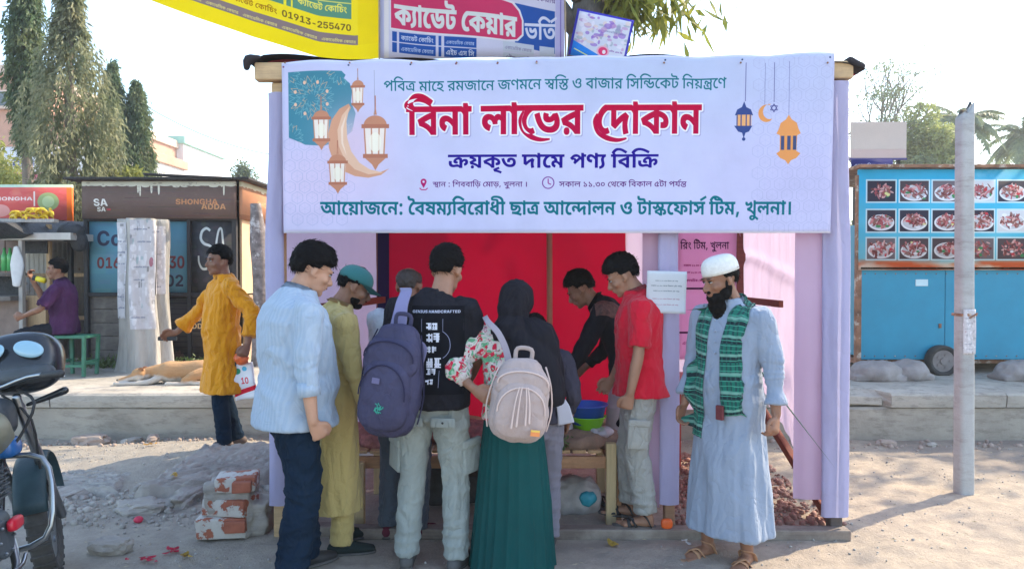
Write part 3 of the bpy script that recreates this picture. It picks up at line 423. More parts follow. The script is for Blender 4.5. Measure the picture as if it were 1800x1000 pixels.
[[294,375,0,-69,-28,1,0,-303,-42,1,-9,32,-30,44,-15,15,19,55,11,-12,19,-28,6,-13,-1,8,0,12,0,16,0,7,0,173,-227,1,0,71],[121,47,-26,0,-44,40,-34,90,-13,79,40,23,9,-54,21,-70,26,-34,18,1,14,0,18,14,9,26,0,19,0,20,-11,24,-9,1,-6,0,-7,-12,0,-9,0,-4,1,-12,1,-3,-39,-9,-3,10,-2,24,0,9,0,28,14,34,23,16,13,1,21,0,30,-32,16,-54,0,-35,0,-32,-16,-54,-35,-34],[101,253,-1,20,-15,30,-14,7,24,27,14,-5,17,-14,15,-34,1,-25],[387,375,0,-69,-28,1,0,-303,-42,1,0,265,-5,22,-11,18,-8,1,-4,1,0,71,7,1,6,0,11,-18,5,-19,-1,4,0,22,0,9,0,45,35,1,7,-39]],
[[133,17,-21,0,-38,24,-33,54,-27,92,-9,69,40,23,9,-70,25,-82,32,-34,20,1,21,0,18,30,0,23,0,18,-4,26,-3,9,31,-1,-10,-18,-19,-26,-22,-14,-15,1,-13,0,-21,16,-13,36,0,29,0,24,14,46,17,21,-6,0,-10,0,-6,1,-93,1,0,71,308,1,0,-69,-82,1,-9,0,-24,2,-9,1,-18,-12,-26,-28,-13,-28,0,-13,0,-10,6,-10,4,1,8,0,12,12,7,11,46,-27,2,-12,3,-28,0,-15,0,-32,-15,-56,-35,-38],[274,115,0,-22,5,-54,5,-27,-42,-17,-5,32,-6,60,0,37,0,20,4,44,3,19,-22,8,-32,26,-22,40,-7,27,43,11,4,-12,13,-18,21,-12,16,1,3,0,7,2,5,1,19,-61,-6,-20,-6,-46]],
[[50,233,-12,0,-15,24,0,27,0,30,15,22,12,1,10,0,16,-22,0,-29,0,-26,-16,-24],[50,-7,-12,0,-15,24,0,29,0,28,15,22,12,1,10,0,16,-22,0,-27,0,-28,-16,-24]],
[[83,359,0,13,0,20,-9,18,-10,1,-2,1,-23,0,-29,16,-8,19,-5,14,-6,34,0,23,0,10,1,14,1,13,40,-5,0,-4,0,-10,0,-3,0,-12,2,-18,3,-5,4,-6,10,-4,11,1,3,1,17,0,20,-12,8,-13,6,-10,6,-38,1,-29],[124,375,0,-69,-18,1,-10,-12,-19,-30,-14,-36,-8,-44,0,-23,0,-34,11,-40,15,-16,8,1,6,0,10,4,6,7,15,-61,-10,-12,-19,-8,-11,1,-22,0,-34,36,-18,72,0,53,0,36,12,68,20,56,27,44,16,15]],
[[205,375,0,-69,-28,1,0,-303,-42,1,-14,28,-33,40,-39,24,-25,9,-15,73,12,14,32,32,15,13,24,17,15,-47,-11,-10,-26,-24,-12,-11,12,-2,27,-20,27,-28,11,-19,0,10,0,20,0,13,0,61,1,33,-1,12,0,28,0,15,0,35,-138,1,0,71],[18,321,35,-11,17,-10,37,-34,36,-46,14,-27,-13,-57,-12,24,-33,44,-38,36,-39,26,-15,7]],
[[193,375,0,-69,-28,1,0,-303,-43,1,-11,32,-31,46,-37,32,-23,9,-15,77,28,30,64,54,32,17,-7,-19,0,101],[122,233,6,-11,-18,-10,-35,-28,-18,-17,12,-4,26,-22,25,-36,10,-23,-7,-3,0,12,-1,30,0,19],[72,379,5,0,9,-2,5,-1,-3,-63,-1,2,-4,0,-3,1,-7,0,-6,-12,0,-7,0,-14,13,-18,13,-5,-23,-47,-14,14,-19,26,-11,36,0,23,0,16,8,34,20,24]],
[[96,305,-28,1,0,-303,-43,1,0,305,-28,1,0,71,28,1,-4,30,-16,42,-26,28,-38,14,-24,1,-15,0,-19,-6,-9,-10,0,-5,0,-4,6,-4,8,1,30,1,17,0,21,-12,7,-11,6,-10,5,-32,0,-23,-40,1,0,10,-3,14,-3,3,-2,4,-7,4,-5,1,-21,1,-18,0,-20,6,-7,11,-7,8,-6,24,0,17,0,38,43,46,45,1,66,0,74,-86,5,-89,28,1]],
[[206,175,0,-34,-14,-50,-23,-32,-29,-18,-15,-1,-8,35,17,-2,35,-10,36,-16,17,-11,-11,-65,-29,20,-56,22,-55,14,-27,3,4,71,8,-2,22,-4,13,1,26,0,32,20,15,36,0,25,0,28,-20,28,-19,1,-1,0,-5,0,-2,-1,-4,59,4,2,11,0,7,1,21,0,28,-22,15,-32,7,-38],[73,113,-16,0,-21,16,-6,17,-5,10,-5,32,0,31,0,97,41,1,0,-21,-1,-39,1,-8,0,-14,0,-3,0,-15,0,-10,2,-10,1,-3,3,-8,9,1,8,0,14,10,9,18,0,7,0,6,-4,6,-5,1,-8,1,-13,0,-22,26,-9,21,6,53,5,-12,12,-18,15,-10,10,1,26,1,4,0,4,-8,4,-3,7,-6,9,-24,0,-17,0,-30,-20,-48,-33,-30],[-3,305,0,71,228,1,0,-69]],
[[152,301,13,0,18,-10,6,-9,7,-8,7,-34,0,-31,0,-205,-42,1,-5,18,-15,14,-10,1,-10,0,-17,-4,-19,-6,-10,1,-12,0,-23,10,-19,24,-12,50,0,41,0,12,2,30,2,15,41,-9,-1,-8,-2,-22,0,-9,0,-24,8,-26,14,-10,8,1,10,0,15,6,13,4,8,1,11,0,17,-14,6,-17,0,137,0,10,-2,10,-2,5,-2,2,-4,2,-4,1,-5,0,-10,-6,-4,-3,-5,-6,-6,-14,0,-5,0,-6,4,-6,4,1,2,0,5,2,3,1,4,-57,-4,-2,-13,-4,-9,1,-16,0,-21,30,0,33,0,24,14,40,11,17,10,16,26,18],[231,375,0,-69,-234,1,0,71]],
[[284,375,0,-69,-132,1,0,-163,-10,13,10,22,29,44,35,40,20,17,30,-47,-5,-14,-5,-36,-3,-38,0,-19,0,-24,5,-54,5,-29,-42,-17,-5,32,-6,58,0,35,0,22,5,40,7,36,5,19,13,-31,-18,-16,-34,-46,-30,-50,-13,-21,-35,45,0,99,1,13,-1,14,0,26,0,15,0,31,-113,1,0,71],[57,271,14,0,22,-16,23,-32,15,-25,-21,-43,-11,20,-23,26,-11,1,-6,0,-7,-10,0,-9,0,-10,8,-16,9,-5,-19,-67,-19,14,-23,56,0,35,0,30,15,38,22,20]],
[[162,379,28,0,31,-50,0,-43,0,-30,-18,-50,-29,-38,-18,-13,-14,69,15,10,20,28,0,25,0,12,-8,14,-9,1,-7,0,-15,-10,-11,-14,-7,-18,0,-5,0,-6,5,-10,7,-1,-8,-69,-24,4,-23,46,0,33,0,26,14,44,24,34,31,20],[224,131,0,-50,-41,-64,-36,1,-24,0,-42,26,-36,60,-29,102,-11,79,40,23,12,-80,28,-94,36,-42,23,1,15,0,21,26,0,25,0,20,-13,24,-10,7,37,37,13,-18,17,-46]],
[[182,375,0,-69,-116,1,0,-173,0,-18,3,-18,2,-3,4,-8,9,1,8,0,14,12,7,15,6,10,8,26,0,15,0,10,-7,14,-8,1,-3,0,-7,-2,-2,1,-6,69,7,4,13,4,9,1,17,0,19,-24,9,-36,0,-21,0,-34,-14,-56,-11,-21,-12,-24,-32,-26,-18,1,-16,0,-19,12,-6,13,-7,12,-9,42,0,45,0,171,-27,1,0,71],[113,375,0,18,-9,16,-11,1,-21,1,-24,0,-29,16,-8,19,-5,14,-6,34,0,23,0,10,1,14,1,13,40,-5,0,-4,0,-10,0,-1,0,-14,2,-18,3,-5,4,-6,10,-4,11,1,22,1,18,0,21,-12,7,-13,7,-10,6,-40,1,-27]],
[[157,161,-21,0,-32,36,-8,33,4,1,-2,-18,-11,-34,-18,-20,-13,1,-10,0,-18,12,-16,32,-8,29,29,37,6,-22,9,-14,6,1,6,0,9,14,5,36,0,31,41,1,2,-18,6,-30,9,-22,12,-12,7,1,8,0,8,18,0,17,0,18,-12,34,-9,13,44,11,5,-10,9,-26,6,-34,0,-19,0,-42,-27,-42],[264,375,0,-69,-267,1,0,71],[179,215,0,-33,-1,5,22,-4,34,-28,20,-48,0,-31,0,-30,-21,-42,-23,1,-6,0,-8,2,-5,3,2,65,1,0,4,-2,3,1,7,0,5,10,0,7,0,16,-18,20,-16,5,1,39,0,-185,-43,1,-12,22,-25,26,-28,18,-18,7,-14,71,27,26,47,36,25,13,-1,-11,0,37],[138,151,9,-19,-16,-8,-35,-24,-17,-13,-1,11,18,-6,30,-24,12,-19,0,12,0,20,0,9]],
[[270,375,0,-69,-220,1,5,5,10,-6,18,-18,15,-22,7,-11,3,-55,-8,-6,-17,-16,-17,-16,-7,-7,-1,5,11,-2,26,-20,26,-28,10,-19,-1,12,0,18,0,13,0,165,16,1,21,0,34,-10,27,-24,11,-19,10,-16,9,-42,0,-23,0,-20,-8,-36,-20,-24,-18,1,-7,0,-11,2,-5,3,2,71,1,0,5,-2,3,1,10,0,6,14,0,11,0,16,-21,28,-22,5,0,-215,-43,1,-12,28,-31,40,-39,24,-24,9,-15,73,8,10,18,18,19,20,10,11,-13,12,-28,20,-16,7,11,53,12,-15,-33,1,0,71]],
[[216,375,0,-69,-28,1,0,-303,-42,1,0,187,7,-25,-5,14,-9,16,-4,1,-4,0,-6,-8,-8,-24,-8,-25,-8,-26,-16,-32,-16,-14,-11,1,-9,0,-18,12,-15,32,-8,27,29,37,6,-18,8,-16,5,1,4,0,7,8,9,26,7,27,7,15,8,28,15,26,11,1,8,0,12,-14,8,-13,-5,-1,0,10,-1,24,0,11,0,31,-149,1,0,71],[71,145,-2,38,-6,42,-7,13,-7,12,-24,12,-18,5,12,73,23,-21,17,-6,21,-18,11,-26,6,-38,1,-27]],
[[-94,449,106,103,16,-57,-105,-105]],
[[275,375,0,-69,-116,1,0,-173,0,-18,2,-18,3,-3,3,-8,9,1,8,0,14,12,8,15,6,10,7,26,0,15,0,10,-7,14,-7,1,-4,0,-6,-2,-3,1,-5,69,6,4,14,4,9,1,16,0,20,-24,9,-36,0,-21,0,-34,-14,-56,-11,-21,-12,-24,-32,-26,-18,1,-16,0,-19,12,-7,13,-6,12,-10,42,0,45,0,171,-26,1,0,71],[206,375,0,14,-9,14,-9,1,-35,1,-24,0,-29,16,-8,19,-5,12,-5,34,0,23,0,10,0,18,2,11,39,-9,-1,-6,0,-8,0,-5,0,-16,3,-18,3,-5,3,-6,12,-8,12,1,21,1,15,0,19,0,13,-2,5,1,10,-14,8,-46,0,-21],[96,375,0,-69,-28,1,0,-303,-43,1,0,305,-28,1,0,71,29,1,-5,10,-11,28,-5,13,16,48,30,54,34,24,21,1,18,0,36,-18,42,-40,26,-35,-22,-47,-17,24,-27,28,-22,18,-19,6,-10,1,-14,0,-22,-20,-16,-34,-7,-17,3,-10,7,-20,4,-7]],
[[72,87,2,-7,-2,-22,-9,-52,-9,-52,-5,-23,-34,1,4,40,8,84,2,35]],
[[231,375,0,-69,-28,1,0,-303,-42,1,-11,24,-22,40,-26,28,-31,18,-19,9,-10,75,22,-17,27,-6,35,-26,25,-32,10,-17,0,14,0,28,0,17,0,265,35,1,7,-39],[145,277,0,-32,-15,-54,-31,-36,-26,-5,-25,15,-6,31,20,8,27,20,14,28,0,21,0,18,-12,26,-7,11,40,55,9,-20,12,-50],[58,253,-21,0,-24,40,0,35,0,14,4,26,2,11,38,-15,-1,-6,-1,-8,0,-5,0,-10,6,-8,5,1,5,0,9,6,9,18,5,17,30,15,3,-25,-9,-32,-19,-44,-24,-22]],
[[-92,-159,-11,0,-23,16,-15,32,0,29,0,34,26,38,24,1,21,0,38,-20,37,-44,22,-33,-22,-51,-17,32,-32,42,-29,22,-13,1,-8,0,-8,-12,0,-9,0,-10,7,-8,6,1,7,0,8,14,5,20,1,24,0,13,0,47,43,1,0,-27,0,-20,-5,-48,-13,-44,-27,-30]],
[[52,1,0,375,44,1,0,-373]],
[[228,375,0,-69,-104,1,0,-71,0,-10,3,-12,5,1,4,0,8,10,9,20,5,15,36,13,10,-30,11,-58,0,-33,0,-38,-19,-60,-37,-34,-27,1,-20,0,-37,22,-33,54,-28,94,-9,73,40,23,9,-70,25,-84,31,-38,18,1,21,0,24,36,0,35,0,22,-9,30,-6,13,35,7,-12,-30,-22,-36,-23,-18,-12,1,-10,0,-16,12,-6,13,-5,12,-5,36,0,29,0,65,-85,1,0,71]],
[[39,191,19,-24,34,-60,27,-72,10,-35,-24,-23,-12,36,-24,58,-29,50,-20,25],[22,289,0,26,11,38,20,22,13,1,12,0,20,-22,12,-38,0,-25,0,-24,-12,-40,-20,-20,-12,1,-13,0,-20,20,-11,38],[46,289,0,-18,11,-20,9,1,8,0,11,22,0,17,0,18,-11,22,-8,1,-9,0,-11,-22]],
[[261,375,0,-51,-120,1,0,-195,0,-24,3,-20,2,-3,5,-12,10,1,11,0,18,20,8,17,8,16,8,36,0,19,0,16,-8,18,-10,1,-4,0,-7,-2,-4,-1,-4,53,6,2,13,4,7,1,13,0,19,-18,9,-36,0,-25,0,-36,-16,-62,-12,-21,-12,-22,-28,-24,-16,1,-14,0,-16,12,-6,11,-5,12,-8,36,0,39,0,201,-30,1,0,53],[201,375,0,20,-11,18,-12,1,-30,1,-21,0,-24,12,-8,15,-7,14,-7,36,0,23,0,8,1,18,1,11,28,-5,-1,-6,0,-10,0,-5,0,-14,2,-20,4,-7,3,-8,15,-10,14,1,13,1,10,0,16,-2,17,-4,11,-5,7,-12,7,-36,0,-23],[87,375,0,-51,-30,1,0,-321,-30,1,0,323,-30,1,0,53,28,1,-5,10,-10,26,-4,13,12,42,26,56,33,30,22,1,19,0,36,-22,38,-46,23,-35,-16,-33,-16,24,-26,32,-22,22,-21,10,-12,1,-16,0,-23,-24,-17,-38,-7,-23,3,-8,8,-22,5,-9]],
[[182,375,0,-69,-116,1,0,-15,0,-59,0,-8,0,-14,0,-7,0,-67,0,-18,3,-18,2,-3,4,-8,9,1,8,0,14,12,7,15,6,10,7,26,0,15,0,12,-7,10,-6,1,-3,1,-9,0,-14,8,-8,11,-6,6,-9,18,-4,9,3,77,6,-18,15,-24,19,-12,11,1,6,1,16,0,17,-12,6,-11,5,-8,4,-28,0,-15,0,-36,-14,-56,-11,-21,-12,-24,-32,-26,-18,1,-16,0,-19,12,-6,13,-7,12,-9,42,0,45,0,171,-27,1,0,71]],
[[43,193,19,-22,32,-60,27,-68,11,-35,-32,-35,-11,32,-24,54,-29,50,-18,23],[19,285,0,26,12,40,22,24,13,1,14,0,21,-24,13,-40,0,-25,0,-26,-13,-42,-21,-22,-14,1,-13,0,-22,22,-12,42],[51,285,0,-14,9,-18,6,1,7,0,9,18,0,15,0,12,-9,18,-7,1,-6,0,-9,-18]],
[[156,377,13,0,17,-10,7,-9,5,-10,8,-30,0,-27,0,-287,-30,1,-2,16,-9,22,-13,10,-9,1,-11,0,-18,-6,-20,-4,-12,1,-12,0,-24,8,-21,26,-13,52,0,43,0,14,2,32,2,15,29,-7,-1,-8,-2,-26,0,-15,0,-26,7,-30,13,-14,15,-6,8,1,14,0,25,10,13,1,13,0,18,-14,8,-17,0,201,0,22,-3,18,-3,7,-5,8,-10,1,-10,0,-17,-16,-13,-28,-8,-30,0,-11,0,-6,2,-10,7,-8,7,1,4,0,5,0,3,3,2,-51,-3,-2,-11,-2,-7,1,-16,0,-23,36,0,39,0,24,12,50,22,42,29,26]],
[[220,375,0,-51,-107,1,0,-95,0,-14,4,-14,5,1,5,0,11,12,13,28,6,21,25,9,10,-28,11,-60,0,-31,0,-38,-18,-60,-33,-34,-25,1,-20,0,-35,26,-30,58,-25,98,-10,75,29,17,10,-78,26,-96,33,-44,20,1,23,0,25,44,0,39,0,24,-8,36,-5,13,20,11,-10,-30,-20,-40,-20,-18,-11,1,-8,0,-13,8,-4,11,-5,10,-6,32,0,35,0,85,-86,1,0,53]],
[[162,377,14,0,19,-10,7,-11,6,-10,9,-34,0,-35,0,-273,-42,1,-4,14,-8,16,-11,8,-10,1,-11,0,-18,-4,-19,-4,-12,1,-13,0,-26,10,-21,26,-13,52,0,45,0,16,2,34,2,15,41,-9,-1,-10,-2,-24,0,-15,0,-20,6,-26,11,-14,13,-4,7,1,14,0,24,8,11,1,11,0,17,-12,9,-17,0,181,0,18,-2,16,-3,5,-4,8,-8,1,-7,0,-13,-12,-11,-22,-6,-20,0,-7,0,-6,2,-8,6,-4,6,1,3,0,5,0,3,1,2,-65,-4,-4,-12,-2,-9,1,-18,0,-26,38,0,41,0,24,13,50,23,44,30,26]],
[[106,375,0,18,-9,16,-11,1,-17,1,-23,0,-29,16,-8,19,-6,14,-5,34,0,23,0,10,0,14,1,13,41,-5,-1,-4,0,-10,0,-1,0,-14,3,-18,3,-5,3,-6,10,-4,12,1,18,1,17,0,21,-12,7,-13,7,-10,6,-40,1,-27],[81,289,27,0,33,-32,15,-50,0,-27,0,-48,-30,-50,-28,-9,-8,27,15,-8,29,-22,29,-30,14,-17,-22,-59,-14,20,-32,34,-35,28,-39,20,-21,9,7,67,10,-6,21,-6,11,1,18,0,22,14,10,24,0,19,0,20,-15,24,-15,1,-8,0,-10,-6,-4,-12,0,-7,0,-4,1,-8,1,-1,-40,-11,-2,10,-2,24,0,11,0,22,15,34,28,18],[44,253,-2,20,-15,30,-14,7,25,27,13,-5,17,-14,15,-34,1,-25],[177,375,0,-69,-180,1,0,71]],
[[97,-5,-29,0,-38,54,-19,100,0,71,0,70,19,102,38,52,29,1,28,0,38,-54,19,-100,0,-69,0,-70,-19,-100,-37,-54],[97,77,12,0,16,30,8,64,0,49,0,48,-8,64,-16,32,-12,1,-12,0,-16,-32,-8,-64,0,-47,0,-48,8,-64,16,-30]],
[[24,1,0,81,151,1,0,-79],[131,437,0,-435,-50,1,0,351,-1,1,-50,-67,0,89,49,67]],
[[96,443,22,0,37,-34,23,-66,0,-47,0,-36,-14,-68,-13,-39,-51,-149,-50,1,67,199,15,1,-3,-10,-13,-20,-20,-12,-12,1,-20,0,-31,32,-17,60,0,45,0,44,21,68,36,38],[96,367,-9,0,-16,-20,-9,-32,0,-19,0,-20,9,-32,16,-20,9,1,10,0,16,20,8,32,0,21,0,20,-8,32,-16,20]],
[[95,-5,-25,0,-37,34,-22,58,-1,41,51,1,0,-16,9,-22,16,-12,9,1,10,0,15,14,9,28,0,19,0,18,-9,28,-17,18,-12,1,-26,1,0,65,48,89,0,5,-92,1,0,81,151,1,0,-71,-73,-131,0,21,24,8,37,-30,21,-60,0,-39,0,-42,-23,-60,-38,-34]],
[[147,217,0,-75,-100,1,0,77]],
[[19,1,0,73,79,143,9,16,13,28,7,30,0,17,0,18,-9,28,-14,14,-9,1,-10,0,-14,-16,-8,-28,0,-19,-47,1,0,44,20,64,36,34,23,1,24,0,36,-32,20,-60,0,-37,0,-26,-10,-48,-25,-58,-23,-41,-29,-53,0,-3,90,1,0,-79]],
[[95,-5,-23,0,-37,34,-21,60,0,39,48,1,1,-16,9,-24,14,-14,9,1,10,0,16,18,9,32,0,23,0,22,-9,34,-16,18,-10,1,-10,0,-17,-16,-5,-13,-44,17,10,233,137,1,0,-79,-96,1,-5,-105,1,1,5,18,24,22,15,1,15,0,25,-22,18,-38,10,-52,0,-31,0,-44,-21,-68,-37,-40]],
[[7,75,0,79,81,285,47,1,-78,-279,0,-1,130,1,0,-79],[112,1,0,99,2,35,0,141,45,1,0,-271]],
[[34,1,89,353,0,5,-104,1,0,81,156,1,0,-81,-90,-353]],
[[101,-5,-27,0,-40,32,-22,66,-1,51,48,1,1,-22,10,-28,18,-14,12,1,11,0,16,12,9,22,0,15,0,14,-8,18,-16,14,-12,5,-23,13,-28,14,-32,58,0,49,0,40,22,60,38,34,24,1,25,0,37,-34,20,-60,1,-39,-48,1,-1,24,-18,28,-16,1,-11,0,-14,-12,-8,-20,0,-13,0,-14,9,-18,15,-14,9,-3,19,-7,15,-8,25,-22,17,-32,10,-42,0,-25,0,-40,-21,-60,-38,-32]],
[[18,1,0,437,50,1,0,-171,89,1,0,173,50,1,0,-435,-50,1,0,183,-89,1,0,-181]],
[[116,-5,-29,0,-47,52,-27,100,0,73,0,72,27,100,47,52,29,1,29,0,47,-52,27,-100,0,-71,0,-72,-27,-100,-47,-52],[116,83,16,0,24,32,12,60,0,45,0,44,-12,62,-24,30,-16,1,-16,0,-24,-30,-13,-62,0,-43,0,-44,13,-60,24,-32]],
[[18,1,0,437,55,1,63,-203,6,-18,11,-42,11,-50,6,-31,-5,1,-1,24,-2,58,-1,54,0,19,0,193,51,1,0,-435,-55,1,-58,187,-7,24,-12,44,-13,52,-8,37,6,1,1,-32,2,-58,1,-50,0,-15,0,-185]],
[[117,-5,-31,0,-47,54,-26,100,0,71,0,70,27,102,47,52,29,1,19,0,32,-22,25,-38,16,-54,2,-33,-51,1,-1,14,-8,24,-11,14,-14,8,-8,1,-16,0,-24,-32,-14,-60,0,-43,0,-42,13,-62,24,-32,17,1,15,0,21,20,11,38,0,27,10,-3,-55,1,0,75,93,1,0,-55,0,-58,-24,-84,-43,-44]],
[[7,1,73,437,67,1,75,-435,-56,1,-31,197,-7,46,-14,104,-7,59,11,1,-6,-58,-13,-104,-6,-45,-31,-195],[56,97,0,77,117,1,0,-75]],
[[97,1,-58,1,0,87,56,1,19,0,27,26,13,58,0,49,0,48,-13,58,-27,28,-20,1,-56,1,0,85,59,1,33,0,48,-52,26,-98,0,-67,0,-68,-26,-98,-48,-52],[68,437,0,-435,-50,1,0,437]],
[[63,-5,-15,0,-25,22,-14,42,0,35,0,26,10,38,17,22,22,12,12,5,14,2,17,4,8,12,0,11,0,3,0,12,-5,16,-10,10,-8,1,-7,0,-12,-10,-7,-16,-2,-9,-44,13,3,28,19,42,31,24,19,1,15,0,26,-14,20,-28,11,-40,0,-27,0,-221,-46,1,0,47,-1,1,-5,-16,-13,-24,-18,-12],[78,61,9,0,14,14,9,26,0,17,0,35,-2,-4,-7,-4,-9,-2,-8,-4,-4,1,-7,-2,-11,-10,-6,-18,0,-9,0,-12,6,-16,9,-8]],
[[67,189,0,-187,-50,1,0,437,49,1,0,-189,-4,1,6,38,26,48,22,1,17,0,25,-30,14,-56,0,-37,0,-207,-49,1,0,191,0,28,-15,32,-12,1,-9,0,-13,-14,-7,-28]],
[[17,1,0,59,78,191,0,3,-75,1,0,79,134,1,0,-63,-73,-183,0,-1,75,1,0,-77]],
[[115,-5,-29,0,-47,52,-26,100,0,73,0,72,27,100,46,52,29,1,19,0,33,-20,26,-42,16,-58,2,-37,-50,1,-2,16,-7,26,-12,20,-15,8,-9,1,-16,0,-24,-32,-13,-60,0,-43,0,-44,13,-62,24,-30,16,1,9,0,15,10,12,18,7,26,2,17,50,1,-1,-28,-14,-58,-25,-44,-34,-28]],
[[93,-5,-26,0,-36,42,-20,76,0,51,0,52,20,76,36,42,26,1,25,0,37,-42,19,-76,0,-51,0,-50,-19,-76,-37,-42],[93,71,10,0,14,24,7,42,0,27,0,28,-7,42,-14,24,-10,1,-11,0,-14,-24,-7,-42,0,-27,0,-26,7,-42,14,-24]],
[[98,-5,-22,0,-38,34,-22,66,0,49,0,36,14,68,13,41,51,151,49,1,-67,-195,-15,1,3,10,14,18,20,12,12,1,20,0,31,-32,17,-60,0,-41,0,-46,-21,-68,-36,-38],[97,73,10,0,16,18,8,32,0,21,0,22,-8,32,-16,18,-10,1,-9,0,-16,-18,-9,-32,0,-21,0,-20,9,-32,16,-18]],
[[18,1,0,437,150,1,0,-81,-100,1,0,-93,92,1,0,-79,-92,1,0,-97,100,1,0,-81]],
[[10,1,0,83,38,1,0,273,-38,1,0,83,126,1,0,-81,-38,1,0,-271,38,1,0,-81]],
[[109,-5,-27,0,-41,40,-23,72,0,49,0,283,50,1,0,-273,0,-22,10,-38,19,-20,12,1,13,0,19,20,10,38,0,23,0,275,50,1,0,-281,0,-48,-23,-72,-41,-40]],
[],
[[18,1,0,437,88,1,25,0,35,-34,19,-66,0,-43,0,-44,-19,-64,-36,-32,-25,1,-58,1,0,79,49,1,12,0,17,14,9,28,0,21,0,22,-9,28,-17,14,-12,1,-28,1,0,-355],[138,1,-53,201,53,1,55,-199]],
[[18,1,0,437,147,1,0,-81,-97,1,0,-111,87,1,0,-79,-87,1,0,-161]],
[[10,355,0,83,182,1,0,-81,-66,1,0,-353,-50,1,0,355]],
]
RUN_NUMBERS = {
'l1': [[[0,0],[1,221],[2,305],[3,488],[5,785],[6,975],[7,1059],[8,1169],[9,1412],[5,1595],[10,1784],[6,2069],[7,2153],[11,2264],[10,2527],[12,2812],[5,3000],[7,3190],[11,3300],[13,3563],[14,3782],[15,3867],[16,4165],[2,4470],[6,4653],[10,4737],[6,5022],[9,5106],[1,5367],[17,5452],[14,5660],[18,5744],[7,5996],[19,6106],[20,6354],[1,6606],[11,6690],[21,6875],[22,7068],[7,7281],[12,7391]],7580],
'l2a': [[[23,0],[24,93],[25,282],[26,474]],566],
'l2b': [[[27,0],[26,234],[28,327],[29,448],[30,675]],864],
'l2c': [[[31,0],[32,121],[26,314],[33,406],[26,665],[25,758]],950],
'l3': [[[34,0],[35,296],[33,496],[36,754],[37,754],[32,1054],[26,1247],[28,1340],[39,1460],[40,1734],[41,1966],[42,2161],[23,2326],[24,2419],[43,2608],[34,2701]],2996],
'l4a': [[[44,0],[6,219],[11,304],[45,566],[1,736],[46,821],[2,1028],[2,1211],[6,1394],[1,1479],[47,1563],[48,1858],[5,1969],[6,2158],[47,2243],[49,2460],[50,2622],[51,2837],[52,2837],[11,3062],[6,3247],[53,3409]],3525],
'l4b': [[[17,0],[19,208],[6,456],[52,541],[54,843],[54,1025],[55,1206],[56,1288],[57,1469],[48,1729],[58,1839],[7,2041],[19,2152],[1,2478],[2,2562],[19,2745],[6,2993],[52,3078],[59,3381],[20,3562],[6,3735],[0,3898],[60,4119],[61,4311],[62,4311]],4531],
'l5': [[[63,0],[28,384],[35,505],[26,705],[64,798],[28,1100],[25,1221],[65,1413],[66,1590],[24,1710],[67,1900],[39,2102],[42,2297],[23,2385],[24,2477],[28,2666],[30,2787],[26,2976],[68,3069],[69,3259],[70,3430],[26,3652],[71,3744],[63,4050],[28,4435],[72,4555],[26,4836],[27,4929],[25,5163],[73,5433],[74,5749],[26,5928],[75,6021],[28,6282],[76,6403],[26,6670],[77,6763],[78,6976],[79,7054],[39,7326],[80,7521],[81,7693],[82,7921],[27,7921],[25,8155],[26,8347],[83,8440]],8561],
'cd': [[[33,0],[42,259],[26,346],[28,438],[84,559],[74,784],[31,1041],[33,1162],[35,1421],[26,1621],[30,1713]],1903],
'tm': [[[1,0],[9,84],[85,267],[86,477],[5,734],[49,924],[50,1086],[51,1301],[52,1301],[11,1526],[6,1711]],1795],
'ct': [[[33,0],[42,259],[26,346],[28,438],[84,559],[74,784],[31,1041],[33,1162],[26,1421],[23,1513],[87,1606],[88,1785]],1918],
'kc': [[[89,0],[19,232],[6,480],[7,565],[90,675],[1,892],[5,977],[19,1166],[48,1493],[19,1603],[21,1851],[6,2044],[9,2128]],2311],
'hs': [[[91,0],[92,241],[87,415],[91,672],[77,913],[23,1205],[77,1298]],1511],
'vo': [[[29,0],[23,227],[37,320],[78,542]],542],
'ph': [[[93,0],[94,194],[95,387],[94,581],[96,775],[97,969],[98,1162],[99,1356],[99,1550],[100,1743],[101,1937],[93,2131]],2325],
'sh': [[[102,0],[103,198],[104,422],[105,654],[106,883],[103,1109],[107,1333]],1562],
'ad': [[[107,0],[108,229],[108,446],[107,662]],891],
'ahz': [[[109,0],[110,176],[111,365]],539],
'sa': [[[102,0],[107,198]],427],
'co': [[[112,0],[113,223]],408],
'n1': [[[93,0],[94,194],[114,387]],581],
'n2': [[[96,0],[93,194]],387],
'n3': [[[93,0],[98,194]],387],
'ten': [[[94,0],[93,194]],387],
'gen': [[[106,0],[115,226],[105,408],[116,638],[117,784],[102,1002],[103,1281],[107,1505],[105,1734],[108,1963],[112,2180],[119,2403],[107,2601],[120,2830],[121,3006],[115,3208],[108,3391]],3608],
}
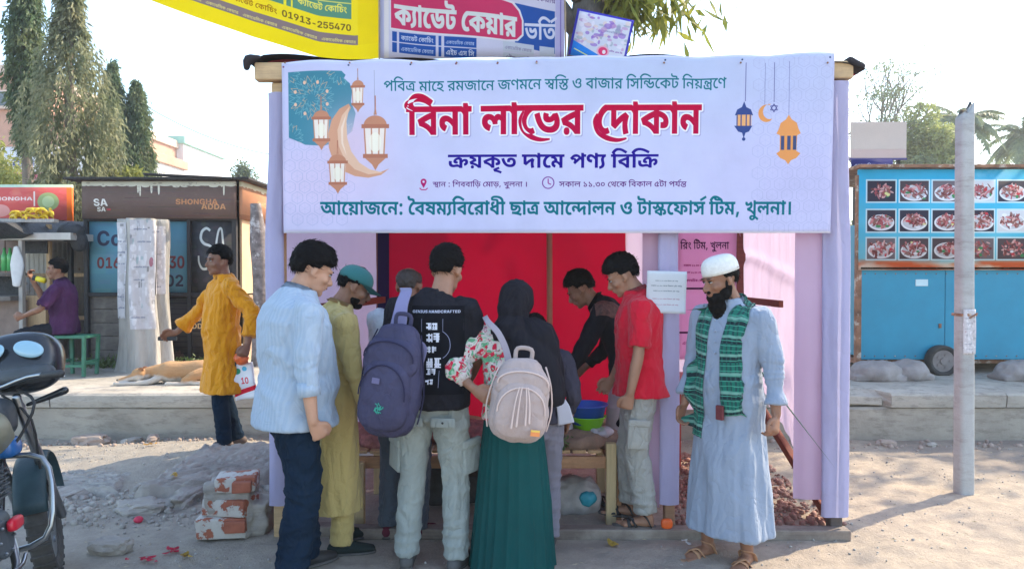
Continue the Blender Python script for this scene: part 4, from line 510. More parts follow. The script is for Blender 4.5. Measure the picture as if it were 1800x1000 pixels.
# ---------------------------------------------------------------- printed matter, drawn from outlines
GLYPHS, RUNS = _load_type(GLYPH_NUMBERS), RUN_NUMBERS
def C8(*c): return tuple(x / 255 for x in c)
class Px(Canvas):
    """canvas addressed in photo pixels: origin x0,y0, k canvas pixels per unit"""
    def __init__(s, x0, y0, x1, y1, k, colr): s.x0, s.y0, s.k = x0, y0, k; super().__init__(int((x1 - x0) * k), int((y1 - y0) * k), colr)
    def tr(s, polys): return [[((x - s.x0) * s.k, (y - s.y0) * s.k) for x, y in p] for p in polys]
def arc(cx, cy, rx, ry, a0, a1, n=24): return [(cx + rx * math.cos(R(a0 + (a1 - a0) * i / n)), cy + ry * math.sin(R(a0 + (a1 - a0) * i / n))) for i in range(n + 1)]
def taper(pts, wds):
    """stroke of changing width as one polygon"""
    Lf, Rt = [], []
    if len(pts) < 20:
        q = []
        for i in range(len(pts) - 1):
            p0, p1, p2, p3 = pts[max(0, i - 1)], pts[i], pts[i + 1], pts[min(len(pts) - 1, i + 2)]
            for k in range(6):
                u = k / 6; q.append(tuple(.5 * (2 * p1[j] + (p2[j] - p0[j]) * u + (2 * p0[j] - 5 * p1[j] + 4 * p2[j] - p3[j]) * u * u + (3 * p1[j] - p0[j] - 3 * p2[j] + p3[j]) * u ** 3) for j in (0, 1)))
        pts = q + [pts[-1]]
    for i, (x, y) in enumerate(pts):
        a = pts[max(0, i - 1)]; b = pts[min(len(pts) - 1, i + 1)]; l = math.hypot(b[0] - a[0], b[1] - a[1]) or 1
        nx, ny = -(b[1] - a[1]) / l, (b[0] - a[0]) / l
        t = i / (len(pts) - 1) * (len(wds) - 1); j = min(int(t), len(wds) - 2); w = (wds[j] * (1 - t + j) + wds[j + 1] * (t - j)) / 2
        Lf.append((x + nx * w, y + ny * w)); Rt.append((x - nx * w, y - ny * w))
    return Lf + Rt[::-1]
def lantern(c, x, y, w, h, body, glass, rim):
    """hanging lantern: ring, cap, glazed body, base and drop"""
    c.line([(x, y - h * .78), (x, y - h * .5)], w * .05, rim)
    c.poly([[(x - w * .06, y - h * .45), (x, y - h * .62), (x + w * .06, y - h * .45)]], body)
    c.poly([arc(x, y - h * .27, w * .42, h * .17, 180, 360)], body)
    c.rect(x - w * .5, y - h * .29, x + w * .5, y - h * .22, rim)
    c.poly([[(x - w * .4, y - h * .22), (x + w * .4, y - h * .22), (x + w * .34, y + h * .24), (x - w * .34, y + h * .24)]], glass)
    for k in (-.4, -.14, .14, .36): c.line([(x + w * k, y - h * .22), (x + w * k * .86, y + h * .24)], w * .05, body)
    c.rect(x - w * .45, y + h * .22, x + w * .45, y + h * .29, rim)
    c.poly([[(x - w * .38, y + h * .29), (x + w * .38, y + h * .29), (x + w * .12, y + h * .4), (x, y + h * .5), (x - w * .12, y + h * .4)]], body)
def make_banner():
    c = Px(500, 105, 1460, 412, 2.2, C8(206, 206, 238))
    H, W = c.a.shape[:2]; X = np.linspace(500, 1460, W)[None, :]; Y = np.linspace(105, 412, H)[:, None]
    def tone(cx, cy, rx, ry, colr, al):
        m = np.exp(-(((X - cx) / rx) ** 2 + ((Y - cy) / ry) ** 2)) * al; c.paint(m.astype(np.float32), C8(*colr))
    tone(560, 330, 150, 90, (226, 208, 236), .9); tone(1150, 120, 330, 120, (188, 200, 230), .8); tone(980, 300, 260, 110, (216, 214, 242), .5); tone(1400, 330, 160, 120, (206, 200, 236), .7)
    # lattice of stars, both ends
    lat = C8(178, 180, 216)
    for (xa, xb, ya, yb) in ((512, 620, 255, 405), (1330, 1456, 118, 405)):
        j = 0; y = ya
        while y < yb:
            x = xa + (13 if j % 2 else 0)
            while x < xb:
                P6 = [(x + 11 * math.cos(R(60 * k + 30)), y + 11 * math.sin(R(60 * k + 30))) for k in range(7)]
                c.line(P6, .8, lat, .8)
                for k in range(6): c.line([(x, y), P6[k]], .5, lat, .5)
                x += 26
            y += 19; j += 1
    # teal mandala cloth
    teal = [(511, 124)] + [(604, 124), (611, 131), (608, 137), (618, 146), (622, 160), (620, 180), (628, 200), (622, 232), (600, 250), (572, 258), (540, 256), (520, 247), (511, 243)]
    tm = c.mask([teal]); c.paint(tm, C8(70, 138, 158))
    rg = np.random.default_rng(3); gl = np.zeros((H, W), np.float32)
    ga, gb, gc = [], [], []
    for (cx, cy, rr, n) in ((551, 172, 16, 12), (551, 172, 27, 16), (551, 172, 40, 20), (511, 243, 26, 16), (604, 124, 26, 16), (511, 124, 22, 14), (611, 240, 24, 14)):
        for k in range(n):
            a = 2 * math.pi * k / n; b = a + math.pi / n
            p = [(cx + rr * .72 * math.cos(a), cy + rr * .72 * math.sin(a)), (cx + rr * math.cos(b), cy + rr * math.sin(b)), (cx + rr * .72 * math.cos(a + 2 * math.pi / n), cy + rr * .72 * math.sin(a + 2 * math.pi / n))]
            q = [(cx + rr * .45 * math.cos(b), cy + rr * .45 * math.sin(b)), (cx + rr * .95 * math.cos(a), cy + rr * .95 * math.sin(a))]
            S = []
            for (x0, y0), (x1, y1) in zip(p, p[1:]): S.append(taper([(x0, y0), (x1, y1)], [.9, .9]))
            S.append(taper(q, [.6, .6])); (ga if (k + int(rr)) % 3 else gb).extend(S)
    for k in range(8):
        a = k * math.pi / 4 + .39; gc.append(arc(551 + 30 * math.cos(a), 172 + 30 * math.sin(a), 2.6, 3.4, 0, 360))
    for g_, colr in ((ga, C8(120, 180, 188)), (gb, C8(206, 178, 150)), (gc, C8(244, 196, 168))): c.paint(c.mask(g_) * tm, colr)
    # golden crescent with lanterns
    tone(625, 250, 52, 60, (228, 202, 222), .8)
    outer = arc(650, 243, 70, 70, 110, 248, 50)
    c.poly([[(616, 183), (600, 192), (586, 212), (580, 236), (581, 262), (588, 284), (604, 302), (626, 312), (650, 315), (672, 310), (686, 299), (668, 306), (648, 305), (630, 296), (616, 278), (608, 256), (607, 232), (611, 208), (620, 190)]], C8(222, 164, 134))
    c.poly([[(618, 187), (604, 204), (596, 230), (598, 258), (608, 282), (626, 300), (650, 309), (676, 306), (652, 300), (634, 288), (620, 268), (613, 244), (612, 214)]], C8(240, 196, 168))
    c.poly([[(612, 200), (602, 226), (603, 254), (612, 276), (606, 252), (606, 228)]], C8(252, 222, 200))
    for (x, y, w, h) in ((632, 168, 25, 62), (568, 228, 34, 76), (662, 250, 48, 104), (596, 306, 36, 74)):
        lantern(c, x, y, w, h, C8(206, 142, 114), C8(250, 234, 222), C8(190, 122, 98))
        c.poly([arc(x, y + h * .02, w * .22, h * .17, 0, 360)], C8(255, 246, 226), .8)
    c.line([(661, 124), (661, 205)], .7, C8(150, 150, 170)); c.line([(632, 124), (632, 142)], .6, C8(150, 150, 170))
    # right-hand lanterns, crescent and star
    navy, org = C8(58, 78, 140), C8(240, 160, 96)
    for x, y0, y1, wd in ((1307, 118, 184, 1.6), (1341, 118, 190, .7), (1357, 118, 186, 1.4), (1383, 118, 210, .7)): c.line([(x, y0), (x, y1)], wd, C8(120, 120, 170))
    x = 1305
    c.poly([[(x - 16, 208), (x - 12, 198), (x - 4, 194), (x, 184), (x + 4, 194), (x + 12, 198), (x + 16, 208)]], navy)
    c.rect(x - 13, 207, x + 13, 228, C8(244, 178, 120)); [c.rect(x + k - 1, 207, x + k + 1, 228, navy) for k in (-12, -5, 4, 11)]
    c.poly([[(x - 17, 226), (x + 15, 226), (x + 9, 236), (x + 3, 238), (x, 248), (x - 3, 238), (x - 10, 236)]], navy); c.ell(x, 249, 3, 3, navy)
    c.poly([arc(1344, 205, 14, 15, 60, 290) + arc(1350, 202, 12, 13, 280, 66)], org)
    for a0 in (0, 60): c.line([(1357 + 7 * math.cos(R(a0 + 120 * k + 30)), 196 + 7 * math.sin(R(a0 + 120 * k + 30))) for k in range(4)], 1.2, C8(60, 60, 130))
    x = 1383
    c.poly([[(x - 21, 240), (x - 17, 232), (x - 14, 222), (x - 5, 216), (x, 208), (x + 5, 216), (x + 14, 222), (x + 17, 232), (x + 21, 240), (x + 15, 243), (x + 14, 270), (x + 21, 274), (x + 14, 282), (x + 5, 286), (x, 293), (x - 5, 286), (x - 14, 282), (x - 21, 274), (x - 15, 270), (x - 15, 243)]], org)
    for k in (-10, 1, 11): c.rect(x + k - 3.2, 244, x + k + 2.6, 268, C8(70, 84, 124))
    # the writing
    tl = C8(0, 112, 126)
    def fit(key, x0, x1, y, colr, ys=1., al=1.): c.text(key, x0, y, colr, w=x1 - x0, yscale=ys, alpha=al)
    fit('l1', 677, 1273, 161, tl, 1.18)
    ttl = []
    for key, x0, x1 in (('l2a', 717, 829), ('l2b', 847, 1024), ('l2c', 1046, 1230)):
        W_ = RUNS[key][1]; s = (x1 - x0) / W_; ttl += text_polys(key, x0, 239, x1 - x0, yscale=56 / (210 * s))
    ttl.append(taper([(728, 197), (716, 190), (719, 182), (734, 177), (748, 180), (760, 189)], [2, 4, 6, 6, 4, 1]))
    ttl.append(taper([(921, 200), (915, 215), (920, 232), (934, 244), (950, 249), (966, 248)], [4, 6, 7, 8, 6, 2]))
    ttl.append(taper([(1050, 205), (1045, 218), (1051, 236), (1066, 246), (1084, 250), (1100, 247)], [4, 6, 7, 8, 6, 2]))
    m = c.mask(ttl); k = c.k
    sh = np.roll(dilate(m, 3.2 * k), (int(2 * k), int(2 * k)), (0, 1)); c.paint(sh * .35, C8(120, 110, 160))
    c.paint(dilate(m, 3.4 * k), C8(246, 244, 252)); c.paint(dilate(m, 1.), C8(200, 6, 62))
    g = np.clip((Y - 185) / 55, 0, 1) * np.ones_like(X); c.paint(m * (g * .35).astype(np.float32), C8(180, 2, 84))
    fit('l3', 789, 1156, 298, C8(34, 16, 140), 1.02)
    pk = C8(190, 30, 110)
    c.ell(746, 322, 5.2, 5.4, pk); c.poly([[(741.5, 325), (750.5, 325), (746, 333)]], pk); c.ell(746, 322, 2.1, 2.1, C8(220, 214, 240)); c.line([(739, 333), (742, 336), (750, 336), (753, 333)], 1.6, pk)
    fit('l4a', 762, 928, 331, C8(92, 24, 110), .95); fit('l4b', 983, 1206, 331, C8(92, 24, 110), .95)
    c.line(arc(964, 324, 10, 10, 0, 360, 40), 1.8, C8(130, 60, 150)); c.line([(964, 317), (964, 325), (969, 327)], 1.8, C8(160, 50, 140))
    fit('l5', 565, 1392, 380, tl, 1.25)
    c.rect(500, 105, 1460, 108, C8(226, 224, 246)); c.rect(500, 409, 1460, 412, C8(228, 226, 246))
    for x in (503, 616, 724, 803, 875, 943, 1166, 1300, 1452): c.ell(x, 113, 1.6, 1.6, C8(130, 60, 110) if x % 2 else C8(50, 70, 110))
    return c
def make_cadet():
    c = Px(668, -60, 992, 105, 2.2, C8(226, 218, 236)); k = 16 / 140.
    c.rect(668, -60, 676, 105, C8(214, 210, 240)); c.rect(676, -60, 684, 105, C8(246, 236, 236)); c.rect(976, -60, 992, 105, C8(206, 194, 232)); c.rect(984, -60, 986, 105, C8(150, 130, 200))
    bl = C8(40, 92, 176)
    c.poly([[(905, 10), (975, 22), (975, 96), (905, 84)]], bl); c.text('vo', 922, 72, C8(232, 228, 244), w=54, yscale=1.5)
    rd = C8(228, 62, 112)
    c.poly([[(686, -22), (880, 2), (902, 8), (914, 22), (920, 40), (920, 66), (910, 76), (890, 77), (686, 54)]], C8(244, 236, 240))
    c.poly([[(688, -20), (880, 5), (900, 11), (911, 24), (917, 40), (917, 64), (908, 73), (890, 74), (688, 51)]], rd)
    pl = text_polys('cd', 694, 44, 214, yscale=1.62)
    pl = [[(x, y + (x - 694) * .118) for x, y in p] for p in pl]; m = c.mask(pl); c.paint(dilate(m, 1.2), C8(240, 238, 234))
    for x0, x1 in ((690, 698), (702, 766), (771, 776), (781, 838), (884, 938), (948, 974)):
        for j in (0, 1):
            y = 57 + j * 19 + (x0 - 690) * .1; fill = bl if x0 < 840 else C8(214, 214, 226)
            c.poly([[(x0, y), (x1, y + (x1 - x0) * .1), (x1, y + 17 + (x1 - x0) * .1), (x0, y + 17)]], fill if not (x0 > 940 and j) else bl)
            if x1 - x0 > 30:
                key = ('ct', 'kc') [j] if x0 < 780 else ('kc', 'hs')[j]
                pl = text_polys(key, x0 + 3, y + 13, x1 - x0 - 7, yscale=1.3); pl = [[(a, b + (a - x0) * .1) for a, b in p] for p in pl]
                c.poly(pl, C8(226, 226, 244) if x0 < 840 else C8(150, 140, 170))
    pl = text_polys('kc', 880, -6, 96, yscale=1.1); pl = [[(a, b + (a - 880) * .15) for a, b in p] for p in pl]; c.poly(pl, C8(120, 90, 150))
    return c
def make_yellow():
    # drawn upright; the cloth itself hangs slanted
    c = Px(0, 0, 460, 170, 2.2, C8(250, 222, 40)); g = C8(92, 146, 122); br = C8(120, 96, 40)
    c.rect(0, 0, 460, 6, C8(252, 228, 70)); c.rect(420, 0, 460, 170, C8(248, 216, 20))
    c.rect(180, 0, 408, 98, g)
    c.text('cd', 196, 26, C8(240, 226, 110), w=206, yscale=1.7)
    c.line([(180, 44), (408, 44)], 4, C8(240, 230, 110)); c.line([(290, 44), (290, 98)], 5, C8(244, 226, 60)); c.line([(302, 44), (302, 98)], 3, C8(244, 226, 60))
    for (x, y, k_) in ((190, 64, 'kc'), (190, 88, 'ct'), (312, 64, 'kc'), (312, 88, 'ct')): c.text(k_, x, y, C8(240, 226, 100), w=88, yscale=1.2)
    c.line([(180, 71), (408, 71)], 2, C8(220, 214, 110))
    c.text('ct', 190, 118, C8(170, 120, 20), w=86, yscale=1.); c.text('ph', 284, 119, br, w=124, yscale=1.)
    c.text('cd', 20, 60, br, w=110); c.text('l4a', 20, 96, br, w=140); c.text('kc', 60, 30, C8(150, 100, 60), w=70)
    c.rect(0, 126, 420, 143, C8(140, 120, 120)); 
    for x in range(0, 400, 70): c.text('kc', x + 4, 140, C8(240, 224, 130), w=62, yscale=.9)
    c.rect(0, 143, 460, 170, C8(252, 222, 24)); return c
def make_small_poster():
    c = Px(0, 0, 100, 92, 3.4, C8(210, 208, 222)); rg = np.random.default_rng(5)
    for _ in range(90):
        x, y = rg.uniform(6, 94), rg.uniform(8, 66); colr = [C8(150, 110, 190), C8(230, 220, 232), C8(196, 150, 190), C8(160, 170, 180), C8(226, 200, 190)][rg.integers(5)]
        c.ell(x, y, rg.uniform(2, 7), rg.uniform(2, 6), colr, .7)
    c.poly([[(4, 62), (60, 84), (60, 92), (0, 92)]], C8(30, 130, 220)); c.line([(8, 78), (44, 90)], 2, C8(220, 230, 150))
    c.ell(58, 72, 11, 11, C8(232, 170, 190)); c.ell(58, 72, 8, 8, C8(226, 60, 110)); c.ell(60, 73, 3, 4, C8(240, 220, 226))
    c.text('hs', 68, 70, C8(140, 90, 160), w=24); c.text('kc', 52, 34, C8(120, 120, 160), w=40)
    for a in ((0, 0, 100, 4), (0, 0, 4, 92), (96, 0, 100, 92)): c.rect(*a, C8(62, 58, 176))
    return c
def make_hall_poster():
    c = Px(0, 0, 110, 230, 3, C8(240, 204, 230)); rg = np.random.default_rng(9); dk = C8(70, 26, 80)
    c.text('cd', 14, 8, C8(120, 40, 110), w=60); c.text('tm', 4, 40, dk, w=86, yscale=1.3)
    for k_, (y, w) in enumerate(((70, 74), (82, 66), (96, 40))): c.text('l4b' if k_ < 2 else 'kc', 10, y, C8(150, 24, 110), w=w, yscale=1.1)
    c.line([(2, 108), (66, 108), (66, 184), (2, 184)], 3, dk)
    c.text('kc', 8, 205, C8(170, 60, 140), w=60); return c
def make_paper():
    c = Px(0, 0, 70, 74, 4, C8(236, 240, 246))
    for y, w, colr in ((18, 40, (90, 110, 120)), (27, 54, (90, 110, 120)), (36, 46, (90, 110, 120)), (50, 48, (190, 120, 140)), (60, 44, (190, 120, 140))):
        c.text('l4b', 35 - w / 2, y, C8(*colr), w=w, yscale=.9)
    return c
def drips(c, x0, x1, y, colr, seed, amp=6):
    rg = random.Random(seed); pts = [(x0, y - 14)]; x = x0
    c.rect(x0, y - 8, x1, y, colr)
    while x < x1:
        w = rg.uniform(4, 18); d = rg.choice([2, 3, 4, amp, 20, 26]) * rg.uniform(.6, 1.1)
        if d > 9: w = rg.uniform(3, 4.5)
        c.poly([[(x, y - 1)] + [(x + w / 2 + w / 2 * math.cos(R(180 - a)), y - 1 + d * math.sin(R(a)) ** .6) for a in range(12, 170, 12)] + [(x + w, y - 1)]], colr); x += w + rg.uniform(-1, 4)
def make_fascia():
    c = Px(150, 314, 418, 384, 3, C8(118, 98, 92)); rg = np.random.default_rng(2)
    for k_ in range(60): y = rg.uniform(320, 380); x = rg.uniform(150, 400); c.rect(x, y, x + rg.uniform(10, 60), y + rg.uniform(.5, 1.6), C8(84 + rg.integers(50), 68 + rg.integers(40), 66 + rg.integers(40)), .5)
    drips(c, 150, 418, 324, C8(232, 224, 206), 4)
    c.text('sa', 170, 361, C8(236, 232, 226), w=26, skew=-.1); c.text('sa', 176, 371, C8(236, 232, 226), w=16); c.rect(194, 366, 200, 369, C8(214, 70, 80))
    c.text('sh', 313, 358, C8(220, 152, 106), w=74, yscale=.95, alpha=.8); c.text('ad', 358, 367, C8(232, 170, 120), w=43, yscale=.95, alpha=.8)
    for _ in range(260): c.ell(rg.uniform(150, 418), rg.uniform(318, 384), rg.uniform(.5, 4), rg.uniform(.3, 1.4), C8(128, 108, 100), .35)
    return c
def make_side_fascia():
    c = Px(0, 0, 200, 70, 2, C8(196, 140, 110)); drips(c, 0, 200, 10, C8(240, 226, 196), 8, 5); c.text('sh', 40, 40, C8(222, 170, 132), w=70); c.rect(0, 62, 200, 70, C8(170, 120, 96)); return c  # paler and warmer than the front fascia: sunlit side put into the colour
def make_hoarding():
    """pale blue notice board of the kiosk, the trunk hides its middle"""
    c = Px(155, 385, 335, 502, 3, C8(104, 154, 172)); dk = C8(74, 74, 92); rg = np.random.default_rng(8)
    for _ in range(50): c.rect(*(lambda x, y: (x, y, x + rg.uniform(3, 40), y + rg.uniform(1, 8)))(rg.uniform(155, 330), rg.uniform(385, 500)), C8(96 + rg.integers(30), 140 + rg.integers(30), 160 + rg.integers(24)), .35)
    c.text('co', 168, 425, dk, w=46); c.text('n1', 168, 462, C8(130, 70, 74), w=44, yscale=1.1); c.text('n2', 298, 462, C8(130, 70, 74), w=30, yscale=1.2); c.text('n3', 292, 492, dk, w=34); return c
def make_grey_panel():
    c = Px(336, 380, 420, 502, 3, C8(78, 76, 80)); w = C8(222, 222, 216); rg = np.random.default_rng(8)
    for _ in range(80): c.ell(rg.uniform(336, 420), rg.uniform(380, 502), rg.uniform(2, 9), rg.uniform(1, 5), C8(84 + rg.integers(20), 82 + rg.integers(20), 84 + rg.integers(20)), .4)
    s = [(374, 398), (366, 394), (357, 400), (355, 412), (362, 420), (374, 424), (382, 434), (380, 448), (370, 460), (358, 462), (351, 452), (350, 440)]
    c.poly([taper(s, [4, 5, 5, 4, 5, 4, 3])], w)
    c.poly([taper([(384, 444), (386, 420), (391, 398), (397, 396), (400, 420), (403, 442)], [4, 4, 4, 4])], w); c.line([(387, 424), (401, 424)], 3, w); return c
def make_lower_panel():
    c = Px(0, 0, 200, 140, 2, C8(72, 64, 62)); rg = np.random.default_rng(18)
    for y in range(0, 140, 12): c.rect(0, y, 200, y + 1.5, C8(48, 42, 42))
    for _ in range(120): x, y = rg.uniform(0, 200), rg.uniform(0, 140); c.rect(x, y, x + rg.uniform(4, 40), y + rg.uniform(.6, 2), C8(80 + rg.integers(40), 70 + rg.integers(34), 66 + rg.integers(30)), .5)
    for k_ in range(16): c.ell(6 + k_ * 6.2, 132 - rg.uniform(0, 10), 3.4, 9, C8(166, 110, 96), .45)
    c.text('sh', 96, 52, C8(226, 180, 130), w=62); c.text('ad', 108, 68, C8(240, 196, 140), w=46); return c
def make_food_board():
    c = Px(1505, 300, 1950, 475, 3, C8(30, 168, 210)); H, W = c.a.shape[:2]; rg = np.random.default_rng(12)
    X = np.linspace(1505, 1950, W)[None, :] * np.ones((H, 1)); Y = np.linspace(300, 475, H)[:, None] * np.ones((1, W))
    Q = np.stack([X.ravel() / 60, Y.ravel() / 26, np.zeros(H * W)], 1); n = (fbm(Q, 3, 3).reshape(H, W) * .5 + .5)
    c.paint(np.clip((Y - 330) / 130, 0, 1).astype(np.float32) * .55 + (n * .35).astype(np.float32), C8(150, 216, 226))
    n2 = fbm(Q * 1.7, 3, 8).reshape(H, W) * .5 + .5
    c.paint(np.clip((Y - 456) / 10, 0, 1).astype(np.float32), C8(236, 212, 190)); c.paint((np.clip((Y - 455) / 8, 0, 1) * np.clip(n2 * 3 - 1, 0, 1)).astype(np.float32), C8(226, 104, 60))
    cols = [(1519, 1568), (1576, 1626), (1633, 1685), (1694, 1740), (1747, 1797), (1806, 1856), (1864, 1914)]; rows = [(320, 356), (371, 408), (420, 456)]
    meat = [C8(150, 84, 78), C8(176, 84, 90), C8(120, 62, 62), C8(200, 120, 122), C8(226, 176, 170), C8(146, 104, 96)]
    for ri, (y0, y1) in enumerate(rows):
        for ci, (x0, x1) in enumerate(cols):
            c.rect(x0 - 2.5, y0 - 2.5, x1 + 2.5, y1 + 2.5, C8(206, 228, 232)); a = c.a.copy()
            bgc = [C8(88, 74, 78), C8(216, 214, 216), C8(60, 56, 70), C8(120, 108, 112)][rg.integers(4)]; c.rect(x0, y0, x1, y1, bgc)
            if rg.random() < .6: c.ell((x0 + x1) / 2, (y0 + y1) / 2 + 3, 23, 14, C8(232, 230, 232)); c.ell((x0 + x1) / 2, (y0 + y1) / 2 + 2, 20, 12, C8(200, 198, 202))
            big = rg.uniform(1., 1.45)
            for _ in range(60):
                th, rr = rg.uniform(0, 6.28), rg.uniform(0, 1) ** .6; cx, cy = (x0 + x1) / 2 + big * 17 * rr * math.cos(th), (y0 + y1) / 2 + big * 10 * rr * math.sin(th)
                an = rg.uniform(0, 3.14); l_, w_ = rg.uniform(2, 6), rg.uniform(1, 2.4); colr = meat[rg.integers(6)]
                c.poly([[(cx + l_ * math.cos(t) * math.cos(an) - w_ * math.sin(t) * math.sin(an), cy + l_ * math.cos(t) * math.sin(an) + w_ * math.sin(t) * math.cos(an)) for t in np.linspace(0, 6.28, 10)]], colr, .9)
            for _ in range(3): c.ell(rg.uniform(x0 + 6, x1 - 6), rg.uniform(y0 + 5, y1 - 5), rg.uniform(1.5, 5), rg.uniform(1, 3), [C8(70, 140, 90), C8(226, 220, 150), C8(236, 232, 236), C8(206, 60, 70)][rg.integers(4)])
            u0, v0, u1, v1 = [int(round(q)) for q in ((x0 - c.x0) * c.k, (y0 - c.y0) * c.k, (x1 - c.x0) * c.k, (y1 - c.y0) * c.k)]; a[v0:v1, u0:u1] = c.a[v0:v1, u0:u1]; c.a = a
    return c
def make_bag_print():
    c = Px(0, 0, 40, 60, 6, C8(238, 238, 240)); rg = np.random.default_rng(1)
    c.rect(0, 46, 40, 54, C8(226, 40, 60), sk=-.2); c.ell(10, 12, 6, 5, C8(50, 150, 110)); c.ell(24, 9, 5, 4, C8(90, 190, 226)); c.text('ten', 14, 34, C8(226, 60, 80), w=16, yscale=1.2); c.rect(3, 40, 10, 46, C8(40, 50, 110)); return c
def make_trunk_paper(seed):
    c = Px(0, 0, 40, 130, 3, C8(196, 192, 196)); rg = np.random.default_rng(seed)
    for _ in range(150):
        x, y = rg.uniform(0, 40), rg.uniform(0, 130); colr = [C8(206, 203, 206), C8(184, 178, 178), C8(150, 148, 156), C8(226, 224, 228), C8(150, 60, 80), C8(140, 164, 168), C8(110, 108, 110)][rg.choice(7, p=[.34, .26, .06, .26, .01, .03, .04])]
        (c.rect(x, y, x + rg.uniform(1, 6), y + rg.uniform(1, 9), colr, .6) if rg.random() < .35 else c.ell(x, y, rg.uniform(.6, 4), rg.uniform(.6, 6), colr, .6))
    for y in range(12, 124, 15):
        if rg.random() < .6: c.text('kc', rg.uniform(2, 10), y, C8(90, 96, 120), w=rg.uniform(14, 24))
    return c
def make_red_sign():
    c = Px(0, 0, 112, 66, 4, C8(214, 96, 92)); rg = np.random.default_rng(4)
    for _ in range(40): c.ell(rg.uniform(0, 112), rg.uniform(0, 66), rg.uniform(3, 12), rg.uniform(2, 6), C8(216 + rg.integers(20), 100 + rg.integers(40), 96 + rg.integers(30)), .3)
    c.text('sh', 6, 28, C8(240, 214, 206), w=56, yscale=.8); c.line([(64, 12), (64, 38)], 2, C8(240, 220, 210)); c.ell(20, 46, 12, 11, C8(228, 160, 156)); c.ell(82, 30, 14, 16, C8(150, 196, 130), .8); c.ell(82, 30, 8, 10, C8(200, 216, 170), .7); c.rect(106, 0, 112, 66, C8(240, 120, 60)); c.rect(0, 0, 112, 5, C8(196, 214, 190)); return c
def make_shirt_print():
    c = Px(0, 0, 90, 150, 4, C8(20, 21, 28)); w = C8(226, 228, 240)
    c.text('gen', 2, 12, C8(190, 194, 214), w=82, yscale=.95); rg = np.random.default_rng(21)
    for k_, (y, s) in enumerate(((28, 16), (46, 20), (68, 15), (88, 22), (106, 14), (124, 11))):
        for j in (0, 1):
            x = 28 + j * s * .62
            for _ in range(4): c.rect(x, *(lambda a: (y + a * s * .7, x + s * .5, y + a * s * .7 + s * .11))(rg.uniform(0, 1)), w)
            for _ in range(3): c.rect(*(lambda a: (x + a * s * .5, y + s * .05, x + a * s * .5 + s * .11, y + s * .78))(rg.uniform(0, .9)), w)
    c.line([(20, 22), (20, 44)], .8, C8(130, 134, 160)); c.line([(56, 22), (56, 44)], .8, C8(130, 134, 160)); c.line(arc(44, 66, 24, 26, -60, 60), 1, C8(150, 156, 190)); c.line([(50, 110), (50, 138)], 1, C8(130, 134, 160))
    return c
def make_brand_panel():
    c = Px(0, 0, 60, 46, 4, C8(226, 224, 232)); c.rect(0, 0, 60, 6, C8(214, 70, 60)); c.text('ahz', 8, 30, C8(60, 80, 150), w=28); c.rect(0, 38, 60, 46, C8(206, 120, 140)); return c
def make_small_banner():
    c = Px(0, 0, 64, 15, 4, C8(50, 52, 110)); c.text('kc', 4, 11, C8(214, 220, 240), w=54, yscale=.9); return c

# ---------------------------------------------------------------- ground, platform, pavement
PY, PZ = 7.05, .45            # front and height of the raised pavement
def gh(x, y):
    x = np.asarray(x, float); y = np.asarray(y, float); p = np.stack([x, y, x * 0], -1).reshape(-1, 3)
    h = .026 * fbm(p * .8, 3, 1) + .016 * fbm(p * 3.5, 3, 2) + .009 * (1 - 2 * np.abs(fbm(p * 9, 3, 5)))
    h = h.reshape(x.shape)
    h = h + .13 * np.exp(-(((x + 2.7) / .95) ** 2 + ((y - 6.25) / .62) ** 2))           # heap beside the slab
    h = h + .06 * np.exp(-(((x + 3.7) / .5) ** 2 + ((y - 5.4) / .3) ** 2)) - .05 * np.exp(-(((x + 3.1) / .4) ** 2 + ((y - 5.35) / .14) ** 2))
    flat = np.clip((np.abs(x - .3) < 1.75) * 1., 0, 1) * np.clip((y - 4.2) * 4, 0, 1)
    return h * (1 - .75 * flat) * np.clip((y + 1) / 2, 0, 1)
def ghs(x, y): return float(gh(np.array([x]), np.array([y]))[0])
def m_dirt():
    m = new_mat('dirt', rough=.95, spec=.15); v = texco(m)
    a = noise(m, v, .55, 5, .6, .4); b = noise(m, v, 7, 8, .7); c = noise(m, v, 60, 4, .7)
    c1 = ramp(m, a, [(.36, (.33, .27, .225)), (.5, (.43, .355, .285)), (.64, (.50, .405, .31))])
    sp = N(m, 'ShaderNodeSeparateXYZ'); L(m, v, sp.inputs[0])
    ad = N(m, 'ShaderNodeMath', operation='MULTIPLY_ADD'); L(m, a, ad.inputs[0]); ad.inputs[1].default_value = 2.2; L(m, sp.outputs[0], ad.inputs[2])
    f = ramp(m, ad.outputs[0], [(.0, (0, 0, 0)), (.9, (1, 1, 1))])
    c1 = mix(m, f, (.40, .35, .29), c1)
    c2 = mix(m, ramp(m, b, [(.38, (1, 1, 1)), (.62, (0, 0, 0))]), c1, (.24, .21, .185), 'MIX')
    c3 = mix(m, .55, c1, c2); c4 = mix(m, ramp(m, c, [(.63, (0, 0, 0)), (.72, (1, 1, 1))]), c3, (.5, .46, .42))
    base(m, c4); b1 = bump(m, b, .5, .03); bump(m, c, .8, .014, b1); return m
M_DIRT = m_dirt()
xs = np.arange(-9, 9.01, .045); ys = np.concatenate([np.arange(-1.0, 3, .12), np.arange(3, 7.12, .03)])
X_, Y_ = np.meshgrid(xs, ys); Zg = gh(X_, Y_)
nx, ny = len(xs), len(ys); ii = (np.arange(ny - 1)[:, None] * nx + np.arange(nx - 1)[None, :]).ravel()
struct(tag(pymesh('ground', np.stack([X_.ravel(), Y_.ravel(), Zg.ravel()], 1), np.stack([ii, ii + 1, ii + nx + 1, ii + nx], 1), M_DIRT, smooth=True)))
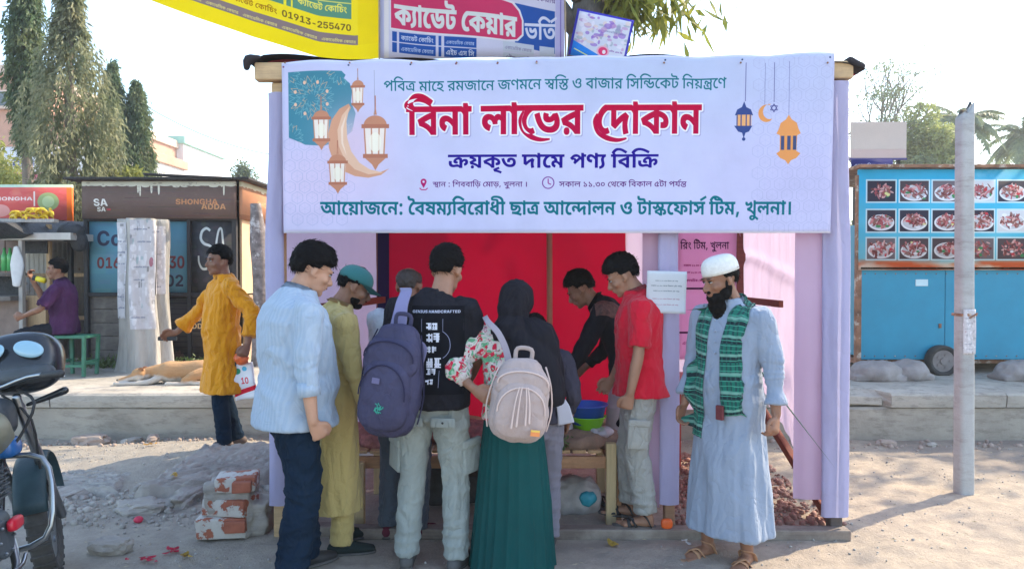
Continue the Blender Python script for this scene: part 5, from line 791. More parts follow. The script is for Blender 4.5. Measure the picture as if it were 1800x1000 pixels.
struct(pymesh('far_ground', [(-300, -40, -.13), (300, -40, -.13), (300, 7.3, -.13), (-300, 7.3, -.13), (-300, 9.8, .40), (300, 9.8, .40), (300, 400, .40), (-300, 400, .40)], [(0, 1, 2, 3), (4, 5, 6, 7)], M_DIRT))
def m_conc(name, c, stain=(.16, .145, .13)):
    m = new_mat(name, rough=.93, spec=.2); v = texco(m); a = noise(m, v, 1.6, 7, .68, .5); b = noise(m, texco(m, (1, 1, 4)), 5, 8, .75); g = noise(m, v, 90, 3, .7)
    cc = ramp(m, a, [(.3, tuple(x * .74 for x in c)), (.55, c), (.75, tuple(min(1, x * 1.18) for x in c))])
    cc = mix(m, ramp(m, b, [(.5, (0, 0, 0)), (.68, (.8, .8, .8))]), cc, stain)
    base(m, cc); b1 = bump(m, a, .5, .03); b2 = bump(m, b, .45, .015, b1); bump(m, g, .4, .004, b2); return m
M_CONC = m_conc('concrete', (.45, .405, .35)); M_CONC2 = m_conc('kerb_concrete', (.39, .345, .29), (.2, .17, .14))
pav = struct(thing('pavement', 'raised concrete pavement of long slabs with broken front edge', None, (0, 0, 0))); del pav['label']
rg = random.Random(4)
def rough_slab(x0, x1, y0, y1, z0, z1, seed, mat, name, parent, ny_=3, amp=.018, chips=()):
    """long slab with an uneven, chipped front edge"""
    nx_ = max(3, int((x1 - x0) / .05)); U = np.linspace(x0 + .006, x1 - .006, nx_)
    p = np.stack([U * 3, U * 0 + seed, U * 0], 1); fr = fbm(p, 4, seed) * amp; tp = fbm(p * .5 + 9, 3, seed) * amp * .6
    bm = bmesh.new(); rows = []
    for i, u in enumerate(U):
        f = fr[i]
        for (ca, cb, d) in chips:
            if ca < u < cb: f += d * math.sin((u - ca) / (cb - ca) * math.pi) ** .3
        rows.append([bm.verts.new(c) for c in ((u, y1, z0), (u, y1, z1), (u, y0 + .35, z1 + tp[i]), (u, y0 + .03 + f, z1 + tp[i]), (u, y0 + f, z1 - .02 + tp[i]), (u, y0 + f * .5, z0 + (z1 - z0) * .4), (u, y0 + f * .4 + .01, z0))])
    for a, b in zip(rows, rows[1:]):
        for k in range(7): bm.faces.new((a[k], a[(k + 1) % 7], b[(k + 1) % 7], b[k]))
    bm.faces.new(rows[0][::-1]); bm.faces.new(rows[-1]); bmesh.ops.recalc_face_normals(bm, faces=bm.faces)
    return obj(name, bm, mat, parent)
x = -9.
while x < 9:
    w = rg.uniform(1.3, 2.3); rough_slab(x, min(9.3, x + w), PY - .035, 9.9, PZ - .13, PZ + rg.uniform(-.008, .008), int(x * 7) + 40, M_CONC, 'slab', pav, chips=[(3.15, 3.6, .3)] if x < 3.6 < x + w or x < 3.15 < x + w else ())
    x += w
x = -9.
while x < 9:
    w = rg.uniform(2.2, 3.4); rough_slab(x, x + w, PY, 7.4, -.12, PZ - .128, int(x * 5) + 90, M_CONC2, 'kerb_block', pav, amp=.03); x += w
box('loose_slab', (3.37, 7.2, PZ - .085), (.36, .26, .08), M_CONC, pav, rot=(R(-6), R(2), 0), bevel=.01)
M_RUB = m_conc('rubble_concrete', (.41, .37, .33), (.2, .19, .18))
def rock(name, c, s, seed, mat, label=None, parent=None, sub=3, amp=.35, freq=2.2, rot=0, flat=None, cat='stone', group=None):
    bm = bmesh.new(); bmesh.ops.create_icosphere(bm, subdivisions=sub, radius=1)
    V = np.array([v.co[:] for v in bm.verts]); n = fbm(V * freq + seed * 3.1, 4, seed); q = vnoise(V * freq * 1.3 + seed, seed + 5)
    for v, a, b in zip(bm.verts, n, q):
        k = 1 + amp * a + .12 * round(b * 3) / 3; w = Vector((abs(t) ** .72 * (1 if t > 0 else -1) for t in v.co)); v.co = Vector((w.x * s[0], w.y * s[1], w.z * s[2])) * k
    o = obj(name, bm, mat, parent, smooth=False); o.location = c; o.rotation_euler = (0, 0, rot)
    if label: tag(o, label, cat, group)
    return o
# the broken slab lying on the left, craggy near edge
def crag(name, x0, x1, y0, y1, h, seed, mat, label, sl=0.):
    nx_, ny_ = 110, 90; U, V = np.meshgrid(np.linspace(0, 1, nx_), np.linspace(0, 1, ny_)); p = np.stack([U * 5, V * 5, U * 0], -1).reshape(-1, 3)
    edge = np.minimum.reduce([U / .16, (1 - U) / .1, V / .02, (1 - V) / .3]) + .3 * fbm(p * .8, 4, seed).reshape(U.shape) ; e = np.clip(edge * 1.5, 0, 1) ** .4
    ridg = 1 - np.abs(fbm(p * np.array([.6, 2.2, 1]) + (p[:, :1] * np.array([[0, -.9, 0]])), 5, seed + 3).reshape(U.shape)) * 2
    Z = h * e * (.85 + .3 * V) + .035 * ridg * e + .022 * (1 - 2 * np.abs(fbm(p * 4, 4, seed + 7))).reshape(U.shape) - .05 - .12 * (1 - e)
    X = x0 + (x1 - x0) * U + .03 * fbm(p * 2, 3, 77).reshape(U.shape); ye = y0 + sl * U + .05 * fbm(p * .9 + 4, 3, 5).reshape(U.shape); Y = ye + (y1 - ye) * V
    ii = (np.arange(ny_ - 1)[:, None] * nx_ + np.arange(nx_ - 1)[None, :]).ravel()
    return tag(pymesh(name, np.stack([X.ravel(), Y.ravel(), Z.ravel()], 1), np.stack([ii, ii + 1, ii + nx_ + 1, ii + nx_], 1), mat), label, 'rubble')
crag('broken_slab', -2.62, -1.55, 4.9, 6.3, .19, 11, M_RUB, 'broken grey concrete slab with craggy layered edge lying on the ground at left', .72)
for k, (px, py, D, s, l) in enumerate(((250, 893, 4.95, (.16, .1, .05), 'flat angular rubble piece at the near tip of the broken slab'), (330, 862, 5.15, (.2, .09, .07), 'dark angular rubble piece under the near edge of the broken slab'), (400, 845, 5.35, (.15, .08, .08), 'angular rubble piece between broken slab and brick lump'), (425, 800, 5.7, (.2, .14, .09), 'large rubble piece behind the brick lump'), (120, 835, 5.3, (.2, .1, .05), 'low rubble piece near the motorcycle front wheel'))):
    v = P(px, py, D); rock('stone', (v.x, D, ghs(v.x, D) + s[2] * .3), s, 50 + k, M_RUB, l, rot=.4 + k, sub=4, amp=.5, freq=1.6)
crag('concrete_lump', -3.9, -2.85, 5.3, 5.85, .07, 23, M_RUB, 'low crumbled concrete lump left of the broken slab')
# brick remnants with whitewash
def m_brick():
    m = new_mat('whitewashed_brick', rough=.9); v = texco(m); a = noise(m, v, 9, 6, .65); g = noise(m, v, 60, 3)
    cc = ramp(m, a, [(.44, (.55, .52, .48)), (.5, (.5, .46, .42)), (.53, (.34, .1, .06)), (.7, (.42, .14, .08))]); base(m, cc); b = bump(m, a, .7, .02); bump(m, g, .4, .004, b); return m
M_BRICK = m_brick(); M_RED = varied('raw_brick', (.36, .11, .065), .25, 12)
bk = thing('brick_masonry_lump', 'lump of old whitewashed red bricks behind the man in dark jeans', 'masonry', (-1.72, 4.5, ghs(-1.72, 4.5)))
bm = bmesh.new(); nbox(bm, (0, .03, .17), (.27, .2, .32)); nbox(bm, (.16, .06, .1), (.14, .2, .2)); fuse('mortar', bm, .014, M_RUB, bk, 1, lambda c, n: .02 * fbm(c * 13, 4, 5) + .01 * fbm(c * 40, 2, 6))
for (bx, by, bz, w, d, h, rz, mt) in ((-.03, 0, .075, .29, .24, .12, .12, M_BRICK), (.0, .01, .19, .27, .2, .1, -.16, M_BRICK), (.035, .02, .325, .23, .19, .085, .2, M_BRICK), (.07, -.118, .09, .12, .03, .07, .12, M_RED), (.10, -.085, .32, .11, .05, .065, .2, M_RED)):
    bm = bmesh.new(); nbox(bm, (0, 0, 0), (w, d, h), None, .007, 2); bmesh.ops.subdivide_edges(bm, edges=bm.edges, cuts=3, use_grid_fill=True)
    V = np.array([v.co[:] for v in bm.verts]); n = fbm(V * 14 + bz * 30, 3, 3)
    for v, a in zip(bm.verts, n): v.co *= 1 + a * .07
    o = obj('brick', bm, mt, bk, True);  o.location = (bx, by, bz); o.rotation_euler = (0, 0, rz)
def on_ground(px, py): 
    D = 1.6 * 1300 / (py - 480); v = P(px, py, D); v.z = ghs(v.x, v.y); return v
v = on_ground(193, 972); rock('stone', v + Vector((0, 0, .03)), (.115, .07, .055), 3, M_RUB, 'fist sized grey stone lying alone near the motorcycle wheel')
M_PINKR = m_conc('pinkish_rubble', (.42, .33, .28), (.3, .2, .17))
for k, (px, py, s, l) in enumerate(((198, 768, .16, 'pinkish broken masonry chunk at the foot of the left kerb'), (268, 766, .09, 'small grey masonry chunk by the left kerb'), (300, 768, .11, 'flat reddish chunk between kerb rubble pieces'), (1560, 803, .09, 'reddish broken brick bit at the foot of the right kerb'), (1640, 806, .07, 'small grey stone under the right kerb'))):
    v = on_ground(px, min(py, 786)); v.y = min(v.y, 6.85); v.z = ghs(v.x, v.y); rock('stone', v + Vector((0, 0, s * .18)), (s, s * .5, s * .38), 20 + k, (M_PINKR, M_RUB, M_PINKR, M_PINKR, M_RUB)[k], l, rot=k)
# pebbles and grit, uncountable
def pebbles(name, n, area, smin, smax, mat, seed, cond=None):
    g = np.random.default_rng(seed); bm = bmesh.new(); bmesh.ops.create_icosphere(bm, subdivisions=1, radius=1)
    bv = np.array([v.co[:] for v in bm.verts]); bf = np.array([[v.index for v in f.verts] for f in bm.faces]); bm.free(); nv = len(bv)
    x = g.uniform(area[0], area[1], n); y = area[2] + (area[3] - area[2]) * g.uniform(0, 1, n) ** .9
    if cond is not None: k = cond(x, y, g); x, y = x[k], y[k]; n = len(x)
    s = smin + (smax - smin) * g.uniform(0, 1, n) ** 3.5; z = gh(x, y) + s * .25
    V = bv[None] * (s[:, None, None] * g.uniform(.5, 1.2, (n, 1, 3))) * (1 + g.uniform(-.22, .22, (n, nv, 1)))
    a = g.uniform(0, 6.28, n); c_, s_ = np.cos(a)[:, None], np.sin(a)[:, None]; X = V[..., 0] * c_ - V[..., 1] * s_; Yy = V[..., 0] * s_ + V[..., 1] * c_
    V = np.stack([X + x[:, None], Yy + y[:, None], V[..., 2] + z[:, None]], -1)
    F = (bf[None] + (np.arange(n) * nv)[:, None, None]).reshape(-1, 3)
    return tag(pymesh(name, V.reshape(-1, 3), F, mat), kind='stuff')
M_PEB = varied('pebble', (.36, .33, .3), .4, 3, .9, 60, .3, .004)
pebbles('gravel', 14000, (-5, 6, 3.2, 6.95), .002, .011, M_PEB, 3, lambda x, y, g: g.uniform(0, 1, len(x)) < np.clip(.2 + 1.6 * fbm(np.stack([x * 1.3, y * 1.3, x * 0], 1), 3, 9), .03, 1))
pebbles('kerb_rubble', 900, (-6, 7, 6.6, 7.0), .008, .034, M_PINKR, 5)
pebbles('rubble', 1100, (-3.4, -1.5, 4.6, 5.5), .006, .035, M_RUB, 6)
pebbles('brick_chips', 2600, (1.05, 2.1, 4.6, 6.5), .006, .035, varied('brick_chip', (.34, .17, .13), .35, 5), 8)
# petals and leaves on the ground
M_PETAL = varied('petal', (.62, .03, .08), .25, 30, .6); M_DLEAF = varied('dry_leaf', (.62, .42, .09), .25, 20, .7)
def scrap(name, v, s, mat, seed, label, cat, n=1, group=None):
    g = random.Random(seed); bm = bmesh.new()
    for k in range(n):
        c = Vector((g.gauss(0, s * .55), g.gauss(0, s * .4), g.uniform(.2, .5) * s)) if n > 1 else Vector((0, 0, s * .3)); r = s * (g.uniform(.3, .6) if n > 1 else 1)
        a = g.uniform(0, 6.28); pts = []
        for q in range(9):
            t = q / 9 * 2 * math.pi; u = Vector((math.cos(t) * r, math.sin(t) * r * .5, .15 * r * math.cos(2 * t) + g.uniform(0, .2) * r)); u.rotate(Euler((g.uniform(-.1, .1), g.uniform(-.2, .2), a))); pts.append(bm.verts.new(c + u))
        m_ = bm.verts.new(c + Vector((0, 0, .25 * r)))
        for q in range(9): bm.faces.new((pts[q], pts[(q + 1) % 9], m_))
    r_ = bmesh.ops.solidify(bm, geom=list(bm.faces), thickness=.002)
    o = obj(name, bm, mat); o.location = v; return tag(o, label, cat, group)
v = on_ground(240, 921); bm = bmesh.new(); blob(bm, (0, 0, .02), (.03, .028, .022), None, 12); o = obj('rosebud', bm, M_PETAL, smooth=True); o.location = v; tag(o, 'single red rose head lying in the dust near the broken slab', 'flower')
scrap('petal_heap', on_ground(252, 992), .05, M_PETAL, 2, 'crushed red petals at the bottom edge, left heap', 'petals', 9)
scrap('petal_heap', on_ground(302, 975), .045, M_PETAL, 3, 'pinkish red petals beside the yellow leaf litter', 'petals', 7)
scrap('leaf_litter', on_ground(318, 985), .05, M_DLEAF, 4, 'crumpled yellow leaves beside the red petals', 'leaves', 6)
v = P(303, 838, 5.2); v.z = .155; scrap('dry_leaf', v, .05, M_DLEAF, 6, 'curled yellow leaf on top of the broken slab', 'leaf')
scrap('dry_leaf', on_ground(1078, 968), .05, M_DLEAF, 7, 'yellow dry leaf on the ground before the stall sill', 'leaf')
scrap('dry_leaf', on_ground(262, 812), .06, varied('orange_scrap', (.6, .35, .1), .2), 9, 'orange brown leaf on the dust left of the slab', 'leaf', 3)
M_WHP = varied('white_paper_scrap', (.75, .74, .74), .1)
scrap('paper_scrap', on_ground(1205, 968), .045, M_WHP, 8, 'crumpled white paper scrap beside the bearded man\'s sandal', 'litter', 3)

# ---------------------------------------------------------------- foliage
def leafmat(name, c1, c2, tr=.35):
    m = new_mat(name, rough=.55, spec=.35); v = texco(m); g = N(m, 'ShaderNodeObjectInfo'); a = noise(m, v, 2.2, 3, .6); b = noise(m, v, 14, 2, .6)
    cc = mix(m, ramp(m, a, [(.35, (0, 0, 0)), (.65, (1, 1, 1))]), c1, c2); cc = mix(m, ramp(m, b, [(.3, (0, 0, 0)), (.7, (.55, .55, .55))]), cc, tuple(x * .5 for x in c1)); base(m, cc)
    out = m.node_tree.nodes['Material Output']; t = N(m, 'ShaderNodeBsdfTranslucent'); s = N(m, 'ShaderNodeMixShader'); L(m, cc, t.inputs[0]); s.inputs[0].default_value = tr
    L(m, bsdf(m).outputs[0], s.inputs[1]); L(m, t.outputs[0], s.inputs[2]); L(m, s.outputs[0], out.inputs[0]); return m
def leaves(name, C, ln, wd, mat, parent, droop=.6, seed=0, jit=.5, D=None):
    g = np.random.default_rng(seed); n = len(C)
    d = g.normal(0, 1, (n, 3)) if D is None else D + g.normal(0, jit, (n, 3)); d[:, 2] -= droop * 2; d /= np.linalg.norm(d, axis=1)[:, None]
    w = np.cross(d, g.normal(0, 1, (n, 3))); w /= np.linalg.norm(w, axis=1)[:, None] + 1e-9
    l = ln * g.uniform(.6, 1.3, (n, 1)); k = wd * g.uniform(.6, 1.3, (n, 1)); nrm = np.cross(d, w)
    V = np.stack([C, C + d * l * .45 + w * k * .5 + nrm * k * .15, C + d * l, C + d * l * .45 - w * k * .5 + nrm * k * .15], 1).reshape(-1, 3)
    return tag(pymesh(name, V, np.arange(4 * n).reshape(n, 4), mat, parent))
g = np.random.default_rng(15); n = 900; xx = g.uniform(-4, 5, n); yy = g.uniform(3.6, 6.9, n)
tag(leaves('straw_litter', np.stack([xx, yy, gh(xx, yy) + .004], 1), .035, .004, varied('straw', (.5, .4, .25), .3), None, 0, 9, .08, np.stack([g.normal(0, 1, n), g.normal(0, 1, n), 0 * xx], 1)), kind='stuff')
def trunk(name, pts, rad, mat, parent, n=12, sm=3, amp=.12, seed=1):
    bm = bmesh.new(); tube(bm, pts, rad, n, True, sm, dome=False); V = np.array([v.co[:] for v in bm.verts]); a = fbm(V * np.array([7, 7, 1.5]), 3, seed)
    cx = np.mean([p[0] for p in pts])
    for v, k in zip(bm.verts, a): v.co += v.normal * 0 + Vector((k * amp * rad[0] if not isinstance(rad[0], tuple) else k * .02, k * amp * rad[0] * .7 if not isinstance(rad[0], tuple) else 0, 0))
    return obj(name, bm, mat, parent, True)
M_BARK = varied('bark', (.19, .155, .125), .4, 9, .95, 40, .8, .02, stretch=(1, 1, .25))
M_MAST = leafmat('mast_leaf', (.2, .23, .12), (.42, .40, .24), .5); M_MAST2 = leafmat('mast_leaf_dark', (.11, .17, .08), (.24, .27, .13), .45)
def mast_tree(x, y, z0, z1, prof, label, mat, n, seed, group='weeping mast trees behind the stalls', base_z=.4):
    """narrow weeping tree; prof: (height fraction, radius) pairs"""
    t = thing('mast_tree', label, 'tree', (x, y, base_z), 0, group); g = np.random.default_rng(seed)
    hs = [p[0] for p in prof]; rs = [p[1] for p in prof]; H = z1 - base_z
    trunk('trunk', [(0, 0, -.1), (.04, 0, H * .3), (-.03, 0, H * .6), (.02, 0, H * .97)], [.13, .1, .07, .02], M_BARK, t)
    # drooping sprays: leaves hang along many downward strands
    ns = n // 22; f = g.uniform(0, 1, ns) ** .9; z = z0 + (z1 - z0) * f; r = np.interp(f, hs, rs); a = g.uniform(0, 6.283, ns); rr = r * g.uniform(.25, 1., ns) ** .6
    rr *= 1 + .5 * vnoise(np.stack([np.cos(a) * 2, np.sin(a) * 2, z * 2.4], 1), seed)
    out = []; dirs = []
    L_ = .55 * np.clip(r * 1.3, .25, .9)
    for k in range(22):
        t_ = k / 21; out.append(np.stack([np.cos(a) * rr * (1 + .12 * t_), np.sin(a) * rr * (1 + .12 * t_), z - base_z - L_ * t_], 1) + g.normal(0, .035, (ns, 3))); dirs.append(np.stack([np.cos(a) * .35, np.sin(a) * .35, a * 0 - .3], 1))
    leaves('crown', np.concatenate(out), .13, .035, mat, t, .35, seed, .45, np.concatenate(dirs)); return t
mast_tree(-7.72, 13, 2.1, 7.0, [(0, .2), (.12, .4), (.3, .66), (.55, .64), (.68, .48), (.76, .2), (1, .13)], 'tall weeping mast tree left of the dark kiosk, widest of the row', M_MAST, 21000, 1)
mast_tree(-9.3, 14.2, 4.0, 8.2, [(0, .15), (.3, .24), (.55, .3), (.75, .2), (1, .08)], 'dark narrow mast tree standing left behind the tall one', M_MAST2, 16000, 2)
mast_tree(-9.95, 18.5, 2.6, 6.9, [(0, .55), (.3, .5), (.6, .36), (.85, .18), (1, .03)], 'left spire of the twin mast trees above the kiosk roof', M_MAST2, 15000, 3)
mast_tree(-9.45, 18.7, 2.6, 6.45, [(0, .75), (.3, .5), (.6, .34), (.85, .18), (1, .03)], 'right, slightly shorter spire of the twin mast trees above the kiosk', M_MAST2, 15000, 4)
M_YEL = leafmat('yellow_green_leaf', (.26, .29, .075), (.42, .42, .12), .5)  # yellow-green leaf colour of the small left-hand trees
def bushy(x, y, z0, z1, r, label, mat, n, seed, ln=.16, wd=.07, cat='tree', group=None, name='leafy_tree', clumps=26, sq=.8, bz=.4):
    t = thing(name, label, cat, (x, y, bz), 0, group); g = np.random.default_rng(seed); zc, hz = (z0 + z1) / 2 - bz, (z1 - z0) / 2
    trunk('trunk', [(0, 0, -.1), (.05 * r, 0, zc * .5), (0, .05, zc + hz * .3)], [.06 * r + .05, .05 * r + .03, .02], M_BARK, t)
    cs = g.normal(0, 1, (clumps, 3)); cs /= np.linalg.norm(cs, axis=1)[:, None]; cs *= g.uniform(.35, .85, (clumps, 1)); cr = g.uniform(.22, .42, clumps)
    k = g.integers(0, clumps, n); q = g.normal(0, 1, (n, 3)); q /= np.linalg.norm(q, axis=1)[:, None]; q *= g.uniform(.3, 1, (n, 1)) ** .5
    C = (cs[k] + q * cr[k][:, None]) * np.array([r, r * sq, hz]) + np.array([0, 0, zc]); leaves('crown', C, ln, wd, mat, t, .25, seed); return t
bushy(-12.4, 18, 2.6, 5.2, 1.1, 'yellow green small tree at the left edge behind the red sign', M_YEL, 6000, 7, .14, .06)
bushy(-7.2, 13.6, 2.6, 3.6, .7, 'yellow green bush between the kiosk and the mast tree', M_YEL, 5000, 8, .12, .05)
bushy(-14.4, 40, 5.0, 7.6, .9, 'small distant tree top above the kiosk roof', M_MAST2, 2500, 9, .2, .1)
M_PALE = leafmat('pale_green_leaf', (.16, .21, .12), (.3, .35, .17), .45)
bushy(17.9, 32, 5.7, 8.8, 1.9, 'bushy yellow green tree behind the beige hoarding', leafmat('lime_leaf', (.3, .36, .12), (.46, .48, .2), .5), 14000, 10, .22, .1)
for k, (x, y, r, z1) in enumerate(((16.5, 31, 2.6, 6.4), (22, 33, 3.4, 6.2), (27, 34, 4, 6.6), (12, 36, 3, 6.6), (33, 36, 4, 6.4))):
    bushy(x, y, .6, z1, r, ('grey green thicket below the lime tree', 'rounded thicket of trees under the first palm', 'rounded thicket of trees between the palms', 'leafy tree hidden low behind the hoarding', 'thicket at the far right under the second palm')[k], M_PALE, 6500, 30 + k, .24, .12)
def palm(x, y, h, L_, seed, label):
    t = thing('palm_tree', label, 'palm', (x, y, .4), 0, 'palms beyond the food cart'); g = np.random.default_rng(seed); H = h - .4
    trunk('trunk', [(0, 0, -.1), (.15, 0, H * .5), (0, 0, H)], [.2, .15, .13], M_BARK, t, amp=.05)
    for k in range(22):
        a = k * 2.399; up = g.uniform(-.35, .95); bm = bmesh.new(); pts = []
        for j in range(15):
            s = j / 14; rr = L_ * s * (1 - .12 * s); pts.append(Vector((math.cos(a) * rr, math.sin(a) * rr, H + L_ * (up * s - (.45 + .5 * (1 - up) * .5) * s * s * 1.35))))
        tube(bm, pts[::2], [.03, .028, .024, .02, .016, .012, .008, .005], 5)
        for j in range(2, 15):
            for q in range(3):
                s0 = pts[j - 1].lerp(pts[j], q / 3); dr = (pts[j] - pts[j - 1]).normalized(); side = dr.cross(Vector((0, 0, 1))).normalized(); wl = .62 * math.sin(math.pi * min(1, (j + .5) / 15) ** .7) * L_ / 2.3
                for sg in (-1, 1):
                    tip = s0 + side * sg * wl * .85 + dr * wl * .5 - Vector((0, 0, wl * g.uniform(.35, .75))); b = s0 + dr * .13
                    bm.faces.new([bm.verts.new(s0), bm.verts.new(s0.lerp(tip, .5) + Vector((0, 0, .04))), bm.verts.new(tip), bm.verts.new(b)])
        obj('frond', bm, M_PALE, t)
    return t
palm(23.1, 38, 9.4, 2.3, 1, 'taller palm rising behind the concrete pole'); palm(28.9, 42, 9.4, 2.6, 2, 'second palm at the right edge of the picture')
palm(23.2, 37, 6.6, 2.0, 3, 'short palm with low fronds left of the pole')
# the thin feathery tree
def feathery(x, y, label, seed=5):
    t = thing('feathery_tree', label, 'tree', (x, y, .4)); g = random.Random(seed); tips = []; bm = bmesh.new()
    def br(p, d, l, r, dep):
        pts = [p]; q = p.copy(); dd = d.copy()
        for _ in range(4): dd = (dd + Vector((g.gauss(0, .13), g.gauss(0, .13), .05))).normalized(); q = q + dd * l / 4; pts.append(q.copy())
        tube(bm, pts, [r, r * .9, r * .8, r * .7, r * .6], 6, True, 0)
        if dep == 0: tips.append((q, dd)); return
        for k in range(3 if dep > 1 else 2):
            a = g.uniform(.25, .7) * (1 if k else .4); w = Vector((g.gauss(0, 1), g.gauss(0, 1), g.gauss(0, .25))).normalized(); br(q, (dd + w * a).normalized(), l * g.uniform(.62, .85), r * .6, dep - 1)
            if dep < 3: tips.append((q.lerp(p, .3), dd))
    br(Vector((0, 0, 0)), Vector((0, 0, 1)), 4.6, .16, 0); tips.clear()
    for k, (dx, dl) in enumerate(((-.6, 2.6), (-.22, 2.9), (.25, 3.1), (.75, 2.7))): br(Vector((0, 0, 4.4)), Vector((dx, g.uniform(-.3, .3), 1)).normalized(), dl * .74, .09, 3)
    obj('trunk', bm, M_BARK, t, True); G = np.random.default_rng(seed); C = []
    for q, dd in tips: C.append(G.normal(0, 1, (34, 3)) * np.array([.36, .36, .06]) + np.array(q[:]) + np.array([0, 0, .05]))
    leaves('crown', np.concatenate(C), .13, .05, M_PALE, t, .1, seed)
feathery(14.9, 30.5, 'thin feathery branching tree above the beige hoarding')
# the big tree behind the tent: dark trunk with a crown of long hanging leaves
bt = thing('shade_tree', 'large dark trunked tree behind the stall, crown mostly above the picture', 'tree', (.72, 7.75, PZ))
M_DBARK = varied('dark_bark', (.085, .075, .07), .5, 10, .95, 35, .9, .03, stretch=(1, 1, .3))
trunk('trunk', [(0, 0, -.1), (.02, 0, 1.2), (-.02, 0, 2.4), (.06, .05, 3.6), (.2, .3, 5.2), (.4, .5, 7)], [.3, .22, .2, .19, .15, .05], M_DBARK, bt, 16, amp=.2)
for k, (p1, p2) in enumerate((((.03, .05, 3.4), (1.6, 1.2, 5.6)), ((0, 0, 3.6), (-2.2, .8, 6.2)), ((.1, .1, 4.2), (2.6, -.6, 6.6)), ((.1, .2, 4.5), (-.6, 2.4, 6.8)), ((0, 0, 4), (-1.2, -1.6, 6.2)))):
    trunk('limb', [p1, Vector(p1).lerp(Vector(p2), .5) + Vector((0, 0, .35)), p2], [.1, .07, .03], M_DBARK, bt, 8)
M_LONG = leafmat('long_leaf', (.17, .22, .04), (.36, .36, .06), .5)
g = np.random.default_rng(77); n = 12000; cl = g.normal(0, 1, (60, 3)) * np.array([2.3, 1.5, .6]) + np.array([.5, .5, 6.6]); cl[:, 2] = np.maximum(cl[:, 2], 5.7); kk = g.integers(0, 60, n)
C = cl[kk] + g.normal(0, .38, (n, 3)); C = C[(C[:, 2] > 5.05)]; WX, WY, WZ = C[:, 0] + .72, C[:, 1] + 7.75, C[:, 2] + PZ; C = C[((WZ - 1.85) / WY > .395) | (np.abs(WX / WY - .13) < .05)]
sp_ = np.concatenate([g.normal(0, 1, (240, 3)) * np.array([.3, .3, .15]) + np.array([.75, .1, 4.02]), g.normal(0, 1, (320, 3)) * np.array([.16, .25, .2]) + np.array([.5, 0, 4.1])]); sp_ = sp_[sp_[:, 2] > 3.75]
leaves('crown', np.concatenate([C, sp_ + np.array([0, 0, 0])]), .3, .055, M_LONG, bt, .7, 5, .5)
at_ = thing('shade_tree', 'broad tree at the right beyond the picture, shading the ground', 'tree', (13.4, 11.0, PZ))
trunk('trunk', [(0, 0, -.1), (.05, 0, 2), (0, 0, 4), (.2, .2, 6.4)], [.26, .2, .18, .06], M_DBARK, at_, 14)
g = np.random.default_rng(78); n = 15000; cl = g.normal(0, 1, (70, 3)) * np.array([1.9, 1.7, .8]) + np.array([0, 0, 5.9]); kk = g.integers(0, 70, n)
leaves('crown', cl[kk] + g.normal(0, .42, (n, 3)), .3, .09, M_LONG, at_, .7, 6, .5)

# ---------------------------------------------------------------- far buildings
def sheet(name, x0, x1, z0, z1, y, mat, parent=None, th=.004, wav=None, nx=2, nz=2, rot=None, loc=None, back=True):
    """thin upright sheet facing the camera (-y), UV mapped, optional relief wav(u,v)"""
    U, V = np.meshgrid(np.linspace(0, 1, nx), np.linspace(0, 1, nz)); d = wav(U, V) if wav is not None else U * 0
    X = x0 + (x1 - x0) * U; Z = z0 + (z1 - z0) * V; n = nx * nz
    F = np.stack([X.ravel(), (y + d).ravel(), Z.ravel()], 1); B = F + np.array([0, th, 0]); ii = (np.arange(nz - 1)[:, None] * nx + np.arange(nx - 1)[None, :]).ravel()
    q = np.stack([ii, ii + 1, ii + nx + 1, ii + nx], 1); fs = [q, q[:, ::-1] + n]
    rim = [k for k in range(nx)] + [k * nx + nx - 1 for k in range(1, nz)] + [(nz - 1) * nx + k for k in range(nx - 2, -1, -1)] + [k * nx for k in range(nz - 2, 0, -1)]
    rim = np.array(rim); r2 = np.roll(rim, -1); fs.append(np.stack([r2, rim, rim + n, r2 + n], 1))
    uv = np.stack([U.ravel(), V.ravel()], 1)
    o = pymesh(name, np.concatenate([F, B]), np.concatenate(fs), mat, parent, nx > 2, np.concatenate([uv, uv]))
    if loc: o.location = loc
    if rot: o.rotation_euler = rot
    return o
M_PINKB = varied('pink_render', (.50, .27, .19), .1, 2); M_GLASS = new_mat('dark_glass', (.05, .06, .07), .2, spec=.6); M_WHITEB = varied('white_render', (.66, .64, .64), .08, 2)
M_TEAL = varied('teal_render', (.30, .55, .46), .1, 2); M_CREAM = varied('cream_render', (.6, .45, .36), .1, 2)
def building(name, label, x0, x1, y0, y1, h, mat, wins, win=(1.1, .9), frame=None):
    t = thing(name, label, 'building', ((x0 + x1) / 2, (y0 + y1) / 2, .35)); X, Y = (x1 - x0), (y1 - y0)
    box('wall', (0, 0, h / 2), (X, Y, h), mat, t, bevel=0)
    box('parapet', (0, 0, h + .22), (X + .3, Y + .3, .44), frame or mat, t, bevel=.03)
    for (wx, wz) in wins:
        f = box('window', (wx - (x0 + x1) / 2, -Y / 2 - .02, wz), (win[0], .09, win[1]), frame or M_WHITEB, t); box('pane', (0, -.05, 0), (win[0] * .84, .02, win[1] * .8), M_GLASS, f, bevel=0)
        box('sill', (0, -.1, -win[1] / 2 - .04), (win[0] + .2, .2, .08), frame or M_WHITEB, f)
    return t
building('brick_pink_building', 'salmon coloured building with dark windows behind the mast trees at far left', -30, -22.4, 34, 42, 10.3, M_PINKB, [(x, z) for x in (-28.6, -26.6, -24.3, -23.0) for z in (3, 5, 7, 9.2)], (1.0, .8), M_CREAM)
building('white_shop_building', 'white shop block with coloured signs right of the salmon building', -21.9, -16.8, 31, 38, 6.5, M_WHITEB, [(x, z) for x in (-19, -18) for z in (3.4,)], (.8, .6), M_PINKB)
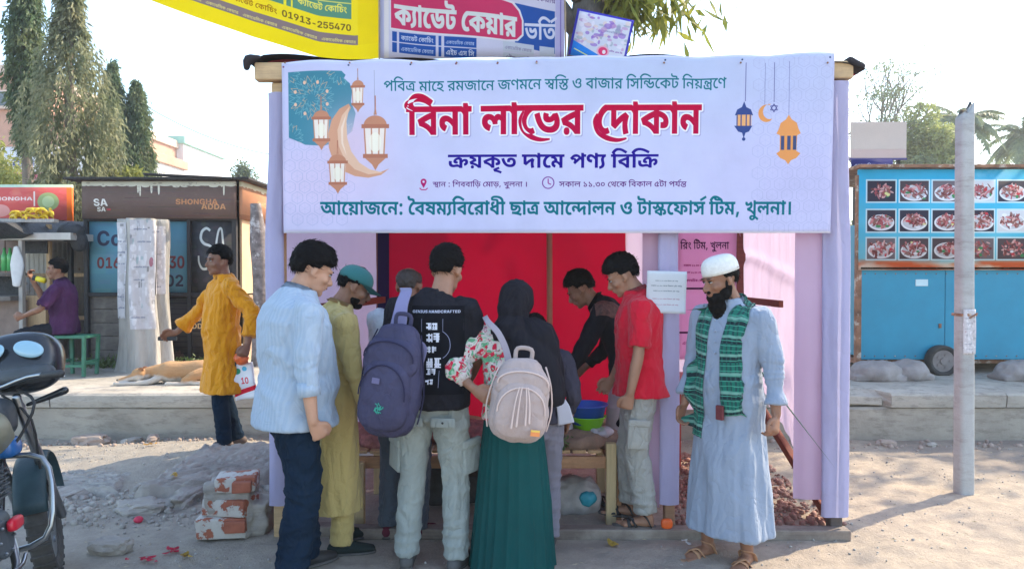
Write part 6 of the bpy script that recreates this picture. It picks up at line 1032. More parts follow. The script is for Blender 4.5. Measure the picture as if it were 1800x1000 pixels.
building('narrow_pink_building', 'narrow pink block seen at the right edge of the tall mast tree', -22.5, -19.9, 36.5, 44, 8.6, M_PINKB, [(x, z) for x in (-20.6,) for z in (3.2, 5.2, 7.2)], (.8, .8), M_CREAM)
building('teal_roofed_building', 'pale building with a teal roof edge behind the twin spires', -22.4, -19.5, 44, 50, 8.9, M_WHITEB, [(-20.6, 6), (-20.6, 4)], (.8, .8), M_TEAL)
building('distant_white_building', 'small white rooftop building low on the horizon left of the banner', -37.5, -35.3, 76, 82, 10.6, M_WHITEB, [(-37, 9.4), (-36.2, 9.4)], (.7, .6), M_TEAL)
sg = thing('shop_sign', 'white sign with blue letters on the building behind the mast trees', 'sign', (-19.75, 30.9, 6.3)); sheet('board', -1.5, 1.5, -.8, .8, 0, image_mat('sign_print', make_brand_panel()), sg, .1)
tag(box('shop_sign', (-19.9, 30.88, 4.05), (3.6, .14, 1.3), M_TEAL), 'plain green signboard below the white lettered sign', 'sign')
M_STEEL = varied('galvanised_steel', (.42, .43, .44), .12, 5, .5, metal=.6)
mt = thing('radio_mast', 'thin lattice mast standing far off on the horizon', 'mast', (-35, 75, .4)); bm = bmesh.new()
for a in range(3): tube(bm, [(math.cos(a * 2.09) * .3, math.sin(a * 2.09) * .3, 0), (math.cos(a * 2.09) * .12, math.sin(a * 2.09) * .12, 14.2)], .045, 5)
for k in range(14): tube(bm, [(math.cos(k * 2.09) * .28, math.sin(k * 2.09) * .28, k), (math.cos(k * 2.09 + 2.09) * .26, math.sin(k * 2.09 + 2.09) * .26, k + 1)], .03, 4)
obj('lattice', bm, M_STEEL, mt)
M_RUST = varied('rusty_steel', (.25, .12, .07), .5, 6, .8, spots=(8, .55, (.5, .4, .33)))
M_BLACK = varied('black_rubber', (.02, .02, .022), .3, 9, .6); 
def wire(name, a, b, sag, label, r=.01):
    bm = bmesh.new(); a, b = Vector(a), Vector(b); tube(bm, [a.lerp(b, t / 14) - Vector((0, 0, sag * 4 * (t / 14) * (1 - t / 14))) for t in range(15)], r, 5); return tag(obj(name, bm, M_BLACK), label, 'cable')
wire('overhead_wire', (-14.6, 24, 9.0), (-6.5, 26, 5.6), 1., 'thin cable sagging across the sky above the kiosk', .012)

# ---------------------------------------------------------------- dark kiosk
KX0, KX1, KY, KD = -5.40, -3.49, 9.4, 2.6
ks = thing('kiosk', 'dark plank kiosk with dripping white paint under its roof and orange lettering', 'kiosk', (KX0, KY, PZ))
M_DK = wood('dark_plank', (.14, .115, .10), .4, grime=(.22, .19, .165)); M_FRAME = wood('black_frame', (.035, .03, .032), .4, along='z'); M_SIDE = varied('sunlit_tan_sheet', (.62, .40, .24), .12, 3, .8, spots=(3, .62, (.45, .27, .17)))  # side sheet: tan with the wall's orange sunlight mixed into its colour
W_ = KX1 - KX0
def kz(z): return z - PZ
sheet('fascia', 0, W_ + .02, kz(2.28), kz(2.76), -.1, image_mat('fascia_print', make_fascia(), bumpy=.4), ks, .05, nx=24, nz=2, wav=lambda u, v: .006 * np.sin(u * 30))
sheet('side_fascia', 0, KD, kz(2.28), kz(2.76), 0, image_mat('sunlit_side_print', make_side_fascia(), bumpy=.4), ks, .05, rot=(0, 0, R(90)), loc=(W_ + .1, -.06, 0))
for k in range(5):
    z0 = 0 + k * .172; box('plank', (W_ / 2, .02, z0 + .085), (W_ - .06, .035, .166), M_DK, ks)
lp = sheet('painted_panel', .62, W_ - .1, .02, .84, -.012, image_mat('lower_print', make_lower_panel(), bumpy=.5), ks, .02)
for k in range(9): box('plank', (W_ + .03, .12 + .14 + k * .275, .43), (.03, .262, .86), wood('sunlit_tan_plank', (.50, .34, .22), .3, along='z') if k == 0 else bpy.data.materials['sunlit_tan_plank'], ks)  # side planks likewise carry the sunlit tone in their tan
sheet('notice_board', .04, 1.30, .90, 1.80, -.015, image_mat('notice_print', make_hoarding(), bumpy=.3), ks, .03)
sheet('shutter_panel', 1.335, W_ - .05, .90, 1.82, -.01, image_mat('shutter_print', make_grey_panel(), bumpy=.3), ks, .03)
for x, w in ((.015, .05), (1.317, .045), (W_ - .02, .06)): box('post', (x, -.03, 1.0), (w, .06, 2.0), M_FRAME, ks)
box('rail', (W_ / 2, -.025, .875), (W_, .05, .045), M_FRAME, ks); box('rail', (W_ / 2, -.03, 1.83), (W_, .05, .05), M_FRAME, ks)
for k in range(3): box('side_panel', (W_ + .035, .45 + k * .86, 1.36), (.03, .84, .96), M_SIDE, ks)
box('back_wall', (W_ / 2, KD, 1.15), (W_, .05, 2.3), M_DK, ks); box('left_wall', (.01, KD / 2 + .03, 1.15), (.04, KD - .1, 2.3), M_DK, ks)
bm = bmesh.new(); nbox(bm, (W_ / 2 + .02, KD / 2 - .05, kz(2.775)), (W_ + .4, KD + .3, .03), (0, 0, 0), .008); nbox(bm, (W_ * .72, -.16, kz(2.80)), (1.1, .12, .025), (0, .05, 0), .008); obj('roof', bm, M_FRAME, ks)
for k, (px, w, a) in enumerate(((455, .06, .2), (466, .09, .4))): pass
st = thing('bare_trunk', 'mottled grey trunk standing just left of the tent cloth', 'tree', (-3.12, 9.1, PZ)); trunk('trunk', [(0, 0, -.05), (.03, 0, .8), (0, .02, 1.5), (-.02, 0, 2.0)], [.1, .085, .1, .07], varied('mottled_bark', (.2, .17, .17), .6, 12, .9, 40, .6, .02, spots=(9, .55, (.5, .47, .48))), st, amp=.3)

# ---------------------------------------------------------------- fluted postered trunk in front of the kiosk
M_GBARK = varied('grey_bark', (.40, .375, .35), .28, 5, .95, 26, .9, .03, stretch=(1, 1, .22), spots=(4, .66, (.22, .2, .19)))
tr = thing('postered_tree', 'stout grey fluted tree trunk covered in pasted paper, before the kiosk', 'tree', (-4.36, 8.75, PZ))
bm = bmesh.new(); rings = []
for j in range(34):
    f = j / 33; z = f * 1.84; fl = .09 * math.exp(-f * 6); ring = []
    for k in range(72):
        a = 2 * math.pi * k / 72; lob = .125 * abs(math.sin(a * 1.5 + .5)) ** .5 + .02 * math.sin(a * 7 + f * 2) + .012 * math.sin(a * 13 + f * 6)
        root = fl * (.45 + .55 * max(0, math.cos(a * 5 + .6))) ; r = .165 + lob - .01 * f + root
        ring.append((r * 1.05 * math.cos(a) + .012 * math.sin(f * 9), r * .8 * math.sin(a), z - .06))
    rings.append(ring)
loft(bm, rings); trk = obj('trunk', bm, M_GBARK, tr, True)
TP = [image_mat('pasted_paper_%s' % w, make_trunk_paper(s), .9, bumpy=.5) for w, s in (('one', 3), ('two', 14), ('three', 25))]
def trunk_r(a, f): 
    lob = .125 * abs(math.sin(a * 1.5 + .5)) ** .5 + .02 * math.sin(a * 7 + f * 2) + .012 * math.sin(a * 13 + f * 6); return .165 + lob - .01 * f + .09 * math.exp(-f * 6) * (.45 + .55 * max(0, math.cos(a * 5 + .6)))
def paste(a0, a1, z0, z1, mat):
    bm = bmesh.new(); uvl = bm.loops.layers.uv.new('uv'); G = []
    for j in range(19):
        row = []
        for k in range(15):
            u, v = k / 14, j / 18; a = R(a0 + (a1 - a0) * u); z = z0 + (z1 - z0) * v; f = (z + .06) / 1.84; r = trunk_r(a, f) + .008
            row.append((bm.verts.new((r * 1.05 * math.cos(a) + .012 * math.sin(f * 9), r * .8 * math.sin(a), z)), (u, v)))
        G.append(row)
    for j in range(18):
        for k in range(14):
            q = (G[j][k], G[j][k + 1], G[j + 1][k + 1], G[j + 1][k]); fc = bm.faces.new([w[0] for w in q])
            for lp_, w in zip(fc.loops, q): lp_[uvl].uv = w[1]
    return obj('pasted_paper', bm, mat, tr, True)
paste(186, 250, .62, 1.74, TP[0]); paste(262, 318, .5, 1.76, TP[1]); paste(322, 356, .9, 1.7, TP[2])
# thick mottled green undergrowth beside the trunk
M_WEED = leafmat('weed_leaf', (.09, .15, .05), (.2, .25, .09), .3)
for (x, y, s, lb) in ((-4.95, 9.0, .2, 'weeds growing between stool and tree trunk'), (-3.75, 8.95, .22, 'weeds at the right foot of the postered trunk')):
    g = np.random.default_rng(int(-x * 10)); n = 500; tag(leaves('weeds', np.stack([g.normal(0, s, n) + x, g.normal(0, .06, n) + y, PZ + np.abs(g.normal(0, .05, n))], 1), .06, .02, M_WEED, None, -.5, 3), lb, kind='stuff')

# ---------------------------------------------------------------- tea stall on the left
M_TARP = varied('black_tarp', (.03, .03, .035), .4, 6, .5, 20, .8, .04); M_TAN = wood('tan_board', (.55, .36, .2), .3, along='z'); M_BRN = varied('brown_sheet', (.24, .17, .14), .3, 3, .8); M_POST = wood('grey_post', (.42, .38, .35), .3, along='z')
M_CORR = varied('corrugated_iron', (.5, .46, .43), .25, 3, .6, metal=.3, spots=(3, .6, (.3, .17, .1)))
ts = thing('tea_stall', 'roadside tea stall with black awning, counter and grey posts at the left edge', 'stall', (-7.4, 9.2, PZ))
def tp(px, py, D=9.2): v = P(px, py, D); return v - Vector((-7.4, 9.2, PZ))
def tbox(name, x0, x1, y0, y1, D, mat, th=.04, par=None, bev=.004):
    a, b = tp(x0, y1, D), tp(x1, y0, D); return box(name, ((a.x + b.x) / 2, a.y, (a.z + b.z) / 2), (b.x - a.x, th, b.z - a.z), mat, par or ts, bevel=bev)
tbox('counter', -90, 42, 520, 528, 9.05, M_DK, .5); tbox('counter_front', -90, 46, 528, 632, 9.0, M_BRN, .04); tbox('counter_side', 47, 82, 520, 628, 9.1, M_TAN, .05); tbox('tan_board', 84, 96, 520, 570, 9.5, M_TAN)
tbox('post', 35, 42, 412, 632, 8.95, M_POST, .06); tbox('post', 84, 90, 395, 632, 9.3, M_TAN, .06); tbox('post', 121, 128, 392, 640, 9.6, M_FRAME, .06)
for k in range(4): tbox('back_board', -90 + k * 34, -58 + k * 34, 420, 640, 10.2, M_BRN, .03)
tbox('back_board', 47, 84, 445, 520, 9.9, M_CORR, .03); tbox('back_board', 91, 121, 430, 515, 10.0, varied('pale_board', (.4, .37, .34), .2, 4), .03)
tbox('shelf', -90, 40, 480, 485, 9.4, M_DK, .3); tbox('dark_shelf_back', -90, 36, 486, 520, 9.6, M_TARP, .04)
bm = bmesh.new(); vs = [tp(*p) for p in ((-120, 384, 8.6), (12, 392, 8.6), (46, 412, 8.75), (40, 420, 8.9), (-120, 424, 8.9))]; A = [bm.verts.new(v) for v in vs]; B = [bm.verts.new(v + Vector((0, 1.6, .12))) for v in vs]
bm.faces.new(A); bm.faces.new(B[::-1]); [bm.faces.new((A[k], B[k], B[(k + 1) % 5], A[(k + 1) % 5])) for k in range(5)]; bmesh.ops.recalc_face_normals(bm, faces=bm.faces); obj('awning', bm, M_TARP, ts)
tbox('roof_board', 0, 100, 386, 392, 8.9, M_POST, .1); tbox('roof_board', 30, 150, 412, 424, 9.2, M_CORR, .6); tbox('awning_strip', 44, 84, 424, 446, 9.25, M_TARP, .02)
cs = thing('corrugated_fence', 'rusty corrugated iron sheets between stall and kiosk', 'fence', (-5.75, 9.9, PZ))
for k in range(3):
    bm = bmesh.new(); rows = []
    for i in range(33):
        u = i / 32 * .52; rows.append([bm.verts.new((k * .5 - .75 + u, .018 * math.sin(u * 2 * math.pi / .065) + k * .02, z)) for z in (0, 1.85 - k * .12)])
    for a, b in zip(rows, rows[1:]): bm.faces.new((a[0], b[0], b[1], a[1]))
    bmesh.ops.solidify(bm, geom=list(bm.faces), thickness=.004); obj('iron_sheet', bm, M_CORR, cs, True)
for z in (.55, 1.12): box('batten', (0, -.05, z), (1.5, .03, .05), M_TAN, cs)
rs = thing('red_shop_sign', 'faded red shop sign with pale round emblem above the tea stall', 'sign', (-6.2, 10.3, 2.7)); sheet('board', -1.1, .1, -.42, .1, 0, image_mat('red_sign_print', make_red_sign()), rs, .05); rs.location = P(114, 338, 10.3)
bm = bmesh.new(); g = random.Random(3)
bn = thing('banana_bunch', 'yellow banana bunches heaped on the stall roof under the red sign', 'fruit', P(52, 388, 8.95)); M_BAN = varied('banana_skin', (.75, .47, .02), .2, 20, .5)
for k in range(26):
    bm = bmesh.new(); a = g.uniform(0, 6.28); c = Vector((g.gauss(0, .13), g.gauss(0, .05), g.uniform(.0, .1))); d = Vector((math.cos(a), math.sin(a) * .4, 0)) * .09
    tube(bm, [c - d, c - d * .5 + Vector((0, 0, .035)), c + d * .5 + Vector((0, 0, .035)), c + d], [.008, .019, .019, .007], 7, sm=2); obj('banana', bm, M_BAN, bn, True)
M_GBOT = new_mat('green_drink', (.10, .5, .16), .2, spec=.6)
for k in range(4):
    v = P((8, 18, 26, -4)[k], 478, 9.35); bm = bmesh.new(); tube(bm, [(0, 0, .01), (0, 0, .2), (0, 0, .25), (0, 0, .3)], [.035, .035, .016, .015], 12, dome=False); o = obj('drink_bottle', bm, M_GBOT, smooth=True); o.location = v
    tag(o, ('green drink bottle on the stall shelf, second from the left edge', 'green drink bottle nearest the middle of the stall shelf', 'green drink bottle closest to the hanging white cloth', 'green drink bottle at the far left of the stall shelf')[k], 'bottle', 'bottles on the tea stall shelf')
bm = bmesh.new(); tube(bm, [(0, 0, -.45), (.01, 0, -.2), (0, 0, 0)], [(.05, .02), (.085, .03), (.03, .02)], 12, sm=3); o = obj('hanging_cloth', bm, varied('white_cloth', (.68, .66, .66), .1, 8), smooth=True); o.location = P(29, 436, 8.9); tag(o, 'white cloth hanging from the front of the tea stall', 'cloth')
bm = bmesh.new(); blob(bm, (0, 0, 0), (.17, .12, .12)); blob(bm, (.1, 0, -.12), (.1, .08, .13)); o = fuse('tarp_bundle', bm, .02, M_TARP, disp=lambda c, n: .02 * fbm(c * 9, 3)); o.location = P(126, 408, 9.1); tag(o, 'dark tarpaulin bundle hanging at the right end of the stall roof', 'tarpaulin')
bm = bmesh.new(); blob(bm, (0, 0, .08), (.32, .2, .13)); blob(bm, (.2, .0, .05), (.2, .18, .1)); blob(bm, (-.25, 0, .16), (.22, .15, .1)); o = fuse('sack_heap', bm, .02, varied('pale_sack', (.58, .5, .42), .15, 6), disp=lambda c, n: .03 * fbm(c * 7, 3)); o.location = P(20, 640, 8.55); tag(o, 'pale sacks slumped in front of the tea stall counter', 'sacks')

# ---------------------------------------------------------------- blue food cart, sacks, hoarding
fc = thing('food_cart', 'bright blue food cart with rows of meat dish photos along its top', 'food cart', (3.95, 8.4, PZ)); FC = Vector((3.95, 8.4, PZ))
M_BLUE = varied('blue_paint', (.002, .24, .38), .1, 2.5, .5, 30, .1, .003, spots=(1.6, .7, (.02, .3, .46)))
a, b = P(1507, 474, 8.4) - FC, P(1507, 632, 8.4) - FC
for k in range(3): box('body_panel', (.99 * k + .475 - .01, .0, (a.z + b.z) / 2), (.985, .04, a.z - b.z), M_BLUE, fc, bevel=.006)
box('body', (1.45, .9, .95), (2.9, 1.7, 1.5), M_BLUE, fc); t0, t1 = P(1505, 300, 8.4) - FC, P(1950, 475, 8.4) - FC
sheet('photo_board', t0.x, t1.x, t1.z, t0.z, -.06, image_mat('dish_photos', make_food_board(), .35), fc, .05)
box('roof', (1.42, .85, t0.z + .03), (2.98, 1.95, .035), M_RUST, fc)
box('corner_post', (-.03, -.02, 1.1), (.06, .06, 2.3), M_RUST, fc); box('trim_strip', (1.43, -.045, a.z + .012), (2.9, .03, .03), M_RUST, fc); box('chassis', (1.45, .85, .14), (2.9, 1.5, .06), M_RUST, fc)
M_TYRE = varied('tyre_rubber', (.05, .047, .045), .3, 20, .9, 80, .4, .004); M_HUB = varied('dusty_hub', (.22, .19, .18), .2, 10)
def wheel(name, parent, c, r, w, axis='y', rim=M_HUB):
    e = bpy.data.objects.new(name, None); col.objects.link(e); e.parent = parent; e.location = c
    bm = bmesh.new(); n = 40; prof = [(r - .3 * r, -w * .3), (r - .1 * r, -w * .5), (r - .02 * r, -w * .36), (r, 0), (r - .02 * r, w * .36), (r - .1 * r, w * .5), (r - .3 * r, w * .3)]
    vr = [[bm.verts.new((q * math.cos(2 * math.pi * k / n), y, q * math.sin(2 * math.pi * k / n))) for k in range(n)] for q, y in prof]; vr.append(vr[0])
    for p_, q_ in zip(vr, vr[1:]):
        for k in range(n): bm.faces.new((p_[k], p_[(k + 1) % n], q_[(k + 1) % n], q_[k]))
    bmesh.ops.recalc_face_normals(bm, faces=bm.faces); obj('tyre', bm, M_TYRE, e, True)
    bm = bmesh.new(); tube(bm, [(0, -w * .28, 0), (0, w * .28, 0)], r * .7, 28, dome=False); tube(bm, [(0, -w * .4, 0), (0, w * .4, 0)], r * .22, 16, dome=False)
    for k in range(5): tube(bm, [(r * .42 * math.cos(k * 1.257), -w * .34, r * .42 * math.sin(k * 1.257)), (r * .42 * math.cos(k * 1.257), w * .1, r * .42 * math.sin(k * 1.257))], r * .07, 8, dome=False)
    obj('rim', bm, rim, e); return e
wheel('wheel', fc, (.88, -.1, .165), .175, .13); wheel('wheel', fc, (2.6, -.1, .165), .175, .13); wheel('wheel', fc, (.88, 1.6, .165), .175, .13); wheel('wheel', fc, (2.6, 1.6, .165), .175, .13)
bm = bmesh.new(); [nbox(bm, (.05 + .115 * k, -.024, a.z - .05), (.012, .006, .012)) for k in range(25)]; [nbox(bm, (.05 + .115 * k, -.024, b.z + .04), (.012, .006, .012)) for k in range(25)]; tag(obj('rivets', bm, M_RUST, fc), kind='stuff')
st_ = box('paper_label', (.69, -.026, (a.z + b.z) / 2 + .36), (.14, .004, .075), varied('faded_label', (.55, .72, .76), .1), fc, bevel=0)
bm = bmesh.new(); nbox(bm, (.9, -.03, .55), (.03, .012, .05), None, .003); nbox(bm, (1.9, -.03, .62), (.02, .012, .12), None, .003); obj('latch', bm, M_RUST, fc)
M_SACK = varied('dusty_sack', (.30, .27, .26), .2, 7, .95, 60, .5, .006)
def sack(px, py, D, sx, sz, seed, label):
    bm = bmesh.new(); g = random.Random(seed); blob(bm, (0, 0, sz * .4), (sx, .2, sz * .62)); blob(bm, (sx * .35, 0, sz * .62), (sx * .5, .16, sz * .4)); blob(bm, (-sx * .45, 0, sz * .5), (sx * .42, .18, sz * .42)); nbox(bm, (0, 0, .03), (sx * 2.1, .3, .06))
    o = fuse('covered_sack', bm, .018, M_SACK, disp=lambda c, n: .02 * fbm(c * 8 + seed, 3, seed) + .014 * (1 - np.abs(fbm(c * 6, 3, seed + 4)) * 3)); v = P(px, py, D); v.z = PZ; o.location = v; return tag(o, label, 'sack', 'sacks in front of the food cart')
sack(1540, 650, 7.95, .26, .2, 1, 'left one of the two dusty grey sacks touching, before the cart'); sack(1597, 650, 8.0, .2, .2, 2, 'dusty grey sack just left of the cart wheel'); sack(1790, 650, 7.95, .22, .2, 3, 'dusty grey sack at the right edge beyond the pole')
hb = thing('hoarding', 'blank beige hoarding seen from behind, above the food cart', 'billboard', P(1542, 250, 12)); h = .33
M_HB = varied('beige_board', (.62, .50, .46), .05, 2, .7); M_HB2 = varied('beige_board_lower', (.62, .44, .42), .05, 2, .7)
box('panel', (0, 0, .09), (.9, .03, .44), M_HB, hb); box('panel', (0, 0, -.2), (.9, .03, .14), M_HB2, hb); box('frame', (0, 0, -.285), (.92, .05, .03), varied('indigo_frame', (.09, .07, .22), .1), hb)
for sx in (-.35, .35): box('leg', (sx, .05, -1.6), (.05, .05, 2.7), M_FRAME, hb, bevel=0)
sb = sheet('small_banner', 0, .5, 0, .12, 0, image_mat('small_banner_print', make_small_banner()), None, .01); sb.location = P(1495, 299, 8.9); tag(sb, 'small dark blue strip banner with white writing under the beige hoarding', 'banner')

# ---------------------------------------------------------------- concrete pole in front
M_POLE = m_conc('pole_concrete', (.42, .42, .42), (.28, .26, .25))
pl = thing('concrete_pole', 'weathered square concrete pole with rusty band standing on the dirt at right', 'pole', (3.27, 5.33, 0))
bm = bmesh.new(); rings = []
for j in range(30):
    f = j / 29; z = -.1 + f * 2.86; w = .053 - .005 * f; ring = []
    for k in range(24):
        a = 2 * math.pi * (k + .5) / 24; c_, s_ = math.cos(a), math.sin(a); q = (abs(c_) ** 6 + abs(s_) ** 6) ** (-1 / 6); ring.append((w * q * c_ * 1.02, w * q * s_, z + (0 if j < 29 else (.06 * c_ + .02 * math.sin(a * 5)))))
    rings.append(ring)
loft(bm, rings); V = np.array([v.co[:] for v in bm.verts]); n = fbm(V * np.array([14, 14, 3]), 4, 5)
for v, k in zip(bm.verts, n): v.co.x += k * .007; v.co.y += k * .005
o = obj('shaft', bm, M_POLE, pl, True); pl.rotation_euler = (0, R(-.4), R(4))
sheet('pasted_paper', -.047, .046, 1.02, 1.34, -.058, TP[0], pl, .002, nx=8, nz=20, wav=lambda u, v: .004 * np.sin(u * 9 + v * 4)); box('metal_band', (0, 0, 1.30), (.116, .116, .02), M_RUST, pl, bevel=.003)
bm = bmesh.new(); tube(bm, [(0, -.063, 1.28), (.05, -.066, 1.31)], .006, 6); obj('wire_end', bm, M_RUST, pl)

# ---------------------------------------------------------------- the stall tent
TF, TB = 4.43, 6.72                       # front and back planes
LX0, LX1, RX0, RX1 = -1.43, -1.2, 1.97, 2.03
M_LUMB = wood('raw_lumber', (.56, .38, .21), .3, along='x', grime=(.4, .27, .16)); M_LUMZ = wood('raw_lumber_upright', (.52, .35, .19), .3, along='z'); M_REDW = wood('red_brown_wood', (.24, .06, .035), .3, along='y'); M_REDZ = wood('red_brown_post', (.2, .055, .045), .3, along='z'); M_SILL = wood('weathered_sill', (.2, .155, .13), .35, along='x', grime=(.3, .26, .22))
M_LAV = cloth('lavender_cloth', (.50, .475, .69), trans=.35, var=.05, wr=.4); M_PINK = cloth('pink_cloth', (.64, .51, .68), trans=.5, var=.06); M_RED = cloth('red_cloth', (.42, .002, .03), trans=.35, var=.08); M_NAVY = cloth('navy_cloth', (.025, .015, .07), trans=.05)
tn = thing('stall_tent', 'cloth walled market stall tent on a timber frame with red back and pink sides', 'tent', (0, TF, 0)); O = Vector((0, TF, 0))
def beam(name, a, b, w, h, mat, parent=tn, off=O):
    a, b = Vector(a) - off, Vector(b) - off; bm = bmesh.new(); d = b - a; nbox(bm, (0, 0, 0), (d.length, w, h), None, min(w, h) * .12)
    o = obj(name, bm, mat, parent); o.location = (a + b) / 2; o.rotation_euler = d.to_track_quat('X', 'Z').to_euler(); return o
beam('front_beam', (-1.535, TF + .03, 2.80), (2.035, TF + .03, 2.81), .08, .105, M_LUMB); beam('back_beam', (-1.25, TB + .06, 2.72), (2.05, TB + .06, 2.72), .06, .08, M_LUMB)
for x0, x1 in ((LX0, LX1), (RX0, RX1)): beam('side_beam', (x0, TF + .09, 2.79), (x1, TB, 2.72), .06, .08, M_REDW)
beam('sill', (-1.05, TF + .03, .035), (2.02, TF - .005, .035), .10, .065, M_SILL); beam('sill', (-1.4, TF + .1, .03), (-1.05, TF + .08, .03), .1, .06, M_SILL)
beam('front_post', (-1.41, TF + .06, -.05), (-1.41, TF + .06, 2.74), .07, .07, M_LUMZ); beam('front_post', (1.965, TF + .06, -.05), (1.965, TF + .06, 2.75), .075, .075, wood('dark_post', (.09, .07, .065), .3, along='z'))
beam('front_post', (.965, TF + .1, -.05), (.965, TF + .1, 2.75), .07, .06, wood('brown_post', (.3, .17, .1), .3, along='z'))
beam('back_post', (LX1 - .02, TB + .02, 0), (LX1 - .02, TB + .02, 2.68), .06, .06, M_REDZ); beam('back_post', (2.06, TB - .02, 0), (2.06, TB - .02, 2.68), .09, .09, M_REDZ)
bm = bmesh.new(); tube(bm, [(.335, 0, 0), (.34, .01, 1.3), (.33, 0, 2.7)], .026, 10, sm=4, dome=False); o = obj('bamboo_post', bm, wood('bamboo', (.40, .2, .12), .3, along='z'), tn); o.location = (0, TB - .06 - TF, 0)
beam('side_rail', (LX0 + .04, TF + .2, 1.36), (LX1 + .05, TB - .1, 1.36), .04, .055, M_REDW); beam('side_rail', (RX1 - .05, TB - .1, 1.37), (RX0 - .03, TF + .9, 1.375), .035, .05, M_REDW)
beam('brace', (1.99, TF + .16, .06), (2.0, TB - .5, .62), .05, .06, M_REDW)
def hang(name, p0, p1, z0, z1, mat, amp, freq, seed, nx=90, nz=60, gather=0., hem=0., par=tn):
    """cloth between two plan points, hanging from z1 to z0, in irregular vertical folds"""
    p0, p1 = Vector(p0), Vector(p1); d = (p1 - p0); nrm = Vector((-d.y, d.x)).normalized(); U, V = np.meshgrid(np.linspace(0, 1, nx), np.linspace(0, 1, nz)); Ln = d.length
    q = np.stack([U.ravel() * Ln * freq, V.ravel() * .7, U.ravel() * 0], 1)
    w = (fbm(q, 3, seed) + .5 * fbm(q * np.array([2.1, 1.2, 1]) + 5, 2, seed + 2)).reshape(U.shape) * amp * (1.25 - .5 * V) + amp * .5 * fbm(np.stack([U.ravel() * Ln * 3 + V.ravel() * 4, V.ravel() * 5, U.ravel() * 0], 1), 3, seed + 9).reshape(U.shape)
    X = p0.x + d.x * U + nrm.x * w; Y = p0.y + d.y * U + nrm.y * w; zb = z0 + hem * fbm(np.stack([U.ravel() * Ln * 2, U.ravel() * 0, U.ravel() * 0], 1), 3, seed + 4).reshape(U.shape); Z = zb + (z1 - zb) * V
    if gather: X = X + (p0.x + d.x * .5 - X) * gather * np.sin(V * math.pi) ** 2
    ii = (np.arange(nz - 1)[:, None] * nx + np.arange(nx - 1)[None, :]).ravel()
    o = pymesh(name, np.stack([X.ravel(), Y.ravel() - TF, Z.ravel()], 1), np.stack([ii, ii + 1, ii + nx + 1, ii + nx], 1), mat, par, True); return o
hang('back_cloth', (-1.135, TB), (1.04, TB), .3, 2.7, M_RED, .022, 1.6, 3, hem=.05)
hang('back_cloth', (-1.215, TB - .03), (-1.11, TB - .03), .1, 2.7, M_NAVY, .008, 4, 5, nx=20)
hang('back_cloth', (1.03, TB + .005), (2.02, TB + .005), .35, 2.7, M_PINK, .018, 3, 7, hem=.05)
hang('side_cloth', (LX0 - .01, TF + .12), (LX1 - .03, TB - .02), .12, 2.7, M_PINK, .02, 2.5, 9, hem=.05)
# right wall: lower edge rises towards the back along the brace
U, V = np.meshgrid(np.linspace(0, 1, 130), np.linspace(0, 1, 70)); q = np.stack([U.ravel() * 7, V.ravel() * .8, U.ravel() * 0], 1)
w = fbm(q, 4, 31).reshape(U.shape) * .05 + .02 * fbm(q * np.array([3, 4, 1]), 3, 35).reshape(U.shape); zb = .12 + .62 * np.clip(U * 1.15, 0, 1); w = w + .03 * np.exp(-((V - .5) / .02) ** 2)
ii = (np.arange(69)[:, None] * 130 + np.arange(129)[None, :]).ravel()
pymesh('side_cloth', np.stack([(RX0 + .045 + (RX1 - RX0) * U + w).ravel(), ((TB - TF - .1) * U + .1).ravel(), (zb + (2.74 - zb) * V).ravel()], 1), np.stack([ii, ii + 1, ii + 131, ii + 130], 1), M_PINK, tn, True)
def wrap(name, x0, x1, z0, z1, y, mat, seed, fl=0.):
    """cloth strip wrapped round a corner post"""
    n = 26; nz = 70; V = []; 
    for j in range(nz):
        f = j / (nz - 1); z = z0 + (z1 - z0) * f
        for k in range(n):
            u = k / (n - 1); a = math.pi * (u * 1.3 - .15); xx = (x0 + x1) / 2 - math.cos(a) * (x1 - x0) / 2; yy = y - math.sin(a) * .03; V.append((xx, yy, z))
    V = np.array(V); nn = fbm(np.stack([V[:, 0] * 9, V[:, 2] * .8, V[:, 1]], 1), 4, seed); V[:, 1] += nn * .045; V[:, 0] += nn * .012 + fbm(np.stack([V[:, 2] * 1.1, V[:, 2] * 0, V[:, 2] * 0], 1), 3, seed + 1) * .02 + fl * np.clip((V[:, 2] - 2.2) / .5, 0, 1)
    ii = (np.arange(nz - 1)[:, None] * n + np.arange(n - 1)[None, :]).ravel(); V[:, 1] -= TF
    return pymesh(name, V, np.stack([ii, ii + 1, ii + n + 1, ii + n], 1), mat, tn, True)
wrap('post_wrap', 1.86, 2.025, .13, 2.74, TF + .02, M_LAV, 3, .0); wrap('post_wrap', -1.475, -1.365, .2, 2.68, TF + .02, M_LAV, 5); wrap('post_wrap', .885, 1.005, .2, 2.74, TF + .03, M_LAV, 8)
hang('curtain', (.80, TF + .12), (.90, TF + .08), .16, 2.7, M_PINK, .02, 8, 17, nx=30); hang('curtain', (1.72, TF + .06), (1.9, TF + .05), .22, 2.7, M_PINK, .018, 6, 19, nx=34)
M_TARPR = cloth('roof_tarp', (.035, .03, .035)); M_TARPIN = cloth('roof_lining', (.5, .01, .05), trans=.3)
def roofz(u, v): return 2.865 + .05 * np.sin(u * 9) * (1 - v) + .03 * np.sin(u * 23 + 1) * (1 - v) - .1 * v
U, V = np.meshgrid(np.linspace(0, 1, 80), np.linspace(0, 1, 24)); ii = (np.arange(23)[:, None] * 80 + np.arange(79)[None, :]).ravel(); q = np.stack([ii, ii + 1, ii + 81, ii + 80], 1)
